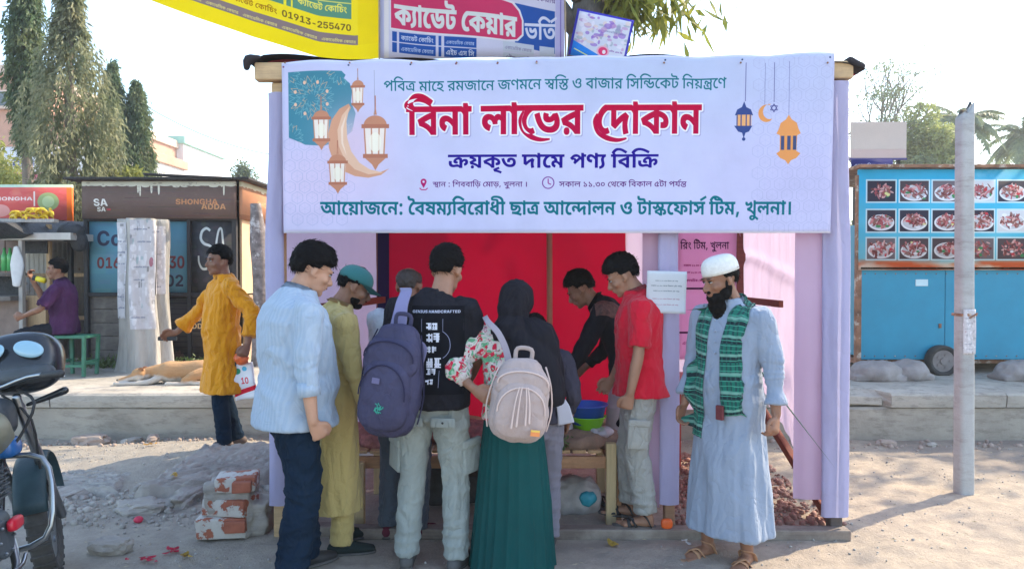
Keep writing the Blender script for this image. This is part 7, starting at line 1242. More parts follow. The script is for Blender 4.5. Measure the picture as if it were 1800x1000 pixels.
Xr = -1.56 + 3.66 * U + .16 * (1 - 2 * U) * V; rz = 2.862 + .022 * np.maximum(0, np.sin(U * 11 + .8)) * (1 - V) + .012 * np.sin(U * 31) * (1 - V) - .1 * V - .05 * np.sin(U * math.pi) * V - .035 * np.exp(-(U / .012) ** 2) - .05 * np.exp(-((1 - U) / .02) ** 2)
pymesh('roof', np.stack([Xr.ravel(), (-.03 + 2.4 * V).ravel(), rz.ravel()], 1), q, M_TARPR, tn, True); pymesh('roof_lining', np.stack([(Xr * .98).ravel(), (.02 + 2.3 * V).ravel(), (rz - .02).ravel()], 1), q, M_TARPIN, tn, True)
bm = bmesh.new(); tube(bm, [(-1.575, -.02, 2.82), (-1.56, -.03, 2.86), (-1.5, -.03, 2.875)], [.02, .03, .012], 8, sm=3); obj('roof_knot', bm, M_TARPR, tn, True); bm = bmesh.new(); nbox(bm, (2.05, .03, 2.845), (.12, .1, .05), (0, .5, 0), .02); obj('roof_knot', bm, M_TARPR, tn, True)
# banner
BX0, BX1, BZ0, BZ1 = -1.362, 1.905, 1.835, 2.872
bn = thing('event_banner', 'wide lavender event banner with Bengali writing, crescent and lanterns across the stall front', 'banner', (0, TF - .045, 0))
def bw(u, v):
    q = np.stack([u.ravel() * 5, v.ravel() * 1.2, u.ravel() * 0], 1); return .017 * fbm(q, 4, 3).reshape(u.shape) + .005 * np.sin(u * 40 + v * 3) * np.exp(-(1 - v) * 6) - .012 * (1 - v)
bo = sheet('banner_cloth', BX0, BX1, BZ0, BZ1, 0, image_mat('event_banner_print', make_banner(), .62, bumpy=.3, dim=.86), bn, .003, wav=bw, nx=120, nz=40)
me = bo.data; co = np.empty(len(me.vertices) * 3, np.float32); me.vertices.foreach_get('co', co); co = co.reshape(-1, 3); u = (co[:, 0] - BX0) / (BX1 - BX0); v = (co[:, 2] - BZ0) / (BZ1 - BZ0)
co[:, 2] += (-.028 + .052 * u) * v ** 2 + .009 * (np.abs(np.sin(u * 25)) - .6) * v ** 8 + .006 * np.sin(u * 14) * v ** 4; co[:, 0] += .012 * (1 - u) * (1 - v) - .022 * u * (1 - v) ; me.vertices.foreach_set('co', co.ravel()); me.update()
bm = bmesh.new()
for x in (503, 616, 724, 803, 875, 943, 1166, 1300, 1452): p = P(x, 113, TF - .05); blob(bm, (p.x, -.008, p.z - .0), (.006, .006, .006), None, 8)
obj('nail', bm, M_RUST, bn)
# poster of the hall wall and paper notice
hp = sheet('wall_poster', 0, .56, 0, 1.2, 0, image_mat('hall_poster_print', make_hall_poster(), trans=.7), None, .003, nx=12, nz=20, wav=lambda u, v: .008 * np.sin(u * 6 + v * 3)); p = P(1192, 632, TB - .07); hp.location = (p.x, TB - .07, p.z); tag(hp, 'pink poster with a dark square frame pinned to the back wall behind the bearded man', 'poster')
nt_ = sheet('paper_notice', -.115, .115, -.125, .125, 0, image_mat('notice_paper_print', make_paper(), .8, dim=.72), None, .002, nx=14, nz=14, wav=lambda u, v: -.025 * (u - .1) ** 2 + .008 * np.sin(v * 5)); nt_.location = P(1171, 514, TF - .035); nt_.rotation_euler = (0, R(1.5), R(-6)); tag(nt_, 'white paper notice with printed lines pinned to the lavender strip', 'notice')
# upper signs hung behind the roof
cd = sheet('coaching_banner', 0, 1.62, 0, .825, 0, image_mat('coaching_banner_print', make_cadet(), .5, trans=.2, dim=.8), None, .003, nx=30, nz=10, wav=lambda u, v: .03 * np.sin(u * 8)); cd.location = P(668, 105, 6.5); tag(cd, 'white and pink banner with large white Bengali letters above the stall roof', 'banner')
yb = thing('yellow_banner', 'long yellow banner with green panels hanging slantwise above the stall', 'banner', (0, 6.55, 0))
U, V = np.meshgrid(np.linspace(0, 1, 60), np.linspace(0, 1, 30)); px = 225 + (668 - 225) * U; lowy = -14 + 122 * U + 26 * np.sin(U * math.pi) * (U * .9) ; lowy = np.interp(px, [225, 262, 350, 450, 560, 625, 668], [-14, 1, 34, 70, 102, 108, 104]); topy = lowy - 170 * (1 - .0 * U); py = lowy + (topy - lowy) * V
D = 6.55; ii = (np.arange(29)[:, None] * 60 + np.arange(59)[None, :]).ravel()
pymesh('banner_cloth', np.stack([((px - 900) / 1300 * D).ravel(), (.03 * np.sin(U * 9)).ravel(), (1.6 - (py - 480) / 1300 * D).ravel()], 1), np.stack([ii, ii + 1, ii + 61, ii + 60], 1), image_mat('yellow_banner_print', make_yellow(), .5, trans=.35, dim=.85), yb, True, np.stack([U.ravel(), V.ravel()], 1))
sp = sheet('tilted_poster', 0, .52, 0, .42, 0, image_mat('tilted_poster_print', make_small_poster(), .5), None, .01, nx=8, nz=8); sp.location = P(998, 98, 6.7); sp.rotation_euler = (0, R(12), 0); tag(sp, 'tilted poster with blue border leaning by the dark trunk above the roof', 'poster')
M_TW = varied('jute_rope', (.3, .22, .14), .2)
for k, (a, b, l) in enumerate((((668, -30), (668, 108), 'rope edge between the yellow and the white banner'), ((992, -30), (994, 104), 'cord holding the right edge of the white banner'))):
    bm = bmesh.new(); tube(bm, [P(*a, 6.48), P(*b, 6.48)], .008, 6); tag(obj('cord', bm, M_TW), l, 'rope')

# ---------------------------------------------------------------- bench table, basins, sacks
tb = thing('display_table', 'low wooden slatted display table inside the stall', 'table', (.5, 4.95, 0)); TO = Vector((.5, 4.95, 0)); M_TBL = wood('table_wood', (.5, .26, .13), .35, along='x', grime=(.36, .17, .09)); M_TBY = wood('table_slat', (.55, .33, .17), .35, along='y'); M_TBZ = wood('table_leg', (.62, .46, .25), .3, along='z')
x0, x1, y0, y1, zt = -1.02, .665, 4.72, 5.35, .455
beam('apron', (x0, y0, .39), (x1, y0, .39), .03, .075, M_TBL, tb, TO); beam('apron', (x0, y1, .39), (x1, y1, .39), .03, .075, M_TBL, tb, TO); beam('apron', (x1 - .02, y0 + .02, .39), (x1 - .02, y1 - .02, .39), .03, .07, M_TBL, tb, TO)
x = x0 + .05
while x < x1 - .05: box('slat', (x - TO.x, (y0 + y1) / 2 - TO.y + rg.uniform(-.01, .01), zt), (.085, y1 - y0, .02), M_TBY, tb, rot=(0, 0, rg.uniform(-.01, .01))); x += .1
for (lx, ly, lz) in ((x1 - .035, y0 - .03, .52), (x0 + .05, y0 - .03, .4), (x1 - .02, y1 + .02, .52), (x0 + .05, y1, .4)): box('leg', (lx - TO.x, ly - TO.y, lz / 2), (.065, .05, lz), M_TBZ, tb, bevel=.006)
box('corner_block', (x1 + .02 - TO.x, y0 + .02 - TO.y, .25), (.03, .06, .5), M_TBL, tb)
M_BASB = new_mat('blue_plastic', (.02, .10, .52), .35, spec=.5); M_BASG = new_mat('lime_plastic', (.24, .72, .03), .35, spec=.5)
def basin(c, r, h, mat, label):
    bm = bmesh.new(); n = 40; prof = [(r * .01, .0), (r * .72, .0), (r * .94, h * .9), (r * 1.0, h * .92), (r * 1.03, h), (r * .97, h), (r * .9, h * .9), (r * .68, .012), (r * .01, .012)]
    vr = [[bm.verts.new((q * math.cos(2 * math.pi * k / n), q * math.sin(2 * math.pi * k / n), z)) for k in range(n)] for q, z in prof]
    for p_, q_ in zip(vr, vr[1:]):
        for k in range(n): bm.faces.new((p_[k], p_[(k + 1) % n], q_[(k + 1) % n], q_[k]))
    bmesh.ops.recalc_face_normals(bm, faces=bm.faces); o = obj('basin', bm, mat, None, True); o.location = c; return tag(o, label, 'basin', 'plastic basins on the display table')
c = P(1033, 757, 4.9); basin((c.x, 4.92, .565), .125, .085, M_BASG, 'lime green plastic basin under the blue one'); basin((c.x - .005, 4.92, .60), .14, .13, M_BASB, 'blue plastic basin nested on the green one')
M_JUTE = varied('jute_sack', (.25, .155, .115), .3, 9, .95, 90, .7, .006); M_ONION = varied('onion_heap', (.36, .13, .12), .4, 22, .7, 40, .8, .015)
def lump(name, c, s, mat, label, cat, seed, amp=.03, rot=0, vox=.012, fq=8):
    bm = bmesh.new(); g = random.Random(seed); blob(bm, (0, 0, s[2] * .3), (s[0], s[1], s[2] * .7))
    for _ in range(4): blob(bm, (g.uniform(-.6, .6) * s[0], g.uniform(-.5, .5) * s[1], g.uniform(.2, .6) * s[2]), (s[0] * .45, s[1] * .5, s[2] * .45))
    o = fuse(name, bm, vox, mat, disp=lambda c_, n: amp * (fbm(c_ * fq + seed, 3, seed) + .8 * (1 - 3 * np.abs(fbm(c_ * fq * .7, 3, seed + 2))))); o.location = c; o.rotation_euler = (0, 0, rot); return tag(o, label, cat)
lump('jute_sack', (.42, 4.93, .465), (.24, .2, .1), M_JUTE, 'brown jute sack spread under the basins on the table', 'sack', 4); lump('jute_sack', (.62, 5.0, .466), (.13, .2, .07), M_JUTE, 'folded corner of brown sacking draped at the table end', 'sack', 9, .02)
lump('vegetable_heap', (-.82, 4.95, .465), (.26, .2, .13), M_ONION, 'heap of reddish onions at the left end of the table', 'vegetables', 5, .02, fq=22); lump('vegetable_heap', (-.3, 5.0, .465), (.28, .22, .12), M_ONION, 'heap of reddish vegetables in the middle of the table', 'vegetables', 6, .02, fq=22)
g = np.random.default_rng(5); n = 500; tag(leaves('green_herbs', np.stack([g.normal(.31, .035, n), g.normal(4.78, .03, n), .48 + np.abs(g.normal(0, .03, n))], 1), .04, .018, M_WEED, None, 0, 5), 'bunch of green herbs at the table edge by the beige backpack', 'herbs')
M_PLAST = new_mat('clear_plastic', (.75, .68, .78), .25, spec=.6); bsdf(M_PLAST).inputs['Transmission Weight'].default_value = .45
lump('plastic_bag', (.33, 4.86, .55), (.07, .05, .11), M_PLAST, 'crumpled clear plastic bag beside the blue basin', 'bag', 12, .014, fq=16, vox=.008); lump('plastic_bag', (.58, 4.86, .53), (.09, .06, .06), M_PLAST, 'crumpled clear plastic bag lying right of the green basin', 'bag', 13, .014, fq=16, vox=.008)
lump('grain_sack', (.42, 5.0, .02), (.19, .14, .2), varied('white_woven_sack', (.4, .36, .33), .2, 8), 'pale woven sack standing under the table', 'sack', 14); lump('teal_bag', (.50, 4.86, .09), (.055, .03, .06), varied('teal_plastic', (.02, .33, .42), .2, 9, .4), 'small teal plastic bag under the table', 'bag', 15, .01, fq=14, vox=.008)
lump('dark_sack', (.77, 4.95, .02), (.1, .12, .3), varied('dark_brown_sack', (.12, .07, .06), .3, 8), 'dark brown sack standing behind the table leg', 'sack', 16, .02)
lump('under_table_sack', (-.5, 5.2, .02), (.4, .12, .22), varied('near_black_sack', (.06, .06, .06), .4, 8), 'very dark sack deep under the left half of the table', 'sack', 18).name = 'near_black_sack'  # near-black sack filling the space below the table's left half
# red table with plastic chair at the back right
M_REDP = varied('red_plastic', (.42, .045, .03), .1, 6, .4)
rt = thing('red_plastic_table', 'red plastic table against the back wall behind the bearded man', 'table', (1.62, 6.2, 0)); box('tabletop', (0, 0, .72), (.62, .5, .035), M_REDP, rt, bevel=.01); box('apron', (0, -.22, .66), (.56, .02, .07), M_REDP, rt)
for sx in (-.27, .27):
    for sy in (-.2, .2): box('leg', (sx, sy, .36), (.045, .045, .71), M_REDP, rt)

# ---------------------------------------------------------------- people
from mathutils.bvhtree import BVHTree
def skin(name, c):
    m = new_mat(name, c, .5, spec=.35); v = texco(m); a = noise(m, v, 9, 4, .6); base(m, ramp(m, a, [(.3, tuple(x * .86 for x in c)), (.7, tuple(min(1, x * 1.1) for x in c))]))
    bsdf(m).inputs['Subsurface Weight'].default_value = .12; bsdf(m).inputs['Subsurface Radius'].default_value = (.02, .008, .004); bump(m, noise(m, v, 160, 2), .15, .002); return m
SK_D = skin('dark_brown_skin', (.26, .125, .078)); SK_M = skin('brown_skin', (.35, .18, .115)); SK_L = skin('light_brown_skin', (.46, .25, .165))
M_HAIR = new_mat('black_hair', (.005, .0045, .0055), .7, spec=.06); bump(M_HAIR, noise(M_HAIR, texco(M_HAIR, (60, 60, 14)), 4, 4, .6), .5, .003)
M_HAIRB = new_mat('greying_hair', (.045, .03, .025), .6); bump(M_HAIRB, noise(M_HAIRB, texco(M_HAIRB, (60, 60, 14)), 4, 4, .6), .6, .004)
M_EYE = new_mat('eye', (.35, .32, .3), .2); M_IRIS = new_mat('iris', (.01, .008, .006), .15); M_LIP = new_mat('lip', (.20, .06, .05), .5)
def ss(a, b, x): t = min(1, max(0, (x - a) / (b - a))); return t * t * (3 - 2 * t)
def ik(a, b, l1, l2, pole):
    a, b, pole = Vector(a), Vector(b), Vector(pole); d = b - a; L_ = min(d.length, (l1 + l2) * .995); u = d.normalized(); b = a + u * L_
    c = (l1 * l1 - l2 * l2 + L_ * L_) / (2 * L_); h = math.sqrt(max(0, l1 * l1 - c * c)); w = (pole - u * pole.dot(u)).normalized(); return a + u * c + w * h, b
TORSO = [(.80, .17, .118, 0), (.90, .178, .124, -.004), (.98, .172, .122, 0), (1.06, .16, .115, .004), (1.2, .172, .12, .004), (1.31, .186, .116, -.004), (1.38, .172, .096, -.012), (1.425, .115, .078, -.014), (1.455, .072, .068, -.008), (1.475, .064, .064, 0)]
class Body:
    def __init__(s, label, loc, heading, H=1.72, lean=0., hunch=0., head=(0., 10.), arms=None, feet=None, fat=1., sk=SK_M, group=None, wide=1., hip=.9):
        s.root = thing('person', label, 'person', loc, -R(heading), group); k = H / 1.72; s.root.scale = (k, k, k); s.fat, s.sk, s.wide, s.hz = fat, sk, wide, hip
        s.dz = hip - .9; tab = []; y, z = 0., .95 + s.dz
        for i in range(60):
            cz = .95 + i * .01; a = R(lean) * ss(.95, 1.2, cz) + R(hunch) * ss(1.22, 1.46, cz); tab.append((y, z, a)); y += math.sin(a) * .01; z += math.cos(a) * .01
        s.tab = tab; s.shz = 1.385
        nk = s.T(0, 0, 1.475); hy, hp = head; a = tab[52][2]
        s.MH = Matrix.Translation(nk) @ Matrix.Rotation(-R(hy), 4, 'Z') @ Matrix.Rotation(-(a * .35 + R(hp)), 4, 'X') @ Matrix.Translation((0, .028, .118))
        arms = arms or {}; s.arms = {}
        for sd, key in ((1, 'R'), (-1, 'L')):
            A = arms.get(key, {}); sh = s.T(sd * .178 * wide, -.01, s.shz); wr = Vector(A.get('wrist', (sd * .25, .06, .84 + s.dz))); pole = A.get('pole', (sd * .5, -1, -.1))
            el, wr = ik(sh, wr, .285, .25, pole); fd = Vector(A.get('fd', (wr - el).normalized() + Vector((0, .25, 0)))).normalized(); pn = Vector(A.get('pn', (-sd, 0, 0)))
            s.arms[sd] = (sh, el, wr, fd, pn, A.get('curl', 28))
        feet = feet or {}; s.legs = {}
        for sd, key in ((1, 'R'), (-1, 'L')):
            F = feet.get(key, {}); an = Vector(F.get('ankle', (sd * .1, 0, .08))); hp_ = Vector((sd * .088, 0, .90 + s.dz)); kn, an = ik(hp_, an, .425, .40, F.get('pole', (sd * .15, 1, 0))); s.legs[sd] = (hp_, kn, an, F.get('toe', sd * 12))
    def T(s, x, y, z):
        if z <= .95: return Vector((x, y, z + s.dz))
        f = min((z - .95) / .01, 58.99); i = int(f); f -= i; a, b = s.tab[i], s.tab[i + 1]; py, pz, an = a[0] + (b[0] - a[0]) * f, a[1] + (b[1] - a[1]) * f, a[2]
        return Vector((x, py + y * math.cos(an), pz - y * math.sin(an)))
    def hand(s, bm, sd):
        sh, el, wr, fd, pn, curl = s.arms[sd]; pn = (pn - fd * pn.dot(fd)).normalized(); sv = fd.cross(pn).normalized() * 1.; th = -sv if sv.y * 1 < 0 else sv
        th = sv if (sv.dot(Vector((0, 1, 0))) + .3 * sv.z) > 0 else -sv
        p0, p1 = wr + fd * .02, wr + fd * .088
        tube(bm, [wr - fd * .01, p0 + fd * .02, p1], [(.024, .017), (.036, .017), (.04, .014)], 12, ref=th)
        for k, (o, l) in enumerate(((.031, .074), (.0105, .084), (-.0105, .078), (-.03, .062))):
            b = p1 + th * o - fd * .012; d = (fd + th * o * 3.5).normalized(); pts = [b]; q = b.copy(); ang = 0
            for j in range(3): ang += R(curl + 5 * k) * (.7, 1.1, .8)[j]; dd = d * math.cos(ang) + pn * math.sin(ang); q = q + dd * l * (.45, .32, .23)[j]; pts.append(q.copy())
            tube(bm, pts, [.0098, .0092, .0085, .0075], 8, sm=2)
        b = wr + fd * .03 + th * .02; tube(bm, [b, b + th * .028 + fd * .018 + pn * .006, b + th * .036 + fd * .048 + pn * .014, b + th * .03 + fd * .068 + pn * .02], [.014, .0125, .0105, .009], 8, sm=2)
    def skin_mesh(s, legs=False, bare_feet=False, vox=.0058):
        bm = bmesh.new(); f = s.wide
        prof = [(z, rx * .82, ry * .78, yo) for z, rx, ry, yo in TORSO[1:]]
        loft(bm, [[s.T(rx * math.cos(a) * f, ry * math.sin(a) + yo, z) for a in np.linspace(0, 2 * math.pi, 24, endpoint=False)] for z, rx, ry, yo in prof])
        for sd in (1, -1):
            sh, el, wr = s.arms[sd][:3]; tube(bm, [s.T(sd * .1 * f, -.01, s.shz - .01), sh, sh.lerp(el, .5), el, el.lerp(wr, .35), wr], [.04, .042, .038, .035, .036, .0255], 14, sm=2); s.hand(bm, sd)
            if legs or bare_feet:
                hp, kn, an, toe = s.legs[sd]; tube(bm, [hp, kn, kn.lerp(an, .4), an], [.075, .052, .052, .034], 14, sm=3)
            if bare_feet:
                t = R(toe); F = Vector((math.sin(t), math.cos(t), 0)); S = Vector((math.cos(t), -math.sin(t), 0)); h = an.z; tube(bm, [an - Vector((0, 0, .01)), an - F * .03 + Vector((0, 0, -h + .035)), an + F * .05 + Vector((0, 0, -h + .04)), an + F * .135 + Vector((0, 0, -h + .022))], [.034, .034, (.036, .028), (.044, .016)], 12, sm=2, ref=S)
                for k in range(5): b = an + F * (.13 - .008 * abs(k - 1)) + S * (-sd) * (.034 - .017 * k) + Vector((0, 0, -h + .018)); tube(bm, [b, b + F * (.055 - .007 * k)], [.012 if k == 0 else .009] * 2, 7)
        M = s.MH; hb = bmesh.new()
        for c, r in (((0, -.012, .028), (.074, .094, .086)), ((0, .025, -.02), (.062, .066, .082)), ((0, .034, -.072), (.05, .053, .04)), ((0, .07, -.096), (.024, .02, .018)), ((.028, .077, .024), (.027, .015, .011)), ((-.028, .077, .024), (.027, .015, .011)),
                     ((.042, .055, -.025), (.024, .028, .024)), ((-.042, .055, -.025), (.024, .028, .024)), ((0, .088, -.056), (.023, .012, .0065)), ((0, .086, -.068), (.02, .012, .0075)), ((.012, .094, -.034), (.009, .011, .008)), ((-.012, .094, -.034), (.009, .011, .008))):
            blob(hb, c, r, None, 18)
        tube(hb, [(0, .082, .016), (0, .098, -.01), (0, .112, -.03), (0, .092, -.042)], [.0085, .0095, .0125, .009], 10, sm=2)
        for sd in (1, -1): blob(hb, (sd * .077, -.012, -.004), (.008, .018, .032), (R(-12), 0, sd * R(-22)), 12); blob(hb, (sd * .072, .0, -.03), (.008, .012, .012), None, 10)
        tube(hb, [(0, -.02, -.02), (0, -.022, -.07), (0, -.034, -.15)], [.055, .053, .06], 16)
        bmesh.ops.transform(hb, matrix=M, verts=hb.verts); me = bpy.data.meshes.new('t'); hb.to_mesh(me); hb.free(); bm.from_mesh(me); bpy.data.meshes.remove(me)
        s.body = fuse('body', bm, vox, s.sk, s.root, 2); return s.body
    def hpart(s, name, shapes, mat, sm=True):
        bm = bmesh.new()
        for c, r in shapes: blob(bm, c, r, None, 12)
        o = obj(name, bm, mat, s.root, sm); o.matrix_local = s.MH; return o
    def face(s, brow=M_HAIR, eyes=True):
        for sd in (1, -1):
            if eyes:
                e = s.hpart('eye', [((sd * .03, .0795, .006), (.0135, .0095, .0065))], M_EYE); i = s.hpart('iris', [((sd * .03, .0865, .005), (.005, .004, .0052))], M_IRIS); i.parent = e; i.matrix_local = Matrix()
            s.hpart('eyelid', [((sd * .03, .0845, .0125), (.016, .0065, .0035))], M_HAIR); s.hpart('eyebrow', [((sd * .031, .088, .027), (.021, .006, .0045))], brow)
        s.hpart('lips', [((0, .0985, -.060), (.018, .004, .005))], M_LIP)
    def hair(s, mat=M_HAIR, top=.022, side=.012, back=-.72, front=.45, fringe=0., part=0., seed=1, bald=0., name='hair', rag=.006):
        nu, nv = 96, 64; th = np.linspace(0, 2 * math.pi, nu, endpoint=False); ph = np.linspace(0, math.pi, nv); TH, PH = np.meshgrid(th, ph)
        d = np.stack([np.sin(PH) * np.sin(TH), np.sin(PH) * np.cos(TH), np.cos(PH)], -1); q = d.reshape(-1, 3); x, y, z = q.T
        sg = lambda v, w=.05: 1 / (1 + np.exp(-v / w)); n = fbm(q * 5, 3, seed)
        hl = front + .1 * n - .25 * np.abs(x) ** 2 - fringe * np.exp(-((y - .9) / .3) ** 2)                      # hairline height at the front
        face_ = sg(y - .32 - .06 * n + .4 * np.clip(-z, 0, 1), .03) * sg(hl - z, .04); neck = sg(back - z - .05 * n, .04); ear = sg(np.abs(x) - .6, .05) * sg(-.22 - z + .1 * n, .03) * sg(y + .42, .05)
        cut = np.clip(face_ + neck + ear, 0, 1); t = side + (top - side) * np.clip(z, 0, 1) ** .7 + fbm(q * np.array([9, 3, 7]), 2, seed + 2) * rag * .8 + np.abs(fbm(q * np.array([26, 5, 26]), 2, seed + 3)) * rag * .5 + rag * .8 * n
        t = t * (1 - part * np.exp(-((x - .45) / .07) ** 2) * (z > .3)); 
        if bald: t = t * (1 - sg(z - (1 - bald), .06)) - .012 * sg(z - (1 - bald), .06)
        t = t * (1 - cut) - .03 * cut; Rr = np.stack([(.074 + t) * x, (.094 + t) * y, (.086 + t * 1.1) * z], 1) + np.array([0, -.012, .028])
        idx = []; g = np.arange(nu * nv).reshape(nv, nu); a = g[:-1]; b = g[1:]; F = np.stack([a, np.roll(a, -1, 1), np.roll(b, -1, 1), b], -1).reshape(-1, 4)[:, ::-1]
        o = pymesh(name, Rr, F.copy(), mat, s.root, True); o.matrix_local = s.MH
        # loose locks over the shell
        G = np.random.default_rng(seed); k = G.choice(np.where((cut < .35) & (t > .004))[0], 900); C = Rr[k] * .985; N_ = q[k]; D_ = np.cross(N_, np.cross(np.array([.3, .9, -.2]) + G.normal(0, .16, (900, 3)), N_)) + N_ * .06; 
        if bald == 0: lv = leaves('locks', C, .028, .0028, mat, s.root, 0, seed, .12, D_); lv.matrix_local = s.MH
        return o
    def torso(s, name, mat, hem, sleeve, parts=None, loose=1., flare=0., prof=None, amp=.006, fr=(7, 7, 4), seed=1, vox=.0085, collar=None, cuffr=None, hemy=0., pleat=0., belly=0., puff=0.):
        bm = bmesh.new(); f = s.wide * loose; PR = [p for p in TORSO if p[0] > hem + .02]
        lo = prof or ([(hem, .176 + flare, .13 + flare * .7, hemy)] + ([(hem + (.8 - hem) * .5, .174 + flare * .5, .124 + flare * .4, hemy * .5)] if hem < .6 else []))
        PR = lo + PR; rings = []
        for z, rx, ry, yo in PR:
            bl = belly * math.exp(-((z - 1.03) / .13) ** 2); ring = []
            for a in np.linspace(0, 2 * math.pi, 48, endpoint=False):
                c_, s_ = math.cos(a), math.sin(a); q = (abs(c_) ** 2.5 + abs(s_) ** 2.5) ** (-1 / 2.5); pl = 1 + pleat * ss(.95, .3, z) * (math.sin(a * 7 + 2 * math.sin(z * 3) + seed) * .6 + math.sin(a * 12 + 1 + seed) * .4)
                ring.append(s.T(rx * f * q * c_ * pl, ry * f * s.fat * q * s_ * pl + yo + (bl if s_ > 0 else bl * .25) * abs(s_), z))
            rings.append(ring)
        loft(bm, rings)
        for sd in (1, -1):
            sh, el, wr = s.arms[sd][:3]; a0 = s.T(sd * .12 * f, -.01, s.shz - .035); r0 = .066 * loose
            if sleeve > .5: end = el.lerp(wr, (sleeve - .5) * 2); cr = cuffr or .038; pts = [a0, sh + Vector((0, 0, -.012)), sh.lerp(el, .5), el, el.lerp(end, .55), end]; rad = [r0, r0 + .002 + puff * .25, .06 * loose + puff * .55, .052 * loose + puff * .75, (.046 * loose) + puff, cr]
            else: end = sh.lerp(el, sleeve * 2); pts = [a0, sh + Vector((0, 0, -.012)), sh.lerp(end, .55), end]; rad = [r0, r0 + .002, .064 * loose, .062 * loose]
            tube(bm, pts, rad, 18, sm=3, dome=False)
        arms = s.arms
        def disp(c, n):
            p = c * np.array(fr) + seed * 7; w = p + .8 * np.stack([vnoise(p * .6, 3), vnoise(p * .6 + 9, 4), vnoise(p * .6 + 5, 5)], 1)
            d = amp * 1.5 * ((1 - np.abs(fbm(w, 2, seed)) * 2.2) * .9 + .6 * (1 - np.abs(fbm(w * 2.1, 2, seed + 5)) * 3)) - amp * .6
            for sd in (1, -1):
                sh, el, wr = arms[sd][:3]; e = np.array(el); r = np.linalg.norm(c - e, axis=1); m_ = np.exp(-(r / .11) ** 2); ax = np.array((wr - el).normalized()); t = (c - e) @ ax; d = d + amp * 1.5 * m_ * vnoise(np.stack([t * 26, (c @ np.array([3., 9, 4])) + 9 * vnoise(c * 5, 3), t * 4], 1) + seed, 8)
                m2 = np.exp(-(np.linalg.norm(c - (np.array(sh) + [0, 0, -.09]), axis=1) / .1) ** 2); d = d + amp * 1.3 * m2 * vnoise(np.stack([(c @ np.array([sd * .7, 0, .7])) * 24, c[:, 1] * 7, c[:, 2] * 4], 1), 6)
            m3 = np.exp(-((c[:, 2] - (1.0 + s.dz)) / .09) ** 2); d = d + amp * 1.2 * m3 * vnoise(np.stack([c[:, 2] * 24 + c[:, 0] * 9, c[:, 0] * 5, c[:, 1] * 5], 1), 12)
            return np.maximum(d, -.008) * ss2(c[:, 2], hem + s.dz - .02, hem + s.dz + .02) 
        ss2 = lambda x, a, b: np.clip((x - a) / (b - a), .25, 1)
        s.top = fuse(name, bm, vox, mat, s.root, 2, disp)
        if collar:
            cm, h, op = collar; bm = bmesh.new(); pr = []
            for j in range(2): 
                pr.append([bm.verts.new(s.T((.066 + .004 * j) * math.cos(a), (.066) * math.sin(a) + .0, 1.452 + h * j - .012 * math.sin(a))) for a in np.linspace(R(90 + op), R(450 - op), 26)])
            pr.append([bm.verts.new(s.T((.084) * math.cos(a), (.085) * math.sin(a) - .004, 1.452 + h * .12 - (.022) * math.sin(a))) for a in np.linspace(R(90 + op), R(450 - op), 26)])
            for a_, b_ in zip(pr, pr[1:]):
                for k in range(25): bm.faces.new((a_[k], a_[k + 1], b_[k + 1], b_[k]))
            bmesh.ops.solidify(bm, geom=list(bm.faces), thickness=.004); obj('collar', bm, cm, s.root, True)
        return s.top
    def trousers(s, mat, amp=.008, loose=1., z_cuff=.07, seed=2, cargo=None, name='trousers', sway=0.):
        bm = bmesh.new(); f = s.wide
        loft(bm, [[s.T(rx * f * math.cos(a), ry * s.fat * math.sin(a), z) for a in np.linspace(0, 2 * math.pi, 40, endpoint=False)] for z, rx, ry in ((.80, .15, .105), (.88, .164, .112), (.97, .156, .106), (1.03, .145, .10))])
        for sd in (1, -1):
            hp, kn, an, toe = s.legs[sd]; e = Vector((an.x, an.y, max(z_cuff, an.z - .03))); tube(bm, [hp + Vector((0, 0, .0)), hp.lerp(kn, .35), kn, kn.lerp(e, .4), kn.lerp(e, .8), e], [(.094 * loose * f, .1 * s.fat), (.088 * loose * f, .094), (.067 * loose, .07 * loose), (.066 * loose, .07 * loose), (.06 * loose, .066 * loose), (.058 * loose, .066 * loose)], 24, sm=3, dome=False, ref=(1, 0, 0))
        L_ = s.legs
        def disp(c, n):
            p = c * np.array([9, 9, 7]) + seed * 5; w = p + 1.1 * np.stack([vnoise(p * .5, 3), vnoise(p * .5 + 9, 4), vnoise(p * .5 + 5, 5)], 1); d = amp * (.7 * (1 - np.abs(fbm(w, 2, seed)) * 2.6) + .55 * (1 - np.abs(fbm(w * 2.1, 2, seed + 3)) * 3)) - .004
            for sd in (1, -1):
                hp, kn, an, _ = L_[sd]; side = (c[:, 0] * sd > -.02)
                for zc, wd, fq, k in ((kn.z, .13, 78, 1.), (an.z + .1, .12, 105, 1.1), (hp.z - .1, .09, 70, .8), (kn.z + .2, .1, 60, .5)):
                    ph_ = c[:, 2] * fq + c[:, 0] * 22 * (1 if zc > kn.z + .1 else -.6) + 3.4 * vnoise(c * np.array([9, 9, 7]) + seed, 6); d = d + side * amp * k * .75 * np.exp(-((c[:, 2] - zc) / wd) ** 2) * (1 - 1.6 * np.abs(np.sin(ph_ / 2)) ** .7 + .6) * (.5 + .5 * vnoise(c * 8 + 3, 7)) * 1.5
            return d
        s.legsm = fuse(name, bm, .0085, mat, s.root, 2, disp)
        if cargo:
            for sd in cargo:
                hp, kn, an, _ = s.legs[sd]; c = hp.lerp(kn, .72) + Vector((sd * .088 * f * loose, 0, 0)); bm = bmesh.new(); nbox(bm, (0, 0, 0), (.028, .13, .17), None, .012, 3); nbox(bm, (sd * .006, 0, .075), (.03, .138, .045), None, .01, 2); o = obj('cargo_pocket', bm, mat, s.root, True); o.location = c; o.rotation_euler = (kn - hp).to_track_quat('-Z', 'Y').to_euler()
        return s.legsm
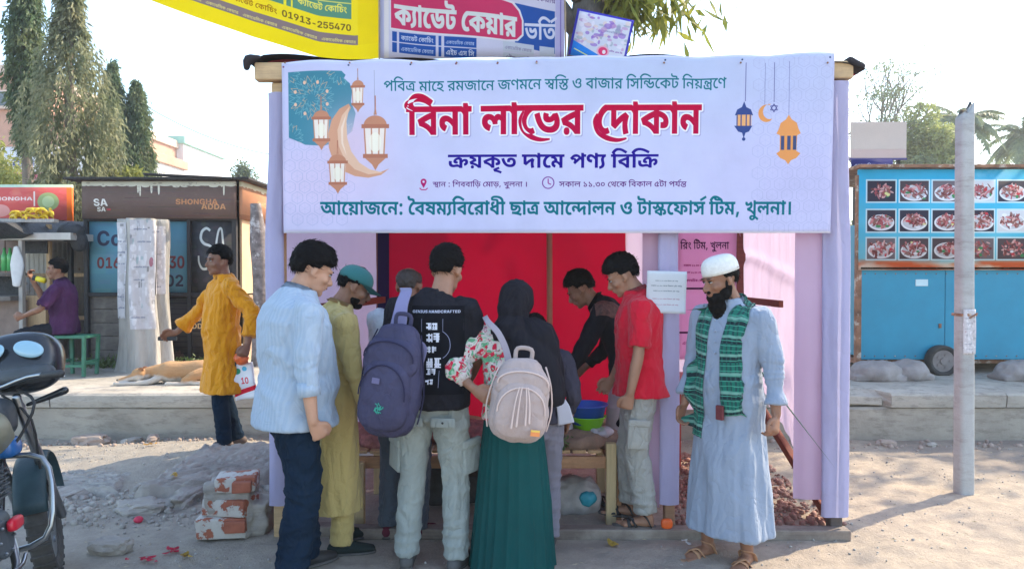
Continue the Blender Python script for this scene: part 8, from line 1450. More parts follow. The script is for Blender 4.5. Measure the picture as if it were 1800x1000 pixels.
    def shoes(s, mat, sole=None, name='shoe'):
        for sd in (1, -1):
            hp, kn, an, toe = s.legs[sd]; t = R(toe); bm = bmesh.new(); tube(bm, [(0, -.045, .045), (0, .02, .05), (0, .11, .035), (0, .175, .028)], [(.036, .038), (.038, .045), (.043, .032), (.036, .022)], 16, sm=3, ref=(1, 0, 0)); tube(bm, [(0, -.01, .05), (0, -.015, .1)], [.036, .038], 14)
            o = obj(name, bm, mat, s.root, True); o.location = (an.x, an.y, an.z - .08); o.rotation_euler = (0, 0, -t)
            bm = bmesh.new(); tube(bm, [(0, -.06, .012), (0, .02, .012), (0, .12, .012), (0, .19, .014)], [(.036, .014), (.036, .014), (.046, .014), (.036, .012)], 16, sm=2, ref=(1, 0, 0)); obj('sole', bm, sole or M_SOLE, o, True)
    def sandals(s, mat, sole, toe_strap=True):
        for sd in (1, -1):
            hp, kn, an, toe = s.legs[sd]; t = R(toe); bm = bmesh.new(); tube(bm, [(0, -.055, .0), (0, .03, .0), (0, .12, .0), (0, .2, .004)], [(.038, .013), (.036, .013), (.05, .013), (.036, .012)], 16, sm=2, ref=(1, 0, 0)); o = obj('sandal', bm, sole, s.root, True); o.location = (an.x, an.y, an.z - .076); o.rotation_euler = (0, 0, -t)
            for pts in ([(-.046, .1, .01), (-.03, .105, .04), (.0, .11, .052), (.03, .105, .042), (.048, .09, .01)], [(-.045, .06, .01), (-.02, .09, .06), (.012, .12, .05), (.046, .13, .01)], [(-.04, -.03, .01), (-.036, .0, .07), (0, .03, .085), (.036, .0, .07), (.04, -.03, .01)]):
                b2 = bmesh.new(); tube(b2, pts, [(.004, .014)] * len(pts), 8, sm=3, dome=False, ref=(0, 0, 1)); obj('strap', b2, mat, o, True)
    def bvh(s, o): 
        me = o.data; return BVHTree.FromPolygons([v.co[:] for v in me.vertices], [p.vertices[:] for p in me.polygons])
M_SOLE = varied('rubber_sole', (.09, .085, .08), .2, 12)
def ribbon(name, pts, wd, mat, parent, bvh=None, off=.006, th=.004, n=8, across=None, sm=6, wav=0., uvs=1.):
    """flat strap or cloth strip along pts, laid onto a surface"""
    P_, W_ = smoothpath(pts, wd if isinstance(wd, list) else [wd] * len(pts), sm); bm = bmesh.new(); uvl = bm.loops.layers.uv.new('uv'); rows = []; Lc = 0
    for i, p in enumerate(P_):
        t = (P_[min(i + 1, len(P_) - 1)] - P_[max(i - 1, 0)]).normalized(); a = Vector(across if not callable(across) else across(i / (len(P_) - 1))); a = (a - t * a.dot(t)).normalized(); nrm = a.cross(t).normalized(); row = []
        if i: Lc += (P_[i] - P_[i - 1]).length
        for k in range(n + 1):
            u = k / n - .5; q = p + a * u * W_[i][0]
            if bvh is not None:
                loc, nn, _, dist = bvh.find_nearest(q)
                if loc is not None and dist < .09: q = loc + nn * off
            q = q + nrm * wav * math.sin(u * 15 + i * .25); row.append((bm.verts.new(q), (u * W_[i][0] * uvs, Lc * uvs)))
        rows.append(row)
    for a_, b_ in zip(rows, rows[1:]):
        for k in range(n):
            q = (a_[k], a_[k + 1], b_[k + 1], b_[k]); f = bm.faces.new([w[0] for w in q])
            for l_, w in zip(f.loops, q): l_[uvl].uv = w[1]
    bmesh.ops.recalc_face_normals(bm, faces=bm.faces); bmesh.ops.solidify(bm, geom=list(bm.faces), thickness=th); return obj(name, bm, mat, parent, True)
def decal(name, B, c, w, h, mat, d=(0, 1, 0), up=(0, 0, 1), off=.003, nx=22, nz=34):
    """print laid on cloth: rays from behind along d"""
    T_ = B.bvh(B.top); d = Vector(d).normalized(); sd = d.cross(Vector(up)).normalized(); up = sd.cross(d); V = []; uv = []
    for j in range(nz + 1):
        for i in range(nx + 1):
            p = Vector(c) + sd * (i / nx - .5) * w + up * (j / nz - .5) * h - d * .4; l, nn, _, _ = T_.ray_cast(p, d); V.append((l - d * off) if l is not None else p + d * .4); uv.append((i / nx, j / nz))
    ii = np.array([j * (nx + 1) + i for j in range(nz) for i in range(nx)]); return pymesh(name, np.array([v[:] for v in V]), np.stack([ii, ii + 1, ii + nx + 2, ii + nx + 1], 1), mat, B.root, True, np.array(uv))

# fabrics
def striped(name, c, c2, w=.02):
    m = cloth(name, c, wr=.7); v = texco(m, (1 / w, 1 / w, 1 / w)); wv = N(m, 'ShaderNodeTexWave', wave_type='BANDS', bands_direction='X'); wv.inputs['Scale'].default_value = .32; L(m, v, wv.inputs[0]); base(m, mix(m, ramp(m, wv.outputs[1], [(.3, (0, 0, 0)), (.8, (.5, .5, .5))]), c, c2)); return m
M_BLUESH = striped('pale_blue_striped_cotton', (.31, .39, .49), (.38, .455, .54)); M_DENIM = cloth('dark_denim', (.007, .018, .036), var=.25, wr=0.8); M_KHAKI = cloth('khaki_cotton', (.50, .38, .15), wr=0.9); M_BLKT = cloth('black_jersey', (.016, .016, .022), var=.15, wr=1.0)
M_CARGO = cloth('grey_green_cotton', (.27, .30, .285), wr=1.); M_CARGO2 = cloth('light_grey_cotton', (.36, .355, .33), wr=1.4); M_REDP_ = cloth('red_pique', (.58, .008, .03), wr=0.8); M_ORANGE = cloth('orange_silk', (.70, .27, .004), .6, wr=1.3); M_THOBE = cloth('pale_blue_grey_cotton', (.26, .31, .40), wr=0.65); M_PURP = cloth('dark_purple_cotton', (.07, .025, .075), var=.3, wr=1.0)
M_GREEN = cloth('dark_teal_crepe', (.005, .062, .062), .7, var=.1); M_HIJ = cloth('black_hijab', (.014, .013, .018), .75, wr=0.25); M_GREYT = cloth('slate_trousers', (.075, .095, .125), wr=1.0); M_WHT = cloth('white_cotton', (.6, .66, .74), wr=1.0); M_CHAR = cloth('charcoal_cotton', (.055, .05, .07), wr=1.0)
def m_floral():
    m = cloth('floral_cotton', (.6, .5, .48), wr=1.); v = texco(m); n0 = N(m, 'ShaderNodeTexNoise'); n0.inputs['Scale'].default_value = 9; L(m, v, n0.inputs['Vector']); wv = mix(m, .16, v, n0.outputs['Color'], 'LINEAR_LIGHT')
    cc = (.66, .58, .54)
    for sc, th, col_, sd in ((15, .36, (.13, .36, .2), 1), (22, .28, (.6, .25, .3), 3), (13, .33, (.62, .02, .06), 6), (26, .26, (.34, .55, .38), 8), (26, .16, (.08, .05, .05), 11)):
        t = N(m, 'ShaderNodeTexVoronoi'); t.inputs['Scale'].default_value = sc; mp = N(m, 'ShaderNodeMapping'); mp.inputs['Location'].default_value = (sd, sd * 2, sd * 3); L(m, wv, mp.inputs[0]); L(m, mp.outputs[0], t.inputs['Vector'])
        cc = mix(m, ramp(m, t.outputs['Distance'], [(th, (1, 1, 1)), (th + .06, (0, 0, 0))]), cc, col_)
    base(m, cc); return m
M_FLOR = m_floral()
def m_plaid():
    m = cloth('green_plaid', (.01, .3, .2)); tc = N(m, 'ShaderNodeTexCoord'); sp = N(m, 'ShaderNodeSeparateXYZ'); L(m, tc.outputs['UV'], sp.inputs[0])
    def band(o, sc, th, off=0.):
        a = N(m, 'ShaderNodeMath', operation='MULTIPLY_ADD'); L(m, sp.outputs[o], a.inputs[0]); a.inputs[1].default_value = sc; a.inputs[2].default_value = off; s_ = N(m, 'ShaderNodeMath', operation='SINE'); L(m, a.outputs[0], s_.inputs[0]); return ramp(m, s_.outputs[0], [(th, (0, 0, 0)), (th + .12, (1, 1, 1))])
    c = mix(m, band(1, 62, .1), (.005, .13, .095), (.006, .022, .028)); c = mix(m, band(0, 240, .35), c, (.01, .06, .06)); c = mix(m, band(1, 230, .78), c, (.05, .26, .19)); c = mix(m, band(1, 62, .83, 1.), c, (.14, .32, .26)); base(m, c); return m
M_PLAID = m_plaid()

# 1 man in pale blue striped shirt
GQ = 'customers crowding before the stall'
A = Body('tall man in pale blue striped shirt and dark jeans seen from his right side', (-1.13, 3.80, 0), 54, 1.765, 3, 6, (6, 20), {'R': dict(wrist=(.275, .0, .83), pole=(.3, -1, 0), curl=38, fd=(-.1, .45, -.8), pn=(-1, .2, 0)), 'L': dict(wrist=(-.22, .2, .9))}, {'R': dict(ankle=(.13, -.06, .08)), 'L': dict(ankle=(-.12, .1, .08))}, 1.2, SK_L, GQ, 1.12)
A.skin_mesh(); A.face(); A.hair(top=.034, side=.02, front=.36, fringe=.1, seed=4, rag=.007); A.torso('shirt', M_BLUESH, .80, .70, loose=1.06, belly=.05, collar=(M_BLUESH, .045, 16), cuffr=.052, seed=3, amp=.0055, hemy=.012, flare=.016); A.trousers(M_DENIM, .011, 1.16); A.shoes(M_BLACK)
bm = bmesh.new(); sh, el, wr = A.arms[1][:3]; e = el.lerp(wr, .4); ax = (wr - el).normalized(); tube(bm, [e - ax * .035, e + ax * .03], .0535, 20, dome=False); obj('rolled_cuff', bm, M_BLUESH, A.root, True)
bm = bmesh.new(); sh, el, wr = A.arms[-1][:3]; tube(bm, [wr - Vector((0, 0, .01)), wr + Vector((0, 0, .01))], .03, 16, dome=False); obj('wristwatch', bm, M_BLACK, A.root, True)
# 2 man in khaki kurta and teal cap
B = Body('bearded man in long khaki kurta and teal baseball cap, side view', (-1.03, 4.24, 0), 62, 1.67, 5, 8, (8, 22), {'R': dict(wrist=(.24, .14, .86), pole=(.3, -1, 0), curl=35), 'L': dict(wrist=(-.2, .25, .95))}, {'R': dict(ankle=(.1, .02, .08)), 'L': dict(ankle=(-.1, .08, .08))}, 1.05, SK_D, GQ)
B.skin_mesh(); B.face(); B.hair(top=.006, side=.008, seed=6); B.torso('kurta', M_KHAKI, .26, .92, loose=1.04, flare=.02, belly=.025, amp=.006, fr=(8, 8, 2.2), seed=5, pleat=.03, cuffr=.045, collar=(cloth('gold_trim', (.42, .22, .05)), .03, 12)); B.trousers(M_KHAKI, .005, 1.); B.shoes(cloth('dark_shoe', (.02, .03, .03)))
M_CAP = cloth('teal_cotton', (.03, .15, .15)); bm = bmesh.new(); rings = []
for j in range(12):
    f = j / 11; a = f * math.pi / 2 * .97; r = math.cos(a) ** .8; rings.append([(.088 * r * math.cos(t), -.01 + .108 * r * math.sin(t), .04 + .085 * math.sin(a)) for t in np.linspace(0, 2 * math.pi, 32, endpoint=False)])
loft(bm, [[(x * .97, y * .97 + 0, z - .012) for x, y, z in rings[0]]] + rings); cp = obj('cap', bm, M_CAP, B.root, True); cp.matrix_local = B.MH
bm = bmesh.new(); U = np.linspace(-1, 1, 15); r0 = [bm.verts.new((.082 * u, .088 * math.sqrt(max(0, 1 - u * u * .9)) - .0, .042 - .018 * u * u)) for u in U]; r1 = [bm.verts.new((.078 * u, .075 + .095 * math.sqrt(max(0, 1 - u * u * .98)), .022 - .022 * u * u)) for u in U]
for k in range(14): bm.faces.new((r0[k], r0[k + 1], r1[k + 1], r1[k]))
bmesh.ops.solidify(bm, geom=list(bm.faces), thickness=.005); vz = obj('visor', bm, M_CAP, cp, True)
B.hpart('beard', [((0, .05, -.09), (.045, .045, .03)), ((.035, .03, -.065), (.02, .035, .035)), ((-.035, .03, -.065), (.02, .035, .035))], M_HAIR); B.hpart('moustache', [((0, .1, -.05), (.02, .006, .004))], M_HAIR)
# 3 balding man in white shirt, mostly hidden
C_ = Body('balding man in pale shirt mostly hidden behind the man with purple backpack', (-.66, 4.45, 0), 14, 1.66, 8, 8, (-8, 12), {'L': dict(wrist=(-.18, .25, .85)), 'R': dict(wrist=(.2, .25, .9))}, None, 1.08, SK_D, GQ, 1.05)
C_.skin_mesh(); C_.hair(M_HAIRB, top=.01, side=.008, seed=8, bald=.28); C_.torso('shirt', M_WHT, .82, .5, loose=1.04, seed=8, collar=(M_WHT, .035, 14)); C_.trousers(M_GREYT, .006, 1.0, seed=5); C_.shoes(cloth('maroon_shoe', (.12, .02, .04)))
# 4 young man in black T-shirt
D_ = Body('young man in black T-shirt with white print and grey cargo trousers', (-.43, 3.98, 0), 8, 1.76, 4, 6, (12, 12), {'L': dict(wrist=(-.2, .28, .98), pole=(-.6, -1, 0)), 'R': dict(wrist=(.15, .3, .98), pole=(.6, -1, 0))}, {'L': dict(ankle=(-.14, .0, .08)), 'R': dict(ankle=(.13, .0, .08))}, .98, SK_M, GQ, 1.03); D_.MH = Matrix.Translation((.045, 0, 0)) @ D_.MH
D_.skin_mesh(); D_.hair(top=.028, side=.014, seed=11, rag=.006); D_.torso('t_shirt', M_BLKT, .86, .42, loose=1.06, seed=11, amp=.006); D_.trousers(M_CARGO, .0085, 1.06, seed=7, cargo=(-1, 1)); D_.shoes(cloth('grey_shoe', (.1, .1, .1)))
decal('shirt_print', D_, D_.T(.05, 0, 1.17), .27, .45, image_mat('shirt_print_image', make_shirt_print(), .85))
M_DSTITCH = cloth('pocket_edge', (.12, .13, .12))
for sx in (-.085, .085):
    bm = bmesh.new(); nbox(bm, (0, 0, 0), (.13, .012, .05), None, .006); o = obj('back_pocket_flap', bm, M_CARGO, D_.root, True); o.location = (sx, -.122, .80)
    bm = bmesh.new(); blob(bm, (0, 0, 0), (.006, .004, .006), None, 8); b = obj('button', bm, M_BLACK, o); b.location = (0, -.008, 0)
# purple backpack hung from his left shoulder
def superbox(bm, c, s, e=3.2, n=28, rot=None, taper=0., m=18):
    rings = []
    for j in range(m + 1):
        p = -math.pi / 2 + math.pi * j / m; cz = math.sin(p); rr = math.cos(p); zz = (abs(cz) ** (2 / e)) * (1 if cz > 0 else -1); k = max(1e-3, abs(rr) ** (2 / e)); ring = []
        for i in range(n):
            a = 2 * math.pi * i / n; x, y = math.cos(a), math.sin(a); q = (abs(x) ** e + abs(y) ** e) ** (-1 / e); v = Vector((s[0] * x * q * k * (1 - taper * (zz + 1) / 2), s[1] * y * q * k, s[2] * zz))
            if rot: v.rotate(Euler(rot))
            ring.append(v + Vector(c))
        rings.append(ring)
    loft(bm, rings)
def backpack(label, loc, rot, w, d, h, mat, trim, seed, pockets, badge=None, group=None):
    t = thing('backpack', label, 'backpack', loc); t.rotation_euler = rot
    dp = lambda A_: (lambda c, n: A_ * (1 - np.abs(fbm(c * np.array([9, 9, 13]) + seed, 3, seed)) * 2.4) + A_ * .6 * fbm(c * 24, 2, seed))
    bm = bmesh.new(); superbox(bm, (0, 0, 0), (w / 2, d / 2, h / 2), 3., taper=.2); fuse('main_pouch', bm, .007, mat, t, 1, dp(.006))
    for k, (z, hh, ww, y) in enumerate(pockets):
        bm = bmesh.new(); superbox(bm, (0, -d * y, z * h), (w * ww / 2, d * .28, h * hh / 2), 3.2, taper=.15); fuse('front_pocket', bm, .006, mat, t, 1, dp(.0045))
        zz = z * h + hh * h * .36; b2 = bmesh.new(); pts = [(w * ww / 2 * .88 * math.cos(a), -d * y - d * .285 + .012 * (1 - math.sin(a)), z * h + hh * h * .42 * (math.sin(a) * 1. if math.sin(a) > 0 else math.sin(a) * .8)) for a in np.linspace(R(-5), R(185), 16)]; tube(b2, pts, .0038, 6); obj('zip', b2, trim, t)
    bm = bmesh.new(); tube(bm, [(-.04, d * .18, h * .48), (-.035, d * .16, h * .48 + .055), (.035, d * .16, h * .48 + .055), (.04, d * .18, h * .48)], [(.011, .006)] * 4, 8, sm=4); obj('carry_loop', bm, mat, t, True)
    for sx in (-1, 1): b2 = bmesh.new(); tube(b2, [(sx * w * .47, d * .1, -h * .35), (sx * w * .52, d * .05, -h * .1), (sx * w * .46, -.02, h * .2), (sx * w * .36, 0, h * .42)], .004, 6, sm=3); obj('piping', b2, trim, t)
    return t
M_PBAG = cloth('purple_grey_nylon', (.055, .053, .10), .6, var=.15, wr=0.6); M_PTRIM = cloth('dark_piping', (.03, .028, .06)); M_PSTR = cloth('lilac_strap', (.2, .19, .33))
pb = backpack('purple grey backpack hanging from the left shoulder of the man in black', P(690, 668, 3.72), (R(-4), R(7), R(-14)), .33, .19, .57, M_PBAG, M_PTRIM, 3, [(-.12, .62, .84, .42), (.2, .34, .9, .3)])
lg = bmesh.new(); g = random.Random(5)
for k in range(22): a = g.uniform(0, 6.28); r = g.uniform(0, .022); tube(lg, [(r * math.cos(a), 0, r * .8 * math.sin(a)), (r * math.cos(a) + .012 * math.cos(a + 1), 0, r * .8 * math.sin(a) + .012 * math.sin(a + 1))], .0022, 5)
o = obj('emblem', lg, new_mat('green_embroidery', (.02, .3, .22), .7), pb); o.location = (-.0, -.14, -.13)
box('label', (-.03, -.143, .0), (.04, .003, .028), cloth('label_patch', (.14, .13, .24)), pb, bevel=.001)
ribbon('shoulder_strap', [P(690, 598, 3.80), P(700, 570, 3.80), P(706, 535, 3.84), P(714, 512, 3.93), P(712, 506, 4.04)], [.085, .08, .065, .06, .06], M_PSTR, None, None, .004, .008, across=(1, 0, 0)).name = 'shoulder_strap'
def adopt(o, t):
    """hang a world-space mesh under a thing"""
    bpy.context.view_layer.update(); o.parent = t; o.matrix_parent_inverse = t.matrix_world.inverted(); return o
adopt(bpy.data.objects['shoulder_strap'], pb)
o = ribbon('lower_strap', [P(702, 590, 3.79), P(722, 602, 3.76), P(745, 612, 3.79), P(738, 650, 3.77), P(733, 700, 3.74)], [.07, .06, .03, .025, .02], M_PSTR, None, None, .004, .006, across=(.5, 0, .6)); adopt(o, pb)
# 5 woman in black hijab
W = Body('woman in black hijab, floral blouse and long green pleated skirt, seen from behind', (.0, 3.98, 0), 16, 1.56, 2, 8, (8, 12), {'L': dict(wrist=(-.18, -.19, 1.10), pole=(-1, -.1, -.05), fd=(.9, -.15, -.5), pn=(0, 1, 0), curl=12), 'R': dict(wrist=(.1, .3, 1.0), pole=(.5, -1, 0))}, None, 1.02, SK_M, GQ, .93)
W.skin_mesh(); W.torso('blouse', M_FLOR, .90, .86, loose=1.1, puff=.058, seed=14, amp=.008, cuffr=.04)
bm = bmesh.new(); rings = []; NP = 22
for j in range(34):
    f = j / 33; z = 1.0 - f * .985; ring = []; am = .018 + .075 * f ** .8
    for k in range(264):
        a = 2 * math.pi * k / 264; ph = a * NP + 1.3 * math.sin(a * 3) + .9 * math.sin(a * 7 + 2) + .6 * f * math.sin(a * 5 + 1 + f); w_ = (1 - abs(math.sin(ph / 2)) ** .55) ; w_ = w_ * (.75 + .25 * math.sin(a * 9 + f * 4)); r = 1 + am * (w_ - .4) * 1.5
        rx, ry = .155 + .105 * f ** .8, .118 + .12 * f ** .8; ring.append((rx * r * math.cos(a) + .01 * math.sin(f * 3), ry * r * math.sin(a), z))
    rings.append(ring)
loft(bm, rings[::-1]); obj('skirt', bm, M_GREEN, W.root, True)
M = W.MH; bm = bmesh.new(); hb = bmesh.new(); blob(hb, (0, -.02, .02), (.098, .118, .118), None, 24); blob(hb, (0, -.055, -.05), (.088, .09, .1), None, 20); tube(hb, [(0, -.03, -.03), (0, -.045, -.12), (.01, -.06, -.19)], [.08, .085, .12], 20); bmesh.ops.transform(hb, matrix=M, verts=hb.verts); me = bpy.data.meshes.new('t'); hb.to_mesh(me); hb.free(); bm.from_mesh(me)
loft(bm, [[W.T(rx * math.cos(a) + xo, ry * math.sin(a) + yo, z) for a in np.linspace(0, 2 * math.pi, 40, endpoint=False)] for z, rx, ry, xo, yo in ((1.0, .11, .12, .2, -.01), (1.06, .145, .14, .175, -.02), (1.14, .155, .15, .155, -.02), (1.24, .15, .15, .13, -.02), (1.33, .15, .14, .095, -.015), (1.4, .125, .13, .045, -.01), (1.45, .11, .11, 0, 0))])
sh, el, wr = W.arms[1][:3]; tube(bm, [W.T(.04, 0, 1.40), sh, sh.lerp(el, .5), el], [.095, .1, .118, .115], 18, sm=3)
fuse('hijab', bm, .0085, M_HIJ, W.root, 3, lambda c, n: .009 * (1 - np.abs(fbm(np.stack([np.arctan2(c[:, 1], c[:, 0] - .05) * 1.7, c[:, 2] * 2.2 + c[:, 0] * 2.5, c[:, 2] * 0], 1) * 2.2, 3, 4)) * 2.4) + .004 * fbm(c * 18, 2, 8))
M_BBAG = cloth('beige_nylon', (.40, .31, .29), .55, var=.08, wr=0.5); M_BTRIM = cloth('beige_trim', (.62, .48, .44), .5)
bb = backpack('beige backpack with front pocket carried behind by the woman in hijab', P(914, 704, 3.66), (R(-3), R(6), R(4)), .315, .17, .41, M_BBAG, M_BTRIM, 9, [(-.1, .66, .84, .42), (.22, .34, .9, .28)])
for k, sx in enumerate((-.035, -.015, .02, .035)):
    b2 = bmesh.new(); tube(b2, [(sx * .6, -.135, .075), (sx, -.142, .0), (sx * 1.2, -.138, -.12 + .01 * k)], [.003, .003, .005], 6, sm=3); obj('drawcord', b2, M_BTRIM, bb)
o = box('badge', (.075, -.138, -.135), (.045, .006, .03), varied('orange_badge', (.75, .25, .08), .1), bb, bevel=.003); box('badge_top', (0, -.002, .010), (.043, .006, .009), varied('gold_badge', (.75, .5, .1), .1), o, bevel=.001)
M_STRP = cloth('pale_strap', (.34, .29, .33)); T_ = BVHTree.FromPolygons([W.root.matrix_basis @ v.co for v in W.top.data.vertices], [p.vertices[:] for p in W.top.data.polygons])
o = ribbon('shoulder_strap', [P(896, 655, 3.74), P(890, 618, 3.77), P(876, 586, 3.80), P(858, 566, 3.86), P(852, 556, 3.95)], [.036, .034, .032, .03, .03], M_STRP, None, None, .006, .007, across=(1, 0, .5)); adopt(o, bb)
# 6 person half hidden right of the woman
E_ = Body('short person in charcoal top half hidden right of the woman', (.15, 4.33, 0), -6, 1.37, 4, 6, (-10, 14), {'R': dict(wrist=(.24, .05, .9)), 'L': dict(wrist=(-.2, .1, .9))}, None, 1.05, SK_D, GQ, 1.05)
E_.skin_mesh(vox=.0075); E_.hair(top=.016, side=.014, seed=19); E_.torso('shirt', M_CHAR, .92, .8, loose=1.12, seed=19); E_.trousers(cloth('mauve_grey_trousers', (.22, .20, .24)), .008, 1.1, seed=9); E_.shoes(M_BLACK)
o = ribbon('white_tail', [(.14, -.15, 1.12), (.17, -.15, 1.02), (.19, -.14, .92)], [.05, .1, .12], cloth('white_shirt_tail', (.55, .54, .62)), E_.root, None, .004, .006, across=(1, 0, 0)); o.name = 'shirt_tail'
# 7 man in black kurta leaning over the table
F_ = Body('young man in black kurta leaning over the table towards the basin', (.80, 5.16, 0), -78, 1.72, 30, 18, (0, 18), {'L': dict(wrist=(-.16, .46, .80), pole=(-.4, -1, 0), fd=(0, .15, -1), pn=(1, .2, 0), curl=30), 'R': dict(wrist=(.2, .32, .9))}, {'R': dict(ankle=(.1, -.05, .08)), 'L': dict(ankle=(-.1, .06, .08))}, .95, SK_D, None, .97)
F_.skin_mesh(); F_.face(eyes=False); F_.hair(top=.03, side=.014, seed=21, rag=.007); F_.torso('kurta', M_BLKT, .56, .92, loose=1.04, flare=.0, seed=21, amp=.007, cuffr=.04, collar=(M_BLKT, .03, 14)); F_.trousers(cloth('pale_pink_trousers', (.42, .33, .36)), .006, 1.05, seed=10); F_.sandals(M_BLACK, M_SOLE)
M_EMB = varied('embroidery', (.10, .045, .04), .6, 40, .7, 60, .8, .003); decal('embroidered_yoke', F_, F_.T(-.05, .0, 1.31), .26, .13, M_EMB, (.75, .25, -.5), (0, 0, 1), .004)
# 8 man in red polo
G_ = Body('young man in red polo shirt and light grey cargo trousers looking down into the basins', (.80, 4.56, .055), -80, 1.68, 3, 8, (-4, 26), {'L': dict(wrist=(-.25, .07, .82), pole=(-.4, -1, .1), curl=55, fd=(.05, .25, -1), pn=(1, .1, 0)), 'R': dict(wrist=(.22, .2, .85))}, {'L': dict(ankle=(-.09, -.03, .08), toe=-4), 'R': dict(ankle=(.1, .07, .08))}, 1.15, SK_M, None, 1.08)
G_.skin_mesh(bare_feet=True); G_.face(); G_.hair(top=.036, side=.016, front=.42, fringe=.12, seed=23, rag=.009); G_.torso('polo_shirt', M_REDP_, .82, .44, loose=1.05, seed=23, amp=.006, flare=.018, collar=(M_REDP_, .04, 18)); G_.trousers(M_CARGO2, .009, 1.06, seed=12, cargo=(-1,), z_cuff=.1); G_.sandals(M_BLACK, M_SOLE)
bm = bmesh.new(); blob(bm, (0, 0, 0), (.007, .005, .007), None, 8); o = obj('pocket_button', bm, M_BLACK, G_.root); o.location = (-.115, .01, .72)
bm = bmesh.new(); superbox(bm, (0, 0, .028), (.035, .02, .03), 3); o = obj('orange_packet', bm, varied('orange_plastic', (.8, .12, .02), .15, 20, .4)); o.location = (.93, 4.42, .068); tag(o, 'small orange packet on the sill by the heel of the man in red', 'packet')
# 9 bearded old man
Z = Body('old bearded man with white skullcap, green chequered scarf and pale blue robe', (1.215, 4.11, 0), -132, 1.70, 0, 5, (26, 14), {'L': dict(wrist=(-.30, .02, .80), pole=(-.6, -1, 0), curl=40), 'R': dict(wrist=(.24, .1, .84))}, {'L': dict(ankle=(-.11, .0, .08)), 'R': dict(ankle=(.11, .05, .08))}, 1.04, SK_D, None, 1.03)
Z.skin_mesh(bare_feet=True); Z.face(M_HAIRB); Z.hair(top=.004, side=.010, seed=31); Z.torso('robe', M_THOBE, .17, .9, loose=1.05, flare=.045, belly=.02, amp=.0065, fr=(8, 8, 1.7), seed=33, pleat=.07, cuffr=.062, collar=(M_THOBE, .03, 14)); Z.sandals(wood('tan_leather', (.42, .22, .12), .2), varied('brown_sole', (.3, .17, .1), .2))
bm = bmesh.new(); rings = []
for j in range(10):
    f = j / 9; a = f * math.pi / 2 * .97; r = math.cos(a) ** .55; rings.append([(.0885 * r * math.cos(t), -.014 + .108 * r * math.sin(t), .058 + .078 * math.sin(a) ** .9) for t in np.linspace(0, 2 * math.pi, 40, endpoint=False)])
loft(bm, [[(x, y, z - .02) for x, y, z in rings[0]]] + rings); o = obj('skullcap', bm, varied('white_crochet', (.72, .71, .68), .08, 60, .9, 220, .9, .004), Z.root, True); o.matrix_local = Z.MH
bm = bmesh.new(); 
for c, r in (((0, .05, -.1), (.05, .048, .034)), ((.062, -.004, -.035), (.012, .016, .04)), ((-.062, -.004, -.035), (.012, .016, .04)), ((.052, .018, -.072), (.02, .034, .032)), ((-.052, .018, -.072), (.02, .034, .032)), ((.03, .05, -.085), (.03, .038, .028)), ((-.03, .05, -.085), (.03, .038, .028)), ((0, .056, -.14), (.056, .044, .05)), ((0, .058, -.19), (.046, .036, .05)), ((0, .056, -.235), (.027, .022, .04)), ((.014, .096, -.049), (.017, .006, .006)), ((-.014, .096, -.049), (.017, .006, .006))): blob(bm, c, r, None, 16)
o = fuse('beard', bm, .005, M_HAIR, Z.root, 1, lambda c, n: .006 * (1 - np.abs(fbm(c * np.array([46, 46, 9]), 3, 3)) * 2) + .004 * fbm(c * 50, 2, 4)); o.matrix_local = Z.MH
q = np.random.default_rng(4); V = np.array([v.co[:] for v in o.data.vertices]); V = V[q.choice(len(V), 300)]; V = V[V[:, 2] < -.08]; lv = leaves('beard_strands', V, .03, .003, M_HAIR, Z.root, .6, 3, .3, V * np.array([1.2, 0, 0]) + np.array([0, .1, -.5])); lv.matrix_local = Z.MH
bz = Z.bvh(Z.top)
for nm, pts, wd in (('scarf', [(-.06, -.085, 1.44), (-.095, -.02, 1.45), (-.10, .08, 1.36), (-.10, .145, 1.2), (-.11, .16, 1.0), (-.115, .165, .84)], [.09, .09, .11, .14, .155, .16]), ('scarf', [(.06, -.085, 1.44), (.095, -.02, 1.45), (.10, .08, 1.36), (.125, .14, 1.2), (.145, .15, 1.0), (.16, .15, .8), (.17, .15, .70)], [.09, .09, .1, .12, .13, .14, .14])):
    o = ribbon(nm, pts, wd, M_PLAID, Z.root, bz, .010, .005, n=14, across=lambda t: (1, -.35 if t < .3 else 0, .0), sm=8, wav=.004)
    tag(o, None)
o = ribbon('scarf', [(-.07, -.07, 1.44), (-.03, -.098, 1.455), (.03, -.098, 1.455), (.07, -.07, 1.44)], .1, M_PLAID, Z.root, None, .008, .006, across=(0, .35, 1))
bm = bmesh.new(); nbox(bm, (0, 0, 0), (.045, .02, .08), None, .006); o = obj('cloth_pouch', bm, varied('maroon_pouch', (.13, .02, .025), .2), Z.root); o.location = (-.045, .175, .86)
bm = bmesh.new(); [tube(bm, [(.0, .1485 + .004, 1.36 - k * .06), (.0, .158, 1.36 - k * .06)], .006, 8) for k in range(4)]; obj('button', bm, M_THOBE, Z.root)
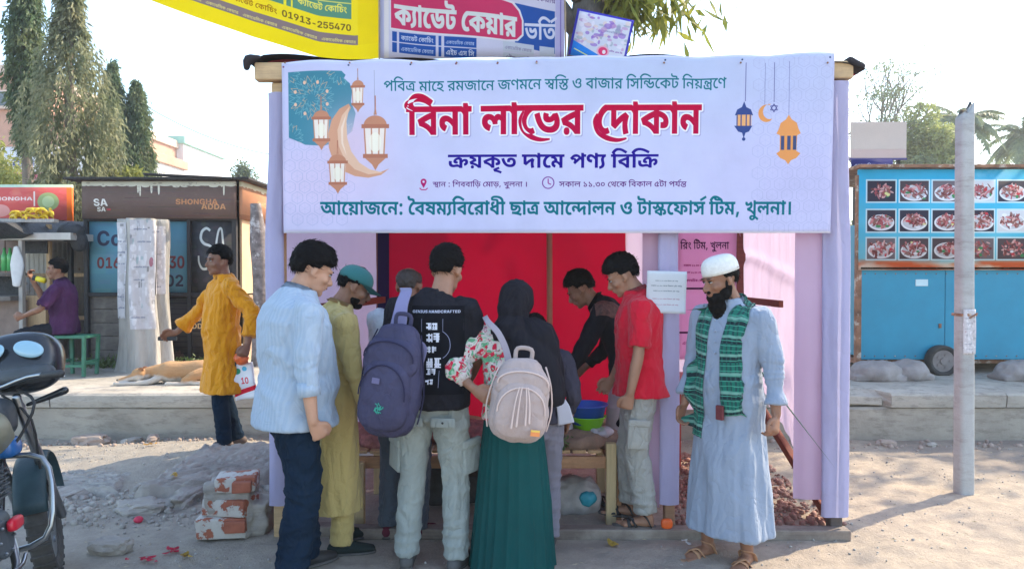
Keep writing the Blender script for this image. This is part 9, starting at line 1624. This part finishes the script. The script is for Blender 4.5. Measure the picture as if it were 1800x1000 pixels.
# 10 man in orange kurta
H_ = Body('man in bright orange kurta walking with a printed shopping bag on the left', (-2.40, 6.12, .125), -128, 1.70, -2, 2, (-8, 4), {'R': dict(wrist=(.42, .30, .93), pole=(.5, -1, -.4), fd=(.6, .7, -.3), curl=30, pn=(-1, 0, -.3)), 'L': dict(wrist=(-.34, -.10, .92), pole=(-.7, -1, 0), curl=45)}, {'L': dict(ankle=(-.04, .0, .08)), 'R': dict(ankle=(.06, -.14, .08))}, 1.0, SK_D, None, .98)
H_.skin_mesh(vox=.007); H_.face(); H_.hair(M_HAIR, top=.024, side=.012, seed=41); H_.torso('kurta', M_ORANGE, .50, .88, loose=1.06, flare=.03, belly=.03, amp=.011, fr=(8, 8, 2.2), seed=43, pleat=.05, cuffr=.075, collar=(M_ORANGE, .03, 16)); H_.trousers(M_DENIM, .006, .95, seed=15); H_.shoes(varied('worn_leather', (.12, .09, .08), .2))
sbg = thing('shopping_bag', 'white plastic shopping bag with red and green print held by the man in orange', 'bag', P(427, 668, 6.0)); sheet('bag_panel', -.085, .085, -.16, .13, 0, image_mat('bag_print', make_bag_print(), .4), sbg, .05, nx=12, nz=14, wav=lambda u, v: .02 * np.sin(u * 5) + .01 * np.sin(v * 9)); sbg.rotation_euler = (0, R(-8), R(10))
bm = bmesh.new(); tube(bm, [(-.05, .02, .12), (-.03, .02, .22), (.0, .02, .26), (.03, .02, .22), (.05, .02, .12)], .006, 6, sm=2); obj('handle', bm, M_BLACK, sbg)
lump('red_packet', P(423, 636, 5.95), (.06, .04, .07), varied('orange_red_foil', (.8, .12, .03), .5, 20, .3), 'orange and red foil packet on top of the shopping bag', 'packet', 3, .012, vox=.008, fq=14)
bm = bmesh.new(); nbox(bm, (0, 0, 0), (.16, .02, .035), None, .006); o = obj('dark_purse', bm, M_BLACK); a_ = H_.arms[1]; bpy.context.view_layer.update(); o.location = H_.root.matrix_world @ (a_[2] + a_[3] * .09 + Vector((0, 0, -.03))); tag(o, 'small dark purse held in the outstretched hand of the man in orange', 'purse')
# 11 man on the green stool
S_ = Body('man in dark purple shirt sitting on a green stool and drinking at the left', (-5.06, 8.35, PZ), -102, 1.68, 4, 6, (-4, -4), {'R': dict(wrist=(.08, .36, 1.10), pole=(.2, -.1, -1), fd=(-.1, .3, 1), pn=(-.2, -1, 0), curl=45), 'L': dict(wrist=(-.20, .33, .70), pole=(-.8, -.8, 0), curl=25, fd=(.1, 1, -.3))}, {'R': dict(ankle=(.12, .36, .08), pole=(.1, 1, .6)), 'L': dict(ankle=(-.12, .33, .08), pole=(-.1, 1, .6))}, 1.04, SK_D, None, 1.04, hip=.52)
S_.skin_mesh(vox=.008); S_.face(); S_.hair(top=.026, side=.01, seed=51); S_.torso('shirt', M_PURP, .86, .45, loose=1.05, seed=53, collar=(M_PURP, .04, 18)); S_.trousers(cloth('black_trousers', (.02, .02, .025)), .006, 1., seed=17); S_.shoes(M_BLACK)
cu = thing('drink_can', 'yellow and black drink can raised to the mouth of the sitting man', 'can', P(72, 492, 8.3)); cu.rotation_euler = (0, R(-75), 0); M_YC = new_mat('yellow_can', (.75, .6, .02), .35)
bm = bmesh.new(); tube(bm, [(0, 0, -.05), (0, 0, .05)], .03, 18, dome=False); obj('can_body', bm, M_YC, cu, True); bm = bmesh.new(); tube(bm, [(0, 0, .05), (0, 0, .085)], .031, 18, dome=False); obj('can_base', bm, M_BLACK, cu, True)

# ---------------------------------------------------------------- stool, dog, motorcycle
M_GSTOOL = varied('green_paint', (.03, .16, .10), .2, 9, .5); so = thing('stool', 'small green painted stool under the man in purple', 'stool', (-4.88, 8.3, PZ)); box('seat', (0, 0, .44), (.34, .32, .03), M_GSTOOL, so)
for sx in (-1, 1):
    for sy in (-1, 1): box('leg', (sx * .145, sy * .135, .215), (.035, .035, .43), M_GSTOOL, so, rot=(R(-sy * 2), R(sx * 2), 0))
    box('stretcher', (sx * .148, 0, .16), (.025, .25, .03), M_GSTOOL, so); box('stretcher', (0, sx * .138, .12), (.27, .025, .03), M_GSTOOL, so)
def m_fur():
    m = new_mat('tan_and_white_fur', rough=.9, spec=.2); v = texco(m); a = noise(m, v, 3.2, 3, .6); s_ = N(m, 'ShaderNodeSeparateXYZ'); L(m, v, s_.inputs[0]); ad = N(m, 'ShaderNodeMath', operation='MULTIPLY_ADD'); L(m, a, ad.inputs[0]); ad.inputs[1].default_value = .22; L(m, s_.outputs[2], ad.inputs[2])
    base(m, ramp(m, ad.outputs[0], [(.165, (.56, .5, .44)), (.19, (.46, .25, .12)), (.34, (.5, .29, .15))])); bump(m, noise(m, texco(m, (1, 3, 3)), 40, 4, .7), .6, .006); return m
dg = thing('dog', 'tan and white dog lying asleep on the raised pavement', 'dog', (-3.42, 7.72, PZ)); bm = bmesh.new()
tube(bm, [(.33, .02, .10), (.18, .02, .125), (0, .02, .12), (-.16, .0, .115), (-.27, -.02, .12)], [(.10, .10), (.115, .115), (.11, .105), (.12, .115), (.085, .08)], 20, sm=4, ref=(0, 1, 0)); tube(bm, [(-.24, -.01, .13), (-.34, -.05, .12), (-.41, -.08, .08)], [.075, .06, .058], 16, sm=3)
blob(bm, (-.43, -.1, .10), (.08, .065, .07)); tube(bm, [(-.46, -.11, .085), (-.55, -.14, .055), (-.60, -.15, .045)], [.045, .033, .026], 12, sm=3)
for pts, r in (([(-.2, -.08, .09), (-.28, -.13, .04), (-.4, -.16, .022), (-.56, -.19, .02), (-.62, -.2, .02)], [.045, .034, .024, .02, .024]), ([(-.22, .03, .06), (-.36, .0, .03), (-.52, -.04, .02)], [.04, .026, .022]), ([(.3, -.03, .11), (.16, -.12, .09), (.06, -.15, .045)], [.085, .06, .035]), ([(.06, -.14, .04), (.18, -.17, .025), (.28, -.18, .022), (.0, -.19, .02)][:3] + [(.31, -.18, .02)], [.03, .024, .02, .022]), ([(.12, -.15, .03), (.02, -.19, .02), (-.1, -.2, .018)], [.03, .022, .022]), ([(.36, .02, .08), (.45, -.03, .03), (.42, -.13, .02), (.32, -.2, .02)], [.03, .022, .018, .01])): tube(bm, pts, r, 10, sm=3)
fuse('body', bm, .007, m_fur(), dg, 2, lambda c, n: .004 * fbm(c * np.array([22, 30, 30]), 3, 3))
for sy, rx in ((-.125, .5), (-.035, -.2)): bm = bmesh.new(); blob(bm, (0, 0, 0), (.03, .01, .04), (R(40), rx, .4), 10); o = obj('ear', bm, varied('brown_fur', (.3, .14, .07), .2, 9, .9), dg, True); o.location = (-.40, sy, .15)
bm = bmesh.new(); blob(bm, (-.625, -.155, .052), (.012, .012, .01), None, 8); obj('nose', bm, M_BLACK, dg)
M_CHROME = new_mat('chrome', (.30, .32, .34), .3, 1.); M_GLOSS = new_mat('black_gloss_paint', (.012, .014, .018), .22, spec=.6); M_TANK = new_mat('beige_tank_paint', (.19, .185, .135), .45, spec=.4); M_PLS = varied('grey_black_plastic', (.045, .055, .065), .3, 9, .5); M_MUD = varied('teal_grey_mudguard', (.05, .10, .12), .2, 6, .4); M_LENS = new_mat('sky_toned_glass', (.24, .42, .52), .08, spec=.9); M_BLUEP = new_mat('blue_paint_gloss', (.01, .10, .30), .25)  # lens base colour holds the pale blue of reflected sky
mb = thing('motorcycle', 'dark motorcycle with beige tank parked at the left edge, cut by the picture', 'motorcycle', (-2.27, 2.97, 0)); mb.rotation_euler = (0, R(-8), R(11))
def mtube(name, pts, rad, mat, sm=3, n=10): bm = bmesh.new(); tube(bm, pts, rad, n, sm=sm); return obj(name, bm, mat, mb, True)
w1 = wheel('front_wheel', mb, (.0, .98, .28), .285, .10, rim=M_CHROME); w1.rotation_euler = (0, 0, R(106)); w2 = wheel('rear_wheel', mb, (0, -.42, .30), .31, .12, rim=M_CHROME); w2.rotation_euler = (0, 0, R(90))
for k in range(30): a = k * math.tau / 30; bm = bmesh.new(); nbox(bm, (.285 * math.cos(a), 0, .285 * math.sin(a)), (.012, .10, .02), (0, -a, 0), .002); o = obj('tread_block', bm, M_TYRE, w1)
bm = bmesh.new(); rr = []
for j in range(15):
    a = R(20 + 145 * j / 14); rr.append([((.075 * math.sin(t)), .98 + (.355 + .025 * math.cos(t)) * -math.cos(a), .30 + (.355 + .025 * math.cos(t)) * math.sin(a)) for t in np.linspace(-1.5, 1.5, 9)])
vr = [[bm.verts.new(p) for p in r] for r in rr]
for a_, b_ in zip(vr, vr[1:]):
    for k in range(8): bm.faces.new((a_[k], a_[k + 1], b_[k + 1], b_[k]))
bmesh.ops.solidify(bm, geom=list(bm.faces), thickness=.006); mg = obj('mudguard', bm, M_MUD, mb, True); mg.rotation_euler = (0, 0, R(15)); mg.location = (.98 * math.sin(R(15)), .98 * (1 - math.cos(R(15))), -.02)
for sx in (-.09, .09): mtube('fork', [(sx, .98, .30), (sx, .84, .62), (sx, .70, .98)], [.024, .026, .022], M_CHROME, 0)
bm = bmesh.new(); tube(bm, [(0, .60, .80), (0, .42, .88), (0, .2, .87), (0, .0, .76)], [(.10, .09), (.155, .12), (.15, .115), (.08, .06)], 20, sm=4, ref=(1, 0, 0)); fuse('fuel_tank', bm, .012, M_TANK, mb, 3)
bm = bmesh.new(); tube(bm, [(0, .05, .80), (0, -.3, .80), (0, -.6, .86)], [(.11, .05), (.14, .055), (.10, .04)], 16, sm=3, ref=(1, 0, 0)); obj('seat', bm, M_BLACK, mb, True)
bm = bmesh.new(); superbox(bm, (0, .32, .40), (.10, .17, .11), 5); superbox(bm, (0, .42, .60), (.065, .08, .1), 5); tube(bm, [(.06, .3, .40), (.13, .3, .40)], .085, 24, dome=False); tube(bm, [(.06, .16, .36), (.115, .16, .36)], .06, 24, dome=False); fuse('engine', bm, .008, M_PLS, mb, 1)
bm = bmesh.new(); [tube(bm, [(.125, .3 + .065 * math.cos(a), .40 + .065 * math.sin(a)), (.138, .3 + .065 * math.cos(a), .40 + .065 * math.sin(a))], .008, 6) for a in (0, 1.05, 2.1, 3.14, 4.2, 5.2)]; tag(obj('engine_bolts', bm, M_CHROME, mb), kind='stuff')
mtube('foot_peg', [(.06, .12, .3), (.22, .12, .3)], .014, M_BLACK, 0); mtube('brake_pedal', [(.12, .1, .28), (.16, .3, .26), (.17, .36, .3)], .009, M_CHROME)
for k in range(6): box('cooling_fin', (0, .42, .56 + k * .024), (.17, .2, .008), M_PLS, mb)
mtube('crash_bar', [(.0, .62, .72), (.20, .60, .68), (.24, .55, .5), (.20, .5, .32), (0, .5, .28)], .014, M_CHROME); mtube('exhaust', [(.08, .45, .35), (.14, .3, .22), (.16, -.1, .2), (.17, -.6, .3)], [.02, .02, .03, .04], M_CHROME)
mtube('handlebar', [(-.38, .50, 1.08), (-.2, .60, 1.08), (0, .66, 1.04), (.2, .60, 1.08), (.38, .50, 1.08)], .012, M_CHROME); mtube('frame_tube', [(0, .72, .95), (0, .62, .6), (0, .4, .25), (0, -.1, .25), (0, -.4, .6), (0, .5, .78)], .018, M_GLOSS)
for sx in (-1, 1): mtube('grip', [(sx * .38, .50, 1.08), (sx * .29, .545, 1.08)], .019, M_BLACK, 0); mtube('lever', [(sx * .28, .58, 1.08), (sx * .37, .56, 1.06)], .007, M_CHROME, 0); o = mtube('indicator', [(sx * .10, .78, .93), (sx * .19, .80, .95), (sx * .27, .80, .97)], [.009, .016, .02], M_GLOSS)
bm = bmesh.new(); superbox(bm, (.09, .80, 1.14), (.20, .12, .155), 2.6, rot=(R(-24), 0, 0)); fuse('front_cowl', bm, .01, M_GLOSS, mb, 2); 
bm = bmesh.new(); superbox(bm, (.09, .715, 1.085), (.185, .06, .05), 3, rot=(R(-18), 0, 0)); obj('cowl_band', bm, M_PLS, mb, True)
for sx in (-.085, .085): bm = bmesh.new(); superbox(bm, (0, 0, 0), (.068, .016, .042), 2.1, rot=(R(-24), R(sx * 260), 0)); o = obj('cowl_glass', bm, M_LENS, mb, True); o.location = (sx + .10, .684, 1.21)
bm = bmesh.new(); superbox(bm, (0, .62, .90), (.10, .1, .1), 3); fuse('steering_head', bm, .012, M_PLS, mb, 1); mtube('cable', [(.1, .7, 1.02), (.2, .62, .95), (.12, .6, .8), (.05, .55, .72)], .007, M_BLACK); mtube('cable', [(.02, .72, 1.0), (.14, .7, .86), (.1, .8, .6), (.1, .92, .42)], .006, M_BLACK)
bm = bmesh.new(); superbox(bm, (.06, .60, .76), (.05, .07, .05), 3); obj('side_shroud', bm, M_BLUEP, mb, True); bm = bmesh.new(); superbox(bm, (.15, .36, .45), (.02, .06, .03), 3); obj('red_cover', bm, new_mat('red_paint_gloss', (.5, .01, .03), .3), mb, True)
# ---------------------------------------------------------------- hazy morning air
hm = bpy.data.materials.new('haze_air'); hm.use_nodes = True; n_ = hm.node_tree; n_.nodes.remove(n_.nodes['Principled BSDF']); pv = n_.nodes.new('ShaderNodeVolumePrincipled')
pv.inputs['Color'].default_value = (.88, .95, 1, 1); pv.inputs['Density'].default_value = .0019; pv.inputs['Anisotropy'].default_value = .3; n_.links.new(pv.outputs[0], n_.nodes['Material Output'].inputs['Volume'])
tag(box('haze', (0, 180, 7.4), (620, 450, 17.4), hm, bevel=0), kind='stuff')
